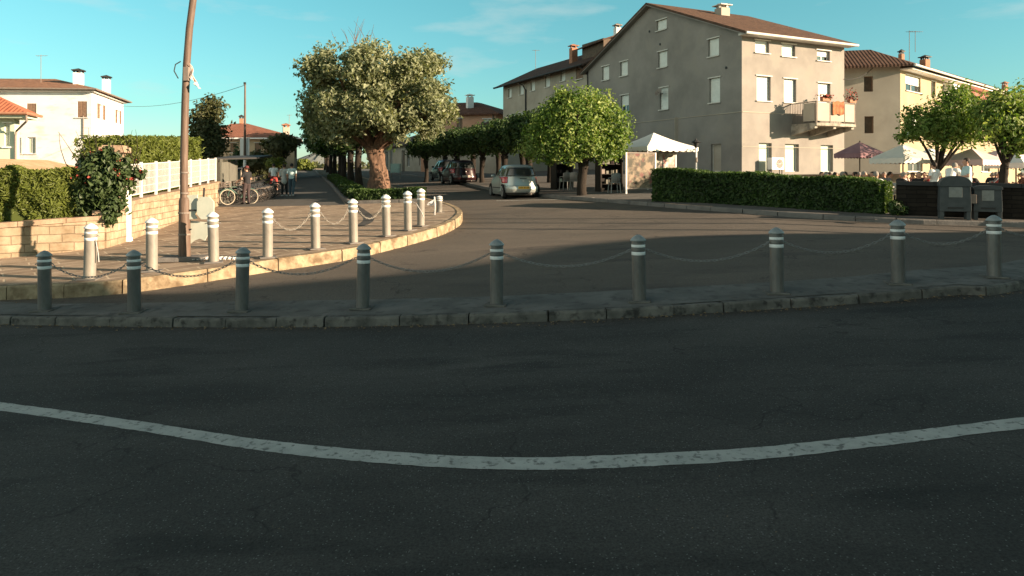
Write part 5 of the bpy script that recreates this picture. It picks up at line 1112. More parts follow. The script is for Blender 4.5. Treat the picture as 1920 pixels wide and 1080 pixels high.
# --- hedges
def hedge(name, label, path, w, h, n, leaf, m, seed, up=.15, lumpy=.10, shp='diamond', aspect=.55, cat='hedge', top_val=.12, hfun=None):
    """Clipped hedge along a 3-D foot line (path: feet of its front face; body lies to the left of the walking direction)."""
    g = np.random.default_rng(seed); P = [Vector(p) for p in path]; seg = [(b - a) for a, b in zip(P, P[1:])]; Ls = np.array([s.length for s in seg]); org = P[0].copy()
    cent, out, val = [], [], []
    core_v, core_f = [], []
    for i, s in enumerate(seg):
        d = s.normalized(); nv = Vector((-d.y, d.x, 0)).normalized(); L = s.length
        k = int(n * L / Ls.sum()); t = g.random(k) * L; face = g.random(k)
        front, top, back = face < h / (2 * h + w) , (face >= h / (2 * h + w)) & (face < (h + w) / (2 * h + w)), face >= (h + w) / (2 * h + w)
        z = np.where(top, h, g.random(k) * h); q = np.where(front, 0, np.where(back, w, g.random(k) * w))
        ends = g.random(k) < (.5 * w / L if len(seg) == 1 else .15); 
        t = np.where(ends & (t < L / 2), 0.02, np.where(ends, L - .02, t)); q = np.where(ends, g.random(k) * w, q); z = np.where(ends, g.random(k) * h, z)
        ph = 7.1 * i
        bump = lumpy * (np.sin(t * 2.3 + z * 3.1 + ph) + .7 * np.sin(t * 5.7 - z * 2.2 + 1) + .5 * np.sin(t * 11 + z * 9))
        hz = np.array([hfun(i, tt / L) for tt in t]) if hfun else np.ones(k)
        dz = np.where(top, bump * .8, 0); dq = np.where(front, -bump, np.where(back, bump, 0))
        inn = np.abs(g.normal(0, .07, k))
        q2 = q + dq + np.where(front, inn, np.where(back, -inn, 0)); z2 = z * hz + dz - np.where(top, inn, 0)
        base = np.array([(P[i].x + d.x * a + nv.x * b, P[i].y + d.y * a + nv.y * b, P[i].z + (P[i + 1].z - P[i].z) * a / L + c) for a, b, c in zip(t, q2, z2)])
        o_ = np.zeros((k, 3)); o_[front] = (-nv.x, -nv.y, 0.1); o_[top] = (0, 0, 1); o_[back] = (nv.x, nv.y, .1)
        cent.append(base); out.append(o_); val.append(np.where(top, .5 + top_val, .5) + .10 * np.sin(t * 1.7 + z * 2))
        b0 = len(core_v); e = .13
        for a, pz in ((0 + (e if i == 0 else 0), P[i].z), (L - (e if i == len(seg) - 1 else 0), P[i + 1].z)):
            hh = (hfun(i, a / L) if hfun else 1) * h
            for b in (e, w - e):
                for c in (0.02, hh - e): core_v.append((P[i].x + d.x * a + nv.x * b, P[i].y + d.y * a + nv.y * b, pz + c))
        core_f += [[b0 + i_ for i_ in q_] for q_ in ((0, 1, 5, 4), (2, 6, 7, 3), (1, 3, 7, 5), (0, 2, 3, 1), (4, 5, 7, 6))]
    c = np.concatenate(cent) - np.array(org); cv = [(p[0] - org.x, p[1] - org.y, p[2] - org.z) for p in core_v]
    o = obj(name, leaf_mesh(name, c, leaf, m, seed, up, aspect, np.concatenate(out), (cv, core_f), shp=shp, vals=np.concatenate(val)))
    o.location = org; return tag(o, label, cat)
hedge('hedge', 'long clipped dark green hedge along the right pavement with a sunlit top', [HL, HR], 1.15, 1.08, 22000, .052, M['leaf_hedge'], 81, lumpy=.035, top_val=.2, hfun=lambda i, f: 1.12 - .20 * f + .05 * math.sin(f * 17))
bh0, bh1 = at(664, 378, PAV), at(788, 374, PAV)
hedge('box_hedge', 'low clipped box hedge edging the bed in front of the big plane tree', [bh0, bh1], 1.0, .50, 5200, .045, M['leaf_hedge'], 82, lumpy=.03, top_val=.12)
bq0 = Vector((bedL(60) + .35, 60, G(bedL(60), 60) + PAV)); bq1 = Vector((bedL(31.2) + .3, 31.2, bh0.z + .05))
hedge('box_hedge', 'low ragged hedge running back along the left edge of the tree bed', [bq0, bq1], .9, .42, 8000, .06, M['leaf_hedge'], 83, lumpy=.06)
# kerb round the bed and its soil
bk = [tuple(at(790, 379, PAV).xy), tuple(at(654, 383, PAV).xy)] + [(bedL(y), y) for y in (32, 40, 50, 60, 80, 110)]
kerb('bed_edging', bk, PAV - .02, PAV + .13, M['kerb_right'], .14, 1.0, -1, .006, 9)
sheet('bed_soil', [tuple(at(788, 377.5, PAV).xy), tuple(at(657, 381, PAV).xy)] + [(bedL(y) + .1, y) for y in (32, 60, 110)] + [(bedL(110) + 3.2, 110), (bedL(60) + 3.2, 60)], PAV + .05, M['soil'])
# --- left garden: stone wall in two runs, hedges, fence, roses
W0, W1, W2, W3 = at(-160, 500, PAV), at(196, 466, PAV), at(238, 453, PAV), at(411, 386, PAV)
d01 = (W1 - W0).normalized(); d23 = (W3 - W2).normalized()
sw1 = bricky('garden_stone', (0.31, 0.245, 0.17), (0.42, 0.335, 0.245), (0.21, 0.165, 0.115), .52, .21, math.atan2(d01.y, d01.x), plane='v', bump=.8, stain=(.50, .45, .38))
sw2 = bricky('garden_stone_b', (0.33, 0.26, 0.18), (0.44, 0.35, 0.255), (0.22, 0.17, 0.12), .45, .20, math.atan2(d23.y, d23.x), plane='v', bump=.8, stain=(.52, .47, .40))
def stone_wall(name, label, a, b, h, th, m, cap, parts=True):
    t = thing(name, label, 'wall', a); d = b - a; d0 = d.copy(); d0.z = 0; u = d0.normalized(); n = Vector((-u.y, u.x, 0)); mb = MB()
    K = max(2, int(d.length / 1.2)); P = [d * (i / K) for i in range(K + 1)]
    for p, q in zip(P, P[1:]):
        mb.add([p + Vector((0, 0, -.1)), q + Vector((0, 0, -.1)), q + n * th + Vector((0, 0, -.1)), p + n * th + Vector((0, 0, -.1)), p + Vector((0, 0, h)), q + Vector((0, 0, h)), q + n * th + Vector((0, 0, h)), p + n * th + Vector((0, 0, h))], [(0, 1, 5, 4), (2, 3, 7, 6), (4, 5, 6, 7)] + ([(0, 4, 7, 3)] if p is P[0] else []) + ([(1, 2, 6, 5)] if q is P[-1] else []))
    mb.build('stonework', m, t, recalc=False); mb = MB(); r = random.Random(5); s = 0.0; L = d.length
    while s < L - .05:
        e = min(L, s + r.uniform(.7, 1.1)); p, q = d * (s / L), d * ((e - .012) / L); j = r.uniform(-.012, .012); oh = .045
        lo, hi = Vector((0, 0, h + .001)), Vector((0, 0, h + .11 + j)); A = -n * (oh + j); Bv = n * (th + oh)
        mb.add([p + A + lo, q + A + lo, q + Bv + lo, p + Bv + lo, p + A + hi, q + A + hi, q + Bv + hi, p + Bv + hi], [(0, 3, 2, 1), (4, 5, 6, 7), (0, 1, 5, 4), (1, 2, 6, 5), (2, 3, 7, 6), (3, 0, 4, 7)]); s = e
    mb.build('coping', cap, t); return t, u, n
capm = mat('coping_stone', (0.24, 0.165, 0.11), (0.36, 0.26, 0.18), 4, .9, .6, 15)
wl1, u1_, n1_ = stone_wall('garden_wall', 'low honey coloured stone wall under the left hedge', W0, W1, .74, .32, sw1, capm)
wl2, u2_, n2_ = stone_wall('garden_wall', 'honey coloured stone wall carrying the white metal fence', W2, W3, .98, .30, sw2, capm)
wl3, u3_, n3_ = stone_wall('garden_wall', 'short stepped piece of stone wall joining the hedge wall to the fence wall', W1 + Vector((.02, .05, 0)), W2 - (W2 - W1).normalized() * .03, .86, .3, sw2, capm)
# gate pillar and white downpipe
gp = W2 - d23 * .15 + n2_ * .25
t = thing('gate_pillar', 'stone gate pillar with a broad cap showing above the rose bush', 'pillar', gp); mb = MB(); mb.box((0, 0, 1.22), (.42, .42, 2.44), math.atan2(u2_.y, u2_.x)); mb.build('shaft', sw2, t)
mb = MB(); mb.box((0, 0, 2.52), (.62, .62, .15), math.atan2(u2_.y, u2_.x)); mb.box((0, 0, 2.62), (.5, .5, .05), math.atan2(u2_.y, u2_.x)); mb.build('cap', capm, t, bevel=.01)
q = at(240, 452, PAV); t = thing('downpipe_post', 'white square post fixed against the stone wall below the roses', 'post', q + Vector((.05, -.06, 0))); mb = MB(); mb.box((0, 0, .95), (.13, .10, 1.9), math.atan2(u2_.y, u2_.x)); mb.build('post', M['white'], t, bevel=.008); mb = MB(); mb.box((0, 0, .05), (.18, .15, .10), math.atan2(u2_.y, u2_.x)); mb.build('shoe', M['white'], t)
# white fence
fa, fb = W2 + d23 * .25 + n2_ * .15 + Vector((0, 0, 1.1)), W3 + n2_ * .15 + Vector((0, 0, 1.1)); fd = fb - fa; FL = fd.length
t = thing('metal_fence', 'white metal railing of patterned panels standing on the stone wall', 'fence', fa); ang = math.atan2(fd.y, fd.x); K = 8
for i in range(K + 1):
    p = fd * (i / K); mb = MB(); mb.box(p + Vector((0, 0, .50)), (.07, .07, 1.12), ang); mb.box(p + Vector((0, 0, -.045)), (.14, .14, .02), ang); mb.build('fence_post', M['whitemetal'], t)
for i in range(K):
    a, b = fd * ((i + .035) / K), fd * ((i + .965) / K); mb = MB()
    for z in (.12, .34, .56, .78, 1.0): mb.bar(a + Vector((0, 0, z)), b + Vector((0, 0, z)), .03 if z in (.12, 1.0) else .014)
    nb = 11
    for j in range(nb + 1):
        p = a.lerp(b, j / nb); mb.bar(p + Vector((0, 0, .12)), p + Vector((0, 0, 1.0)), .013, .020)
    mb.build('fence_panel', M['whitemetal'], t)
# thuja hedges
hb0, hb1 = W0 + n1_ * .42 + Vector((0, 0, .62)), W1 + n1_ * .42 - d01 * .15 + Vector((0, 0, .62))
hedge('garden_hedge', 'clipped golden green conifer hedge growing over the low stone wall', [hb0, hb1], 1.3, 1.50, 24000, .06, M['leaf_thuja'], 84, up=.5, lumpy=.09, shp='spray', top_val=.1)
hc0, hc1 = W2 + n2_ * 1.0 + d23 * 3.6, W3 + n2_ * 1.0 + d23 * 1.2
hedge('garden_hedge', 'tall clipped conifer hedge behind the white fence', [hc0, hc1], 1.5, 2.85, 30000, .075, M['leaf_thuja'], 85, up=.5, lumpy=.10, shp='spray', top_val=.1, hfun=lambda i, f: 1.0 + .05 * f + .015 * math.sin(f * 20))
# climbing rose
rb_ = at(182, 466, PAV); rt = thing('rose_bush', 'dark climbing rose with red flowers tumbling over the stone wall', 'bush', (rb_.x + .0, rb_.y + .2, rb_.z)); k3 = rb_.y / F
def b3(px, py, rx, dy=0.0, rz=None): return ((px - 182) * k3, dy, zpx(py, rb_.y) - rb_.z, rx * k3, rx * k3 * .8, (rz or rx) * k3)
rbl = [b3(165, 330, 44, .1), b3(195, 345, 44, .0), b3(205, 380, 30, -.1, 30), b3(205, 310, 30, .1), b3(160, 372, 34, .0), b3(225, 330, 24, .1), b3(180, 300, 24, .2), b3(205, 408, 16, -.2, 16), b3(130, 360, 24, .1), b3(160, 395, 22, -.1, 14), b3(145, 308, 20, .2), b3(186, 282, 10, .2), b3(250, 325, 12, .1)]
P, O, V = crown_points(rbl, 6500, 86, .3, .25); obj('foliage', leaf_mesh('foliage', P, .062, M['leaf_rose'], 86, .3, .6, O, vals=V), rt)
P, O, V = crown_points(rbl, 330, 87, .9, .2); P = P[(P[:, 2] > 1.6) & (O[:, 1] < .3)]
cl = np.concatenate([p + rng.normal(0, .022, (7, 3)) for p in P[::3]]); obj('blossoms', leaf_mesh('blossoms', cl, .022, M['petal'], 88, .3, .9), rt)
mb = MB()
for i in range(16):
    a = Vector((rnd.uniform(-1.0, 1.0), .1, 2.0)); b = a + Vector((rnd.uniform(-.5, .5), rnd.uniform(-.3, .1), rnd.uniform(.6, 1.15))); limb(mb, a, b, .012, .004, .15, 4, 5)
for i in range(4): limb(mb, (rnd.uniform(-.2, .2), .2, 0), (rnd.uniform(-.8, .8), .1, 2.0), .03, .015, .1, 5, 6)
mb.build('stems', M['bark'], rt)
# grey board gate between the fence wall and the bicycles
ga, gb = at(411, 385.5, PAV), at(440, 376, PAV); gd = gb - ga; t = thing('board_gate', 'dark grey board gate and shelter roof beside the parked bicycles', 'gate', ga + Vector((0, .15, 0))); ang = math.atan2(gd.y, gd.x); L = gd.length
mb = MB(); nbd = 14
for i in range(nbd): mb.box(gd * ((i + .5) / nbd) + Vector((0, 0, 1.0)), (L / nbd - .012, .03, 1.9), ang)
mb.build('board_panel', M['gatewood'], t)
for f in (0.0, .5, 1.0): mb = MB(); mb.box(gd * f + Vector((0, .06, 1.05)), (.10, .08, 2.1), ang); mb.build('post', M['gatewood'], t)
mb = MB(); mb.slab([Vector((-.3, -.5, 2.12)), gd + Vector((1.2, -.5, 2.12)), gd + Vector((1.2, 1.8, 2.3)), Vector((-.3, 1.8, 2.3))], .07); mb.build('shelter_roof', M['dark'], t)
# boundary wall carrying on up the path behind the bicycles
pa0, pa1 = at(440, 375, PAV) + Vector((-.3, .6, 0)), Vector((bedL(95) - 7.6, 95, G(-30, 95) + PAV))
stone_wall('boundary_wall', 'dim rendered boundary wall along the path behind the bicycles', pa0, pa1, 1.35, .25, M['plaster_long'], M['kerb_right'])
x, y = pt(512, 60)
hedge('boundary_hedge', 'dark hedge above the boundary wall far up the path', [Vector((-21.2, 56, G(-21, 56) + PAV)), Vector((-30.6, 86, G(-30, 86) + PAV))][::-1], 1.4, 2.3, 7000, .13, M['leaf_olive'], 89, lumpy=.16)
# far hill on the skyline
mb = MB(); hx, hy = pt(606, 900); A = 40; rings = [(0, 31), (14, 28), (40, 18), (75, 8), (130, -2), (220, -12)]
mb.add([(hx + r_ * math.cos(2 * math.pi * j / A) * (1 + .1 * math.sin(3 * j)), hy + r_ * math.sin(2 * math.pi * j / A), z_ + 1.2 * math.sin(j * 2.3 + i)) for i, (r_, z_) in enumerate(rings) for j in range(A)], [(i * A + j, i * A + (j + 1) % A, (i + 1) * A + (j + 1) % A, (i + 1) * A + j) for i in range(len(rings) - 1) for j in range(A)])
o = mb.build('hill', M['hill'], smooth=True); o['kind'] = 'structure'
P = np.array([(x_, y_, G(x_, y_) - .3 + 1.3 * g2.random() ** 1.5 * (1 + .5 * math.sin(x_ * .13))) for x_, y_ in zip(g2.uniform(-130, 40, 5200), g2.uniform(136, 165, 5200))])
o = obj('far_trees', leaf_mesh('far_trees', P, .55, M['leaf_olive'], 95)); tag(o, 'band of distant trees along the skyline beyond the crest', 'trees', kind='stuff')
# ------------------------------------------------------------------ poles, plates, bins, low wall
pb = at(346, 488, PAV); kp = pb.y / F
pole = thing('leaning_pole', 'tall brown metal pole bent near its top, rising from the corner pavement', 'pole', pb)
pp = [(346, 488), (345, 400), (345, 300), (347, 200), (350, 120), (355, 55), (362, 0), (370, -60)]
mb = MB(); mb.tube([((x - 346) * kp, 0, (488 - y) * kp) for x, y in pp], [.085, .082, .080, .078, .076, .074, .072, .070], 16); mb.build('shaft', M['polewood'], pole, smooth=True)
mb = MB(); mb.lathe([(.125, 0), (.12, .9), (.118, 1.3), (.10, 1.36), (.09, 1.38)], n=18); mb.build('base_sleeve', M['polewood'], pole, smooth=True)
mb = MB(); mb.box((0, 0, .04), (.95, .55, .10), .15); mb.build('footing', M['kerb_right'], pole, bevel=.02)
mb = MB(); mb.box((.09, -.09, 348 * kp), (.12, .10, .30)); mb.build('junction_box', M['gutter'], pole, bevel=.01)
mb = MB(); mb.tube([(-.05, -.07, 372 * kp), (-.16, -.08, 366 * kp), (-.19, -.08, 354 * kp), (-.10, -.08, 340 * kp)], .012, 6); mb.build('cable', M['dark'], pole)
for z in (.55, 1.02, 1.45, 1.9): mb = MB(); mb.lathe([(.128 if z < 1.3 else .088, z), (.132 if z < 1.3 else .094, z + .005), (.132 if z < 1.3 else .094, z + .035), (.128 if z < 1.3 else .088, z + .04)], n=16); mb.build('clamp', M['gutter'], pole)
def plate(poly, dy):
    mb = MB(); n = len(poly); vs = [((x - 346) * kp, dy, (488 - y) * kp) for x, y in poly]; vs += [(a, b + .03, c) for a, b, c in vs]
    mb.add(vs, [tuple(range(n)), tuple(range(2 * n - 1, n - 1, -1))] + [(i, n + i, n + (i + 1) % n, (i + 1) % n) for i in range(n)]); o = mb.build('sign_plate', M['plate'], pole, bevel=.006); return o
plate([(351, 366), (371, 365), (371, 392), (366, 402), (371, 410), (351, 412)], -.02)
plate([(372, 378), (378, 369), (396, 369), (404, 378), (404, 401), (396, 411), (380, 411), (372, 402)], -.08)
plate([(353, 414), (372, 416), (389, 417), (390, 436), (382, 452), (372, 448), (362, 452), (354, 458)], .05)
for a, b in (((346, 394), (374, 394)), ((346, 430), (360, 430)), ((383, 369), (384, 352))): mb = MB(); mb.bar(((a[0] - 346) * kp, -.03, (488 - a[1]) * kp), ((b[0] - 346) * kp, -.03, (488 - b[1]) * kp), .03); mb.build('bracket', M['dark'], pole)
fl = thing('rag_pennant', 'faded pinkish triangular rag flapping from the bent pole', 'pennant', pb + Vector((.14, -.10, 342 * kp))); vs = []
for i in range(9):
    for j in range(5): f = i / 8; vs.append((.02 + .20 * f + .02 * math.sin(i), .05 * math.sin(i * 1.3 + j), .30 - .55 * f - (j / 4) * (.30 * (1 - f))))
mb = MB(); mb.add(vs, [(i * 5 + j, i * 5 + j + 1, (i + 1) * 5 + j + 1, (i + 1) * 5 + j) for i in range(8) for j in range(4)]); o = mb.build('cloth', M['flag'], fl); s_ = o.modifiers.new('s', 'SOLIDIFY'); s_.thickness = .01
# gravel patch with net beside the pole footing
q = at(412, 486, PAV); mb = MB()
for i in range(11):
    a = -.5 + i * .1
    mb.bar((a, -.22, .02), (a + .18, .22, .03), .016); mb.bar((a + .18, -.22, .035), (a, .22, .025), .016)
o = mb.build('wire_net', M['whitemetal']); o.location = q; tag(o, 'scrap of pale wire netting lying on the ground beside the leaning pole', 'netting')
x, y = pt(459, 46); z0 = G(x, y) + PAV; tpz = zpx(157, 46)
thin = thing('utility_pole', 'thin dark utility pole with a white foot standing by the bicycles', 'pole', (x, y, z0))
mb = MB(); mb.tube([(0, 0, 1.9), (0.02, 0, tpz - z0)], [.085, .055], 10); mb.build('shaft', M['polewood'], thin, smooth=True)
mb = MB(); mb.tube([(0, 0, 0), (0, 0, 1.9)], .09, 10); mb.build('foot', M['white'], thin); mb = MB(); mb.box((0, 0, tpz - z0 + .02), (.14, .10, .16)); mb.build('cap', M['dark'], thin)
bn = thing('white_banner', 'blank white banner hung on the thin utility pole', 'banner', (x, y + .12, zpx(294, 46))); mb = MB(); mb.box((-.05, 0, .6), (.62, .02, 1.2)); mb.build('sheet', M['white'], bn); mb = MB(); mb.bar((-.4, 0, 1.22), (.3, 0, 1.22), .03); mb.build('rod', M['dark'], bn)
wire((x - .02, y, zpx(160, 46)), PH(0, 9.8, zpx(198, 66)), .5, 'thin overhead wire from the utility pole to the white house', .016)
# low dark wall behind the bins
dw_ = bricky('dark_wall', (0.018, 0.015, 0.012), (0.030, 0.025, 0.020), (0.012, 0.010, 0.009), .45, .12, 0, plane='v', bump=.9)
wa = Vector((wall_line[0].x, wall_line[0].y, G(*wall_line[0]) + RPAV)); wb = Vector((wall_line[1].x, wall_line[1].y, G(*wall_line[1]) + RPAV)); wc = Vector((26, 14.3, wb.z))
stone_wall('low_wall', 'low dark stone wall behind the two litter bins', wa, wb, .86, .26, dw_, M['dark']); stone_wall('low_wall', 'dark stone wall carrying on past the right edge of the view', wb + Vector((.01, .02, 0)), wc, .86, .26, dw_, M['dark'])
binm = mat('bin_plastic', (0.045, 0.052, 0.054), (0.065, 0.072, 0.074), 5, .55); binl = mat('bin_label', (0.17, 0.18, 0.17), (0.23, 0.24, 0.225), 8, .7)
def litter_bin(px, py, label, h, w, arch, rz):
    t = thing('litter_bin', label, 'litter bin', at(px, py, RPAV), rz); mb = MB(); d = w * .62; z0 = .22; hb = h - (.22 if arch else .12)
    sec = [(z0, .96), (z0 + .02, 1.0), (hb * .6, .97), (hb, .93)]
    prof = lambda s: [(-w / 2 * s, -d / 2), (w / 2 * s, -d / 2), (w / 2 * s, d / 2), (-w / 2 * s, d / 2)]
    vs = [(a, b, z) for z, s in sec for a, b in prof(s)]; mb.add(vs, [(i * 4 + j, i * 4 + (j + 1) % 4, (i + 1) * 4 + (j + 1) % 4, (i + 1) * 4 + j) for i in range(3) for j in range(4)] + [(3, 2, 1, 0), (12, 13, 14, 15)]); mb.build('body', binm, t, bevel=.025)
    mb = MB(); K = 14; rise = .24 if arch else .07; vs = []
    for y_ in (-d / 2 - .03, d / 2 + .02):
        for k in range(K + 1): th = math.pi * k / K; vs.append((math.cos(th) * w * .50, y_, hb + .004 + rise * math.sin(th) ** .8))
        vs += [(-w * .50, y_, hb + .004 - .05), (w * .50, y_, hb + .004 - .05)]
    n = K + 3; mb.add(vs, [tuple(range(n)), tuple(range(2 * n - 1, n - 1, -1))] + [(i, n + i, n + (i + 1) % n, (i + 1) % n) for i in range(n)]); mb.build('lid', binm, t, bevel=.008)
    for s in (-1, 1):
        for yy in (-d / 2 + .07, d / 2 - .07): mb = MB(); mb.box((s * (w / 2 - .06), yy, .12), (.10, .10, .25)); mb.build('leg', binm, t, bevel=.01)
    mb = MB(); mb.box((0.0, -d / 2 - .006, hb - .20), (w * .42, .014, .28)); mb.build('label_plate', binl, t, bevel=.004)
    mb = MB(); mb.box((0, -d / 2 - .004, z0 + .10), (w * .5, .03, .045)); mb.build('lifting_bar', M['dark'], t)
    if arch: mb = MB(); mb.box((w / 2 + .07, 0, hb - .38), (.13, .2, .24)); mb.build('ash_box', M['gutter'], t, bevel=.01)
    return t
litter_bin(1789, 411, 'dark grey arched litter bin with a pale label and a small side box', 1.16, .74, True, -.42); litter_bin(1850, 412, 'dark grey flat topped litter bin with a blue grey label', .98, .66, False, -.45)

# ------------------------------------------------------------------ cars
def car(name, label, loc, rz, paint, glass=None, plate_m=None, group=None):
    """Small hatchback, rear at y=0 facing -Y, built as a stack of rounded outlines."""
    t = thing(name, label, 'car', loc, rz, group)
    LV = [(.17, .10, 3.72, .78, .20), (.26, .03, 3.80, .815, .16), (.42, -.02, 3.84, .83, .15), (.58, .0, 3.84, .835, .16), (.72, .05, 3.80, .83, .2), (.84, .07, 3.66, .82, .25), (.93, .10, 3.30, .805, .3), (.98, .12, 2.95, .785, .34), (1.12, .17, 2.72, .745, .30), (1.28, .23, 2.48, .69, .30), (1.42, .30, 2.26, .63, .30), (1.49, .37, 2.10, .57, .32), (1.525, .52, 1.92, .46, .36)]
    N = 64
    def outline(z):
        for a, b in zip(LV, LV[1:]):
            if a[0] <= z <= b[0]: f = (z - a[0]) / (b[0] - a[0]); return [a[i] + (b[i] - a[i]) * f for i in range(1, 5)]
        return LV[0][1:] if z < LV[0][0] else LV[-1][1:]
    def S(z, th, off=0.0):
        y0, y1, w, r = outline(z); p = 2 / (.30 + r); c, s = math.cos(th), math.sin(th)
        e = .42 + r * .5
        x = math.copysign(abs(c) ** e, c) * (w + off); y = (y0 + y1) / 2 + math.copysign(abs(s) ** e, s) * ((y1 - y0) / 2 + off); return (x, y, z)
    mb = MB(); vs = [S(l[0], 2 * math.pi * (j + .5) / N) for l in LV for j in range(N)]; k = len(LV)
    mb.add(vs, [(i * N + j, i * N + (j + 1) % N, (i + 1) * N + (j + 1) % N, (i + 1) * N + j) for i in range(k - 1) for j in range(N)] + [tuple(range(N - 1, -1, -1)), tuple((k - 1) * N + j for j in range(N))]); mb.build('body', paint, t, smooth=True)
    def ang_for(z, x=None, y=None):     # angle of a wanted x on the rear face or y on a side
        y0, y1, w, r = outline(z); e = .42 + r * .5
        if x is not None: c = math.copysign(min(1, abs(x) / w) ** (1 / e), x); return -math.acos(c)
        s = (y - (y0 + y1) / 2) / ((y1 - y0) / 2); s = math.copysign(min(1, abs(s)) ** (1 / e), s); return math.asin(s)
    def patch(name, zs, f0, f1, m, off=.006, k=8, mirror=False, parent=t):
        mb = MB(); n = len(zs); vs = []
        for z in zs:
            a, b = f0(z), f1(z)
            for i in range(k + 1): vs.append(S(z, a + (b - a) * i / k, off))
        if mirror: vs = [(-x, y, z) for x, y, z in vs]
        mb.add(vs, [(i * (k + 1) + j, i * (k + 1) + j + 1, (i + 1) * (k + 1) + j + 1, (i + 1) * (k + 1) + j) for i in range(n - 1) for j in range(k)]); o = mb.build(name, m, parent, smooth=True); sd = o.modifiers.new('s', 'SOLIDIFY'); sd.thickness = .008; sd.offset = 0; return o
    g = glass or M['glass']; R_ = lambda x: (lambda z: ang_for(z, x=x)); zl = lambda a, b, n=6: [a + (b - a) * i / n for i in range(n + 1)]
    hb_ = patch('hatch_seam', [.60, .612], R_(-.70), R_(.70), M['dark'], .003, 12)
    patch('rear_window', zl(1.00, 1.40), lambda z: ang_for(z, x=-(.70 - (z - 1.0) * .28)), lambda z: ang_for(z, x=.70 - (z - 1.0) * .28), g, .006, 16)
    for mir in (False, True):
        SY = lambda y: (lambda z: ang_for(z, y=y))
        patch('side_window', zl(1.01, 1.40), lambda z: ang_for(z, y=.62 + (z - 1) * .1), lambda z: ang_for(z, y=1.20), M['carglass'], .006, 6, mir)
        patch('side_window', zl(1.01, 1.40), lambda z: ang_for(z, y=1.28), lambda z: ang_for(z, y=2.42 - (z - 1.0) * 1.15), M['carglass'], .006, 8, mir)
        patch('tail_light', zl(.70, .98), lambda z: ang_for(z, x=.80), lambda z: ang_for(z, x=.64 + (.98 - z) * .12), M['tail'], .012, 5, mir)
        patch('door_seam', zl(.30, .98), lambda z: ang_for(z, y=1.235), lambda z: ang_for(z, y=1.25), M['dark'], .003, 1, mir)
        patch('rubbing_strip', [.46, .50], lambda z: ang_for(z, y=.95), lambda z: ang_for(z, y=2.6), M['dark'], .012, 8, mir)
        sx = 1 if not mir else -1
        mb = MB(); mb.ball((sx * .90, 2.28, 1.02), (.10, .07, .075), 12); mb.tube([(sx * .78, 2.3, .99), (sx * .86, 2.28, 1.0)], .025, 6); mb.build('wing_mirror', paint, t, smooth=True)
    patch('bumper', zl(.27, .56), R_(-.82), R_(.82), paint, .035, 20)
    patch('bumper_skirt', zl(.19, .27, 2), R_(-.76), R_(.76), M['dark'], .02, 14)
    mb = MB(); mb.box((0.0, -.055, .50), (.52, .02, .115)); pl_ = mb.build('number_plate', plate_m or M['plate_y'], t, bevel=.003)
    mb = MB(); [mb.box((-.19 + i * .062 + (.02 if i > 2 else 0), -.067, .50), (.034 if i % 3 else .044, .006, .06 if i % 2 else .052)) for i in range(7)]; mb.build('plate_mark', M['plate_ink'], pl_)
    mb = MB(); mb.box((0, .085, .90), (.30, .02, .03)); mb.build('hatch_handle', M['dark'], t)
    mb = MB(); mb.lathe([(.045, 0), (.045, .015), (.02, .02)], n=16); o = mb.build('badge', M['whitemetal'], t); o.location = (0, .075, .80); o.rotation_euler = (R(90), 0, 0)
    mb = MB(); mb.bar((-.02, .135, 1.02), (.36, .15, 1.05), .018); mb.build('wiper', M['black'], t)
    for sx in (-1, 1):
        for yy in (.66, 3.12):
            w = thing('wheel', None, None); w.parent = t; w.location = (sx * .74, yy, .30); bpy.data.objects.remove(w)
            mb = MB(); prof = [(.20, -.09), (.28, -.085), (.30, -.05), (.30, .05), (.28, .085), (.20, .09)]
            vs = [(z, r * math.cos(2 * math.pi * j / 26), r * math.sin(2 * math.pi * j / 26)) for r, z in prof for j in range(26)]; mb.add(vs, [(i * 26 + j, i * 26 + (j + 1) % 26, (i + 1) * 26 + (j + 1) % 26, (i + 1) * 26 + j) for i in range(5) for j in range(26)]); ty = mb.build('wheel', M['black'], t, smooth=True); ty.location = (sx * .745, yy, .30)
            mb = MB(); mb.tube([(sx * .06, 0, 0), (sx * .10, 0, 0)], .205, 22); [mb.bar((sx * .105, 0, 0), (sx * .098, .19 * math.cos(a), .19 * math.sin(a)), .045, .02) for a in np.linspace(0, 6.28, 8)[:-1]]; mb.build('rim', M['rim'], ty)
            mb = MB(); K = 16; vs = []
            for k_ in range(K + 1):
                a = math.pi * k_ / K
                for r in (.30, .365): vs.append((sx * (.843 if r < .33 else .838), yy + r * math.cos(a), .30 + r * math.sin(a)))
            mb.add(vs, [(2 * i, 2 * i + 1, 2 * i + 3, 2 * i + 2) for i in range(K)]); o = mb.build('wheel_arch', M['black'], t); sd = o.modifiers.new('s', 'SOLIDIFY'); sd.thickness = .03
    mb = MB(); mb.tube([(.35, .0, .22), (.35, .5, .24)], .03, 10); mb.build('exhaust', M['gutter'], t)
    return t
M['tail'] = mat('tail_red', (0.32, 0.02, 0.03), (0.42, 0.035, 0.05), 12, .2, spec=.6); M['rim'] = mat('wheel_rim', (0.32, 0.33, 0.33), None, rough=.35, metal=.6)
M['plate_y'] = mat('yellow_plate', (0.72, 0.40, 0.05), (0.78, 0.46, 0.07), 5, .5); M['plate_ink'] = mat('plate_ink', (0.30, 0.12, 0.02), None, rough=.6)
M['carglass'] = mat('car_side_glass', (0.10, 0.12, 0.11), None, rough=.04, spec=1.0, metal=.35)
M['paint_silver'] = mat('silver_green_paint', (0.37, 0.40, 0.38), None, rough=.28, metal=.45, spec=.6); M['paint_red'] = mat('dark_red_paint', (0.018, 0.004, 0.005), None, rough=.3, spec=.6); M['paint_black'] = mat('dark_car_paint', (0.02, 0.022, 0.024), None, rough=.25, spec=.6)
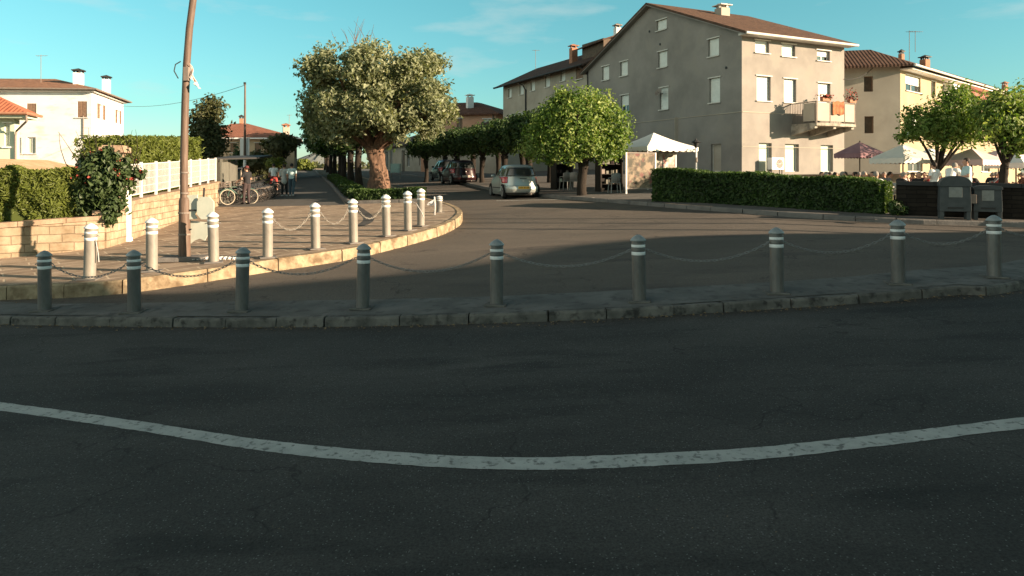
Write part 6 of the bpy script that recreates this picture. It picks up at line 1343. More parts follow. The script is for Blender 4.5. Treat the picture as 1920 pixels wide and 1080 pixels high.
cp_ = at(982, 373, ROAD); car('silver_car', 'silver green hatchback seen from behind with a yellow number plate, waiting on the side road', cp_ + Vector((0, .05, 0)), R(14), M['paint_silver'])
x, y = pt(874, 43.5); car('red_car', 'dark red hatchback parked under the small trees along the side road', (x, y, G(x, y) + ROAD + .03), R(19), M['paint_red'], plate_m=M['whitemetal'])
x, y = pt(838, 50); car('black_car', 'black car half hidden behind the tree trunks farther along the side road', (x + .4, y, G(x, y) + ROAD + .05), R(20), M['paint_black'], plate_m=M['whitemetal'])

# ------------------------------------------------------------------ bicycles
def bicycle(frame_m, tyre_m, basket=True):
    t = thing('bicycle', 'x', 'bicycle'); hw = .53
    for nm, y in (('wheel', -hw), ('wheel', hw)):
        mb = MB(); K, T, r, q = 30, 6, .325, .019
        vs = [((q * math.cos(2 * math.pi * j / T)), y + (r + q * math.sin(2 * math.pi * j / T)) * math.cos(2 * math.pi * i / K), .345 + (r + q * math.sin(2 * math.pi * j / T)) * math.sin(2 * math.pi * i / K)) for i in range(K) for j in range(T)]
        mb.add(vs, [(i * T + j, i * T + (j + 1) % T, ((i + 1) % K) * T + (j + 1) % T, ((i + 1) % K) * T + j) for i in range(K) for j in range(T)]); w = mb.build(nm, tyre_m, t, smooth=True)
        mb = MB(); [mb.tube([(0, y, .345), (0, y + .31 * math.cos(a), .345 + .31 * math.sin(a))], .0016, 4) for a in np.linspace(0, 6.28, 15)[:-1]]; mb.tube([(-.04, y, .345), (.04, y, .345)], .022, 8); mb.build('spokes', M['gutter'], w)
    mb = MB(); f = [((0, -hw, .345), (0, -.10, .30)), ((0, -hw, .345), (0, -.20, .80)), ((0, -.10, .30), (0, -.22, .88)), ((0, -.10, .30), (0, .36, .72)), ((0, -.20, .78), (0, .36, .80)), ((0, .34, .95), (0, hw, .345))]
    for a, b in f: mb.tube([a, b], .018, 8)
    mb.build('frame', frame_m, t, smooth=True)
    mb = MB(); mb.tube([(-.29, .18, 1.02), (-.2, .28, 1.04), (0, .34, .99), (.2, .28, 1.04), (.29, .18, 1.02)], .014, 7); mb.build('handlebar', M['gutter'], t)
    mb = MB(); mb.ball((0, -.25, .92), (.085, .14, .035), 12); mb.build('saddle', M['black'], t, smooth=True)
    mb = MB(); mb.tube([(-.02, -.10, .30), (-.1, -.10, .30), (-.1, -.05, .16)], .012, 6); mb.tube([(.02, -.10, .30), (.1, -.10, .30), (.1, -.15, .44)], .012, 6); mb.lathe([(.09, -.006), (.09, .006)], (0, 0, 0), 16); mb.build('crank', M['dark'], t)
    for y in (-hw, hw):
        mb = MB(); pts = [(0, y + .365 * math.cos(a), .345 + .365 * math.sin(a)) for a in np.linspace(.35, 2.6, 12)]; mb.tube(pts, .022, 5); mb.build('mudguard', frame_m, t)
    if basket:
        mb = MB(); [mb.bar((-.15 + i * .075, .42, .80), (-.17 + i * .085, .42, 1.02), .012) for i in range(5)]; [mb.bar((-.15 + i * .075, .64, .80), (-.17 + i * .085, .66, 1.02), .012) for i in range(5)]
        for z, s in ((.80, .15), (.91, .16), (1.02, .17)): mb.bar((-s, .42, z), (s, .42, z), .012); mb.bar((-s, .65, z), (s, .65, z), .012); mb.bar((-s, .42, z), (-s, .65, z), .012); mb.bar((s, .42, z), (s, .65, z), .012)
        mb.build('basket', M['gutter'], t)
    mb = MB(); mb.bar((-.10, -.82, .66), (-.10, -.38, .68), .014); mb.bar((.10, -.82, .66), (.10, -.38, .68), .014); mb.bar((0, -.80, .665), (0, -.4, .675), .10, .01); mb.build('rear_rack', M['gutter'], t)
    return t
bkd = mat('bike_dark', (0.025, 0.03, 0.035), None, rough=.4); bkg = mat('bike_green', (0.05, 0.10, 0.08), None, rough=.4); tyc = mat('cream_tyre', (0.36, 0.32, 0.25), None, rough=.8)
pv = lambda px, py: at(px, py, PAV + .004)
bA = bicycle(bkg, tyc); bA.location = pv(449, 383.5); bA.rotation_euler = (0, R(3), R(133)); bA['label'] = 'bicycle with cream tyres and a basket, held by the man in black'
bB = bicycle(bkd, M['black']); bkp = [(426, 384, 172, 'dark bicycle leaning at the board gate, nearest the stone wall'), (470, 379, 118, 'dark parked bicycle just behind the man in black'), (477, 376, 112, 'dark parked bicycle, second behind the man in black'), (483, 373.5, 117, 'dark parked bicycle in the middle of the row by the wall'), (489, 371, 110, 'dark parked bicycle just short of the boy in red shorts'), (499, 366, 116, 'dark parked bicycle beyond the boy in red shorts'), (505, 362, 113, 'farthest dark bicycle of the row along the wall'), (464, 381, 124, 'dark parked bicycle half hidden by the man in black'), (473, 377.5, 121, 'dark parked bicycle leaning against its neighbour behind the man'), (480, 374.5, 108, 'dark parked bicycle left of the middle of the row'), (486, 372, 122, 'dark parked bicycle right of the middle of the row'), (493, 369, 114, 'dark parked bicycle directly left of the boy in red shorts')]
for i, (px, py, a, lab) in enumerate(bkp):
    o = bB if i == 0 else dup(bB)
    o.location = pv(px, py); o.rotation_euler = (0, R(4), R(a)); o['label'] = lab; o['group'] = 'bicycles parked along the path wall'
bC = dup(bB, pv(513, 361.5), R(18), 'dark bicycle under the boy in red shorts'); bC['group'] = 'bicycles parked along the path wall'
# ------------------------------------------------------------------ people
def remesh(mb, vox, sm=3):
    me = bpy.data.meshes.new('tmp'); me.from_pydata(mb.v, [], mb.f); o = bpy.data.objects.new('tmp', me); COL.objects.link(o)
    r = o.modifiers.new('r', 'REMESH'); r.mode = 'VOXEL'; r.voxel_size = vox; s = o.modifiers.new('s', 'SMOOTH'); s.factor = .5; s.iterations = sm
    dg = bpy.context.evaluated_depsgraph_get(); dg.update(); out = bpy.data.meshes.new_from_object(o.evaluated_get(dg)); bpy.data.objects.remove(o); bpy.data.meshes.remove(me)
    out.polygons.foreach_set('use_smooth', [True] * len(out.polygons)); return out
def cone(mb, a, b, r0, r1, n=12):
    a, b = Vector(a), Vector(b); mb.tube([a, a.lerp(b, .5), b], [r0, (r0 + r1) / 2 * 1.03, r1], n); mb.ball(a, r0 * .995, n); mb.ball(b, r1 * .995, n)
STAND = dict(pel=(0, 0, .95), wst=(0, .01, 1.08), chest=(0, .015, 1.28), neck=(0, .0, 1.46), head=(0, .025, 1.60), shL=(-.175, 0, 1.405), elL=(-.235, -.02, 1.13), wrL=(-.24, .08, .90), shR=(.175, 0, 1.405), elR=(.235, -.02, 1.13), wrR=(.24, .08, .90),
             hiL=(-.09, 0, .91), knL=(-.10, .03, .50), anL=(-.105, -.02, .09), hiR=(.09, 0, .91), knR=(.10, .03, .50), anR=(.105, -.02, .09))
SIT = dict(pel=(0, -.05, .53), wst=(0, -.06, .66), chest=(0, -.02, .86), neck=(0, .0, 1.04), head=(0, .04, 1.18), shL=(-.17, 0, .985), elL=(-.24, .10, .76), wrL=(-.12, .34, .80), shR=(.17, 0, .985), elR=(.24, .12, .76), wrR=(.10, .36, .80),
           hiL=(-.09, -.02, .51), knL=(-.12, .40, .51), anL=(-.12, .38, .09), hiR=(.09, -.02, .51), knR=(.12, .40, .51), anR=(.14, .36, .09))
def person_meshes(P, vox, fingers=True, sleeve='short', legs='long', top_long=0.0):
    V = {k: Vector(v) for k, v in P.items()}; b = MB()
    up = (V['neck'] - V['pel']).normalized(); hd = V['head']; fw = Vector((0, 1, 0))
    cone(b, V['pel'], V['wst'], .135, .125); cone(b, V['wst'], V['chest'], .125, .145); cone(b, V['shL'] * .75 + V['neck'] * .25 - up * .03, V['shR'] * .75 + V['neck'] * .25 - up * .03, .085, .085); cone(b, V['chest'], V['neck'] - up * .04, .14, .07)
    cone(b, V['neck'] - up * .02, hd - up * .04, .056, .052)
    b.ball(hd + up * .025, (.078, .098, .112), 16); b.ball(hd - up * .05 + fw * .03, (.056, .06, .055), 12)            # skull, jaw
    b.ball(hd + fw * .108 - up * .01, (.014, .022, .024), 8); b.ball(hd + fw * .085 - up * .055, (.028, .014, .010), 8)     # nose, mouth
    for s in (-1, 1): b.ball(hd + Vector((s * .080, -.005, .005)), (.012, .022, .032), 8); b.ball(hd + Vector((s * .030, .088, .022)), (.016, .010, .009), 8)
    for s in 'LR':
        cone(b, V['sh' + s], V['el' + s], .050, .040); cone(b, V['el' + s], V['wr' + s], .041, .027)
        d = (V['wr' + s] - V['el' + s]).normalized(); sx = Vector((1, 0, 0)) if s == 'L' else Vector((-1, 0, 0)); pd = d.cross(Vector((0, 0, 1))) if abs(d.z) < .8 else Vector((0, 1, 0)); pd.normalize(); nr = d.cross(pd).normalized()
        w = V['wr' + s]; cone(b, w, w + d * .07, .026, .034)
        if fingers:
            for i, L in enumerate((.075, .085, .078, .058)):
                r0 = w + d * .085 + pd * (.028 - .019 * i); c = r0 + d * L * .55 + nr * .012; b.tube([r0 - d * .02, c, c + d * L * .40 + nr * .03], [.0105, .0095, .0075], 7); b.ball(c + d * L * .4 + nr * .03, .0078, 7)
            th = w + d * .03 + pd * .028; b.tube([th, th + d * .035 + pd * .03 + nr * .01, th + d * .075 + pd * .034 + nr * .022], [.013, .011, .008], 7)
        else: b.ball(w + d * .10, (.035, .035, .045), 8)
        cone(b, V['hi' + s], V['kn' + s], .088, .058); cone(b, V['kn' + s], V['an' + s], .057, .036); cone(b, V['an' + s] + Vector((0, -.02, -.04)), V['an' + s] + Vector((0, .15, -.055)), .036, .028)
    out = {'body': remesh(b, vox)}
    c = MB(); e = .016
    cone(c, V['pel'] + up * (.02 - top_long), V['wst'], .135 + e + top_long * .15, .125 + e); cone(c, V['wst'], V['chest'], .125 + e, .145 + e); cone(c, V['shL'] * .78 + V['neck'] * .22 - up * .035, V['shR'] * .78 + V['neck'] * .22 - up * .035, .085 + e, .085 + e); cone(c, V['chest'], V['neck'] - up * .05, .14 + e, .078)
    for s in 'LR':
        q = V['el' + s] if sleeve == 'long' else V['sh' + s].lerp(V['el' + s], .62); cone(c, V['sh' + s], q, .050 + e, .046 + e)
        if sleeve == 'long': cone(c, V['el' + s], V['el' + s].lerp(V['wr' + s], .92), .046 + e, .036)
    out['shirt'] = remesh(c, vox * 1.2)
    c = MB(); cone(c, V['pel'], V['wst'] - up * .05, .135 + .010, .125 + .008)
    for s in 'LR':
        k = V['kn' + s]; cone(c, V['hi' + s], k if legs == 'long' else V['hi' + s].lerp(k, .85), .088 + .014, .058 + .016)
        if legs == 'long': cone(c, k, V['an' + s] + Vector((0, 0, .02)), .058 + .015, .052)
    out['shorts' if legs != 'long' else 'trousers'] = remesh(c, vox * 1.2)
    c = MB()
    for s in 'LR': cone(c, V['an' + s] + Vector((0, -.025, -.043)), V['an' + s] + Vector((0, .155, -.05)), .045, .038)
    out['shoes'] = remesh(c, vox * 1.3)
    c = MB(); c.ball(hd + up * .045 - fw * .014, (.090, .106, .106), 14); hm = bpy.data.meshes.new('hair'); keep = [f for f in c.f if not (sum(c.v[i][1] for i in f) / len(f) > hd.y + .045 and sum(c.v[i][2] for i in f) / len(f) < hd.z + .07)]
    hm.from_pydata(c.v, [], keep); hm.polygons.foreach_set('use_smooth', [True] * len(hm.polygons)); out['hair'] = hm
    return out
skin = mat('skin', (0.42, 0.23, 0.16), (0.48, 0.27, 0.19), 6, .6); hairm = mat('dark_hair', (0.025, 0.018, 0.014), None, rough=.7); greyhair = mat('grey_hair', (0.22, 0.20, 0.18), None, rough=.8)
def cloth(n, c): return mat(n, tuple(x * .85 for x in c), c, 9, .9)
cw, cb, cdk, cjn, cred, cpale, cdr = cloth('white_cloth', (.72, .72, .70)), cloth('pale_blue_cloth', (.42, .55, .56)), cloth('black_cloth', (.022, .022, .024)), cloth('denim', (.07, .11, .14)), cloth('red_cloth', (.30, .05, .045)), cloth('pale_cloth', (.50, .50, .47)), cloth('dark_trousers', (.05, .035, .035))
def person(label, meshes, loc, rz, shirt, legs, shoes=None, hair=None, scale=1.0, group=None, capm=None):
    t = thing('person', label, 'person', loc, rz, group); t.scale = (scale,) * 3
    for n, me in meshes.items():
        o = obj(n, me, t)
        if not me.materials: me.materials.append(skin)
        o.material_slots[0].link = 'OBJECT'; o.material_slots[0].material = {'body': skin, 'shirt': shirt, 'trousers': legs, 'shorts': legs, 'shoes': shoes or cdk, 'hair': hair or hairm}[n]
    if capm is not None:
        hd = Vector(capm[1]); mb = MB(); mb.ball(hd + Vector((0, -.01, .075)), (.098, .112, .075), 14); mb.slab([hd + Vector((-.07, .09, .07)), hd + Vector((.07, .09, .07)), hd + Vector((.05, .19, .055)), hd + Vector((-.05, .19, .055))], .012); mb.build('cap', capm[0], t, smooth=True)
    return t
def pose(base, **k): d = dict(base); d.update(k); return d
HV_ = .0095
m1 = person_meshes(pose(STAND, elL=(-.25, .06, 1.15), wrL=(-.20, .33, 1.05), elR=(.25, .04, 1.14), wrR=(.18, .32, 1.02), head=(0, .05, 1.59), knL=(-.11, .07, .50), anL=(-.13, .06, .09)), HV_)
person('man in black shirt and dark red cap holding a bicycle with cream tyres', m1, pv(463, 383), R(62), cdk, cdr, hair=hairm, scale=1.0, capm=(cloth('cap_red', (.10, .03, .03)), STAND['head']))
m2 = person_meshes(pose(STAND, chest=(0, .10, 1.27), neck=(0, .15, 1.43), head=(0, .19, 1.57), shL=(-.175, .13, 1.39), shR=(.175, .13, 1.39), elL=(-.24, .26, 1.16), wrL=(-.26, .46, 1.04), elR=(.24, .26, 1.16), wrR=(.26, .46, 1.04), hiL=(-.10, 0, .91), knL=(-.19, .10, .52), anL=(-.22, .02, .09), hiR=(.10, 0, .91), knR=(.19, .16, .56), anR=(.2, .1, .2)), HV_, legs='short')
person('boy in a white shirt and red shorts astride a bicycle', m2, pv(513, 362.5), R(18), cw, cred, scale=.98)
m3 = person_meshes(pose(STAND, elL=(-.22, .02, 1.12), wrL=(-.14, .18, 1.04), knR=(.10, .05, .5), anR=(.12, .03, .09)), HV_, sleeve='long', top_long=.16)
person('dark haired woman in a long pale top walking up the path', m3, pv(533, 368), R(10), cpale, cdk, shoes=cw, scale=.96)
m4 = person_meshes(pose(STAND, knL=(-.11, .12, .5), anL=(-.12, .14, .09), knR=(.10, -.02, .5), anR=(.10, -.14, .10), wrL=(-.25, .12, .92), wrR=(.25, -.08, .90)), HV_)
person('person in a pale grey blue shirt and jeans walking beside the woman', m4, pv(547, 368), R(2), cb, cjn, shoes=cw, hair=cdk, scale=.97)
tz = lambda px, D: Vector((*pt(px, D), TERR))
m5 = person_meshes(pose(STAND, elL=(-.27, -.02, 1.16), wrL=(-.20, .18, 1.10), elR=(.28, -.06, 1.17), wrR=(.20, .10, 1.02)), .011)
person('man in a white shirt standing behind the low wall, left of the arched bin', m5, tz(1752, 24.2), R(20), cw, cdr, scale=.93)
m6 = person_meshes(pose(STAND, chest=(0, .14, 1.25), neck=(0, .25, 1.36), head=(0, .33, 1.46), shL=(-.175, .2, 1.34), shR=(.175, .2, 1.34), elL=(-.25, .32, 1.12), wrL=(-.2, .5, 1.06), elR=(.25, .32, 1.12), wrR=(.2, .5, 1.06)), .011)
person('man in a white shirt bending forward behind the arched bin', m6, tz(1780, 23.8), R(-60), cw, cjn, hair=greyhair)
m7 = person_meshes(pose(STAND, elL=(-.25, .04, 1.14), wrL=(-.12, .24, 1.12), elR=(.24, 0, 1.13), wrR=(.2, .14, .92)), .011)
person('tall man in a pale blue shirt standing between the two bins behind the wall', m7, tz(1813, 23.2), R(75), cb, cjn, scale=1.0)

# ------------------------------------------------------------------ café terrace: chairs, tables, diners, parasols
def chair_proto(m):
    t = thing('cafe_chair', 'x', 'chair'); mb = MB(); mb.box((0, 0, .45), (.44, .43, .035)); mb.build('seat', m, t, bevel=.012)
    mb = MB(); vs = []
    for i in range(7):
        for z in (.47, .70, .88): a = (i - 3) / 3; vs.append((.215 * a, -.215 - .05 * (z - .47) * 1.6 + .05 * a * a, z + (.0 if z < .8 else -.05 * a * a)))
    mb.add(vs, [(i * 3 + j, (i + 1) * 3 + j, (i + 1) * 3 + j + 1, i * 3 + j + 1) for i in range(6) for j in range(2)]); o = mb.build('backrest', m, t, smooth=True); sd = o.modifiers.new('s', 'SOLIDIFY'); sd.thickness = .03
    for x in (-1, 1):
        for y in (-1, 1): mb = MB(); mb.bar((x * .19, y * .18, .435), (x * .22, y * .21, 0), .035); mb.build('leg', m, t)
    for x in (-1, 1): mb = MB(); mb.tube([(x * .22, -.22, .66), (x * .235, .1, .66), (x * .22, .19, .45)], .018, 6); mb.build('armrest', m, t)
    return t
chm = {'cream': mat('cream_plastic', (.62, .58, .42), (.68, .64, .48), 4, .5), 'red': mat('red_plastic', (.26, .04, .04), (.32, .06, .05), 4, .5), 'white': mat('grey_white_plastic', (.22, .22, .21), (.28, .28, .27), 4, .6)}
PCH = {k: chair_proto(m) for k, m in chm.items()}; usedc = set()
def chair(kind, loc, rz, label):
    o = PCH[kind] if kind not in usedc else dup(PCH[kind])
    usedc.add(kind); o.location = loc; o.rotation_euler = (0, 0, rz); o['label'] = label; o['group'] = f'{kind} chairs on the café terrace'; return o
def table_proto():
    t = thing('cafe_table', 'x', 'table'); mb = MB(); mb.lathe([(.36, .72), (.375, .73), (.375, .745), (.36, .75)], n=22); mb.build('tabletop', M['canvas_grey'], t)
    mb = MB(); mb.lathe([(.03, .02), (.03, .72)], n=10); mb.build('leg', M['gutter'], t); mb = MB(); mb.lathe([(.24, 0), (.22, .02), (.04, .05)], n=18); mb.build('base', M['gutter'], t); return t
TB = table_proto(); tabs = [(1500, 30.5, 'white'), (1556, 29.5, 'red'), (1592, 32.5, 'red'), (1612, 27.5, 'cream'), (1640, 30.5, 'cream'), (1700, 29.8, 'red'), (1722, 33.5, 'white'), (1792, 32.5, 'red'), (1835, 30.0, 'red'), (1850, 34.5, 'white'), (1905, 30.5, 'red'), (1655, 25.2, 'cream'), (1720, 26.2, 'white'), (1838, 26.5, 'red'), (1578, 35.5, 'red'), (1672, 28.0, 'cream'), (1764, 29.5, 'red'), (1888, 34.0, 'white')]
near_to = {1500: 'near the air conditioner', 1556: 'before the grey house door', 1592: 'under the mauve parasol', 1612: 'beyond the long hedge', 1640: 'right of the mauve parasol', 1700: 'under the white parasol', 1722: 'behind the white parasol', 1792: 'behind the forked tree', 1835: 'under the pink parasol', 1850: 'behind the pink parasol', 1905: 'by the split trunk', 1655: 'at the hedge end', 1720: 'behind the low wall', 1838: 'behind the flat topped bin', 1578: 'beside the grey house corner', 1672: 'behind the hedge end', 1764: 'beneath the forked tree', 1888: 'behind the split trunk'}
vs_ = [person_meshes(SIT, .014, False), person_meshes(pose(SIT, wst=(0, -.09, .66), chest=(0, -.10, .86), neck=(0, -.11, 1.04), head=(0, -.09, 1.18), shL=(-.17, -.1, .985), shR=(.17, -.1, .985), wrL=(-.2, .2, .62), elL=(-.25, -.04, .74)), .014, False), person_meshes(pose(SIT, neck=(.02, .04, 1.03), head=(.05, .09, 1.16), wrR=(.06, .22, 1.08), elR=(.26, .2, .84)), .014, False)]
cols = [('dark', cdk), ('red', cred), ('white', cw), ('brown', cloth('brown_cloth', (.14, .07, .05))), ('pink', cloth('pink_cloth', (.50, .22, .22))), ('grey', cloth('grey_cloth', (.18, .18, .18)))]
r5 = random.Random(77); first = True; ci = 0
for px, D, kind in tabs:
    c = tz(px, D); o = TB if first else dup(TB); first = False; o.location = c; o['label'] = f'round café table {near_to[px]}'; o['group'] = 'round café tables'
    a0 = r5.uniform(0, 6.28); used = []
    for s in range(r5.choice([2, 3, 3, 3])):
        a = a0 + s * 2.09 + r5.uniform(-.2, .2); loc = c + Vector((math.cos(a), math.sin(a), 0)) * .66; rz = a + math.pi / 2
        sidew = {0: 'right', 1: 'far', 2: 'left', 3: 'near'}[int(((a + math.pi / 4) % (2 * math.pi)) / (math.pi / 2))]
        chair(kind, loc, rz, f'{kind} café chair on the {sidew} side of the table {near_to[px]}')
        if (px in (1612, 1655) and s == 0) or px == 1500: continue
        nm, m = cols[r5.choice([0, 0, 1, 1, 2, 3, 3, 4, 5])]
        person(f'seated diner in {nm} top, {sidew} side of the table {near_to[px]}', vs_[r5.randrange(3)], loc + Vector((0, 0, -.02)), rz, m, r5.choice([cdk, cjn, cdr]), hair=r5.choice([hairm, hairm, greyhair]), group='diners on the café terrace')
def parasol(label, px, D, py_apex, py_edge, half_px, m, rz, rows=True):
    x, y = pt(px, D); h = zpx(py_apex, D) - TERR; he = zpx(py_edge, D) - TERR; w = half_px * D / F / max(abs(math.cos(rz)) + abs(math.sin(rz)), 1) 
    t = thing('parasol', label, 'parasol', (x, y, TERR), rz, 'square parasols over the café terrace'); mb = MB(); K = 8; vs = []; fs = []
    cs = [(-w, -w), (w, -w), (w, w), (-w, w)]
    for q in range(4):
        a, b = Vector((*cs[q], he)), Vector((*cs[(q + 1) % 4], he)); A = Vector((0, 0, h)); base = len(vs); n = 6
        for i in range(n + 1):
            f = i / n; L, Rr = A.lerp(a, f), A.lerp(b, f); sag = .10 * math.sin(math.pi * f) * (h - he)
            for j in range(K + 1): p = L.lerp(Rr, j / K); p.z -= sag * math.sin(math.pi * j / K); vs.append(p)
        fs += [(base + i * (K + 1) + j, base + i * (K + 1) + j + 1, base + (i + 1) * (K + 1) + j + 1, base + (i + 1) * (K + 1) + j) for i in range(n) for j in range(K)]
    mb.add(vs, fs); o = mb.build('canopy', m, t); sd = o.modifiers.new('s', 'SOLIDIFY'); sd.thickness = .008
    mb = MB(); vs = []; fs = []
    for q in range(4):
        a, b = Vector((*cs[q], he)), Vector((*cs[(q + 1) % 4], he)); base = len(vs)
        for j in range(25): p = a.lerp(b, j / 24); vs += [p + Vector((0, 0, -.003)), p - Vector((0, 0, .20 + .045 * abs(math.sin(j * math.pi / 3))))]
        fs += [(base + 2 * j, base + 2 * j + 2, base + 2 * j + 3, base + 2 * j + 1) for j in range(24)]
    mb.add(vs, fs); o = mb.build('valance', m, t); sd = o.modifiers.new('s', 'SOLIDIFY'); sd.thickness = .008
    mb = MB(); mb.tube([(0, 0, .05), (0, 0, h + .06)], .03, 10); mb.build('pole', M['wood'], t); mb = MB(); mb.box((0, 0, .05), (.6, .6, .10)); mb.build('base', M['kerb_right'], t, bevel=.02)
    mb = MB(); [mb.bar((0, 0, h - .05), (a * .98, b * .98, he - .02), .025) for a, b in cs]; mb.build('ribs', M['wood'], t)
    return t
parasol('mauve square parasol nearest the grey house', 1612, 36, 266, 288, 40, M['canvas_mauve'], .35); parasol('white square parasol left of the forked tree', 1693, 30, 270, 297, 50, M['canvas_grey'], .3); parasol('dusty pink parasol between the two terrace trees', 1822, 28.5, 278, 300, 54, M['canvas_pink'], .5)
parasol('pale parasol behind the forked tree trunk', 1745, 36, 277, 298, 34, M['canvas'], .2); parasol('white parasol at the far right behind the split trunk', 1905, 31, 284, 306, 46, M['canvas'], .4); parasol('pale pink parasol far back near the yellow house wall', 1872, 38, 281, 299, 38, M['canvas_pink'], .1)

# ------------------------------------------------------------------ white tent, screens and stalls by the gable
N_ = Vector((*pt(1214, 31.0), 0)); V3, U3 = VD, UD; sT = 2.9; gT = G(6, 31.5) + RPAV; zE = zpx(274, 31) ; zA = zpx(249, 33)
tent = thing('white_tent', 'white peaked gazebo tent with a scalloped edge beside the bright green tree', 'tent', (N_.x, N_.y, gT)); lt = Vector(tent.location)
cs = [N_, N_ + V3 * sT, N_ + V3 * sT + U3 * sT, N_ + U3 * sT]; ap = (cs[0] + cs[2]) / 2; ap = sz(ap, zA); mb = MB()
for q in range(4):
    a, b = sz(cs[q], zE), sz(cs[(q + 1) % 4], zE); n = 5; base = [];
    vs = [ap.lerp(a, i / n).lerp(ap.lerp(b, i / n), j / 6) - lt - Vector((0, 0, .06 * math.sin(math.pi * i / n))) for i in range(n + 1) for j in range(7)]
    mb.add(vs, [(i * 7 + j, i * 7 + j + 1, (i + 1) * 7 + j + 1, (i + 1) * 7 + j) for i in range(n) for j in range(6)])
o = mb.build('canopy', M['canvas'], tent); sd = o.modifiers.new('s', 'SOLIDIFY'); sd.thickness = .01
mb = MB()
for q in range(4):
    a, b = sz(cs[q], zE), sz(cs[(q + 1) % 4], zE); vs = []
    for j in range(49): p = a.lerp(b, j / 48) - lt; vs += [p + Vector((0, 0, -.004)), p - Vector((0, 0, .17 + .06 * abs(math.sin(j * math.pi / 6))))]
    mb.add(vs, [(2 * j, 2 * j + 2, 2 * j + 3, 2 * j + 1) for j in range(48)])
o = mb.build('valance', M['canvas'], tent); sd = o.modifiers.new('s', 'SOLIDIFY'); sd.thickness = .008
for c in cs: mb = MB(); c_ = c + ((cs[0] + cs[2]) / 2 - c).normalized() * .06; mb.bar(sz(c_, gT) - lt, sz(c_, zE - .02) - lt, .055); mb.build('leg', M['whitemetal'], tent)
def print_mat(name, a, b, c, d):
    m = mat(name, a, b, 3.5, .6, c3=c, s3=5.0, amt3=.95, ramp=(.42, .58)); return m
screen_m = print_mat('leafy_screen', (.045, .040, .025), (.22, .165, .11), (.12, .035, .03), None)
sp0 = Vector((*pt(1174, 29.6), 0)); sp1 = sp0 + Vector((.93, .36, 0)) * 1.45
def screen(name, label, a, b, z0, z1, m, post=True):
    t = thing(name, label, 'screen', a); d = b - a; d.z = 0; ang = math.atan2(d.y, d.x); L = d.length; gz_ = a.z
    mb = MB(); mb.box(d / 2 + Vector((0, 0, (z0 + z1) / 2)), (L - .12, .02, z1 - z0), ang); mb.build('panel', m, t)
    for f in (0, 1): mb = MB(); mb.box(d * f + Vector((0, 0, (z1 + .05) / 2)), (.07, .07, z1 + .05), ang); mb.build('post', M['whitemetal'], t)
    mb = MB(); mb.bar(Vector((0, 0, z1 + .03)) + d * .03, d * .97 + Vector((0, 0, z1 + .03)), .05); mb.bar(Vector((0, 0, z0 - .03)) + d * .03, d * .97 + Vector((0, 0, z0 - .03)), .05); mb.build('rail', M['gutter'], t); return t
s0 = sz(sp0, G(*sp0.xy) + RPAV)
screen('printed_screen', 'leafy patterned brown and cream screen standing in front of the white tent', s0, s0 + (sp1 - sp0), .25, 1.72, screen_m)
s2 = sz(N_ + V3 * .25 + U3 * 1.2, gT); screen('window_screen', 'see-through patterned screen under the right half of the white tent', s2, s2 + V3 * 2.3, .9, 1.75, print_mat('floral_screen', (.20, .18, .14), (.46, .43, .36), (.32, .10, .09), None))
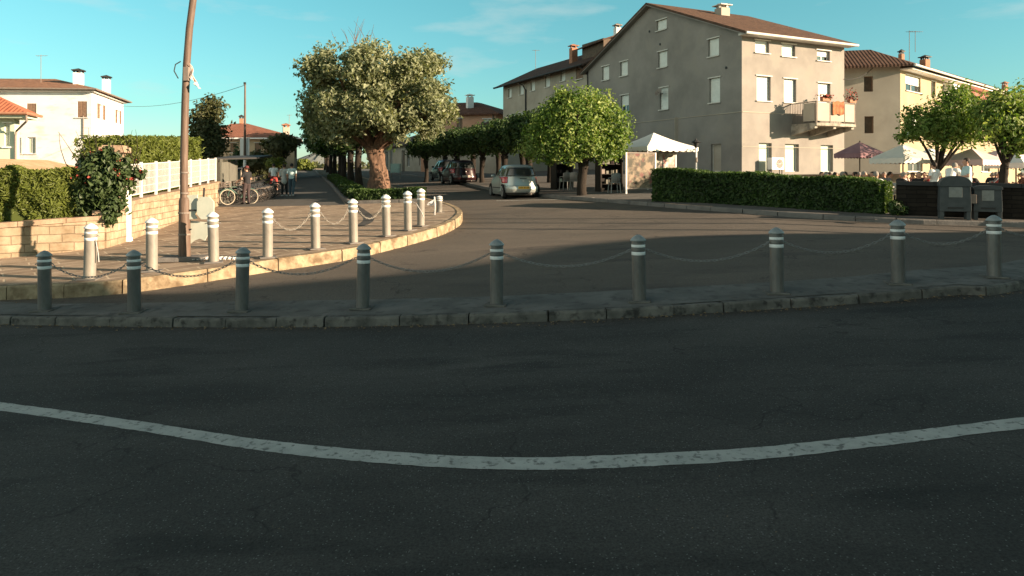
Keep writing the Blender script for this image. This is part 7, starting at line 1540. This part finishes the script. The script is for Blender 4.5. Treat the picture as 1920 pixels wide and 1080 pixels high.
def cabinet(name, label, px0, px1, D, h, dep, open_=True):
    a = Vector((*pt(px0, D), 0)); b = Vector((*pt(px1, D + .4), 0)); a.z = G(*a.xy) + RPAV; d = b - a; d.z = 0; L = d.length; ang = math.atan2(d.y, d.x); n = Vector((-d.y, d.x, 0)).normalized(); t = thing(name, label, 'cabinet', a)
    mb = MB(); B_ = lambda c, s: mb.box(c, s, ang)
    B_(d * .5 + n * dep + Vector((0, 0, h / 2)), (L, .05, h)); B_(n * dep / 2 + Vector((0, 0, h / 2)), (.06, dep - .06, h)); B_(d + n * dep / 2 + Vector((0, 0, h / 2)), (.06, dep - .06, h)); B_(d * .5 + n * dep / 2 + Vector((0, 0, h + .03)), (L + .2, dep + .2, .06)); mb.build('frame', M['stallwood'], t)
    for z in (.35, .8, 1.25): mb = MB(); mb.box(d * .5 + n * (dep / 2 + .02) + Vector((0, 0, z)), (L - .1, dep - .15, .03), ang); mb.build('shelf', M['stallwood'], t)
    for i, z in enumerate((.38, .83, 1.28)):
        for k in range(4):
            if r5.random() < .75:
                mb = MB(); s = r5.uniform(.12, .22); mb.box(d * (.16 + .22 * k) + n * (dep * .45) + Vector((0, 0, z - .012 + s / 2)), (s, s * .7, s), ang + .2 * k); mb.build('stored_box', r5.choice([M['plaster_long'], M['gutter'], M['gatewood'], M['blindgreen'], cdr]), t)
    return t
cabinet('display_cabinet', 'tall dark wooden shelf cabinet left of the leafy screen', 1128, 1168, 31.2, 1.95, .6); cabinet('display_cabinet', 'dark glazed stall cabinet left of the bright green tree trunk', 1044, 1074, 34.0, 1.7, .6)
for px, D, rz, lab in ((1060, 33.0, .4, 'white plastic chair left of the bright green tree trunk'), (1079, 32.6, -.5, 'white plastic chair right beside the bright green tree trunk'), (1152, 30.3, .2, 'white plastic chair before the dark shelf cabinet')):
    q = Vector((*pt(px, D), 0)); q.z = G(*q.xy) + RPAV; chair('white', q, rz, lab)
q = Vector((*pt(1305, 30.6), 0)); q.z = G(*q.xy) + RPAV; t = thing('lamp_post', 'slim lamp post with a dark lantern at the right corner of the white tent', 'lamp post', q); hL = zpx(277, 30.6) - q.z
mb = MB(); mb.tube([(0, 0, 0), (0, 0, hL)], [.045, .03], 10); mb.build('post', M['whitemetal'], t, smooth=True); mb = MB(); mb.lathe([(.06, 0), (.13, .20), (.14, .22), (.24, .235), (.05, .34), (.02, .40)], (0, 0, hL), 12); mb.build('lantern', M['dark'], t)
mb = MB(); [mb.lathe([(.02, 0), (.06, .05), (.04, .22), (.02, .24)], (0, 0, -.0), 10)]; o = mb.build('fuse_box', M['gutter'], t); o.location = (0, -.06, 1.2)
# planter boxes and shrubs where the hedge ends by the wall
x = HR + Vector((.25, -.25, 0)); P, O, V_ = crown_points([(0, 0, .22, .22, .2, .24), (.15, -.05, .15, .2, .16, .16)], 600, 120); sh = thing('weedy_shrub', 'ragged weedy shrub at the right end of the long hedge', 'shrub', x); obj('foliage', leaf_mesh('foliage', P, .05, M['leaf_dark'], 120, .3, .5, O, vals=V_), sh)
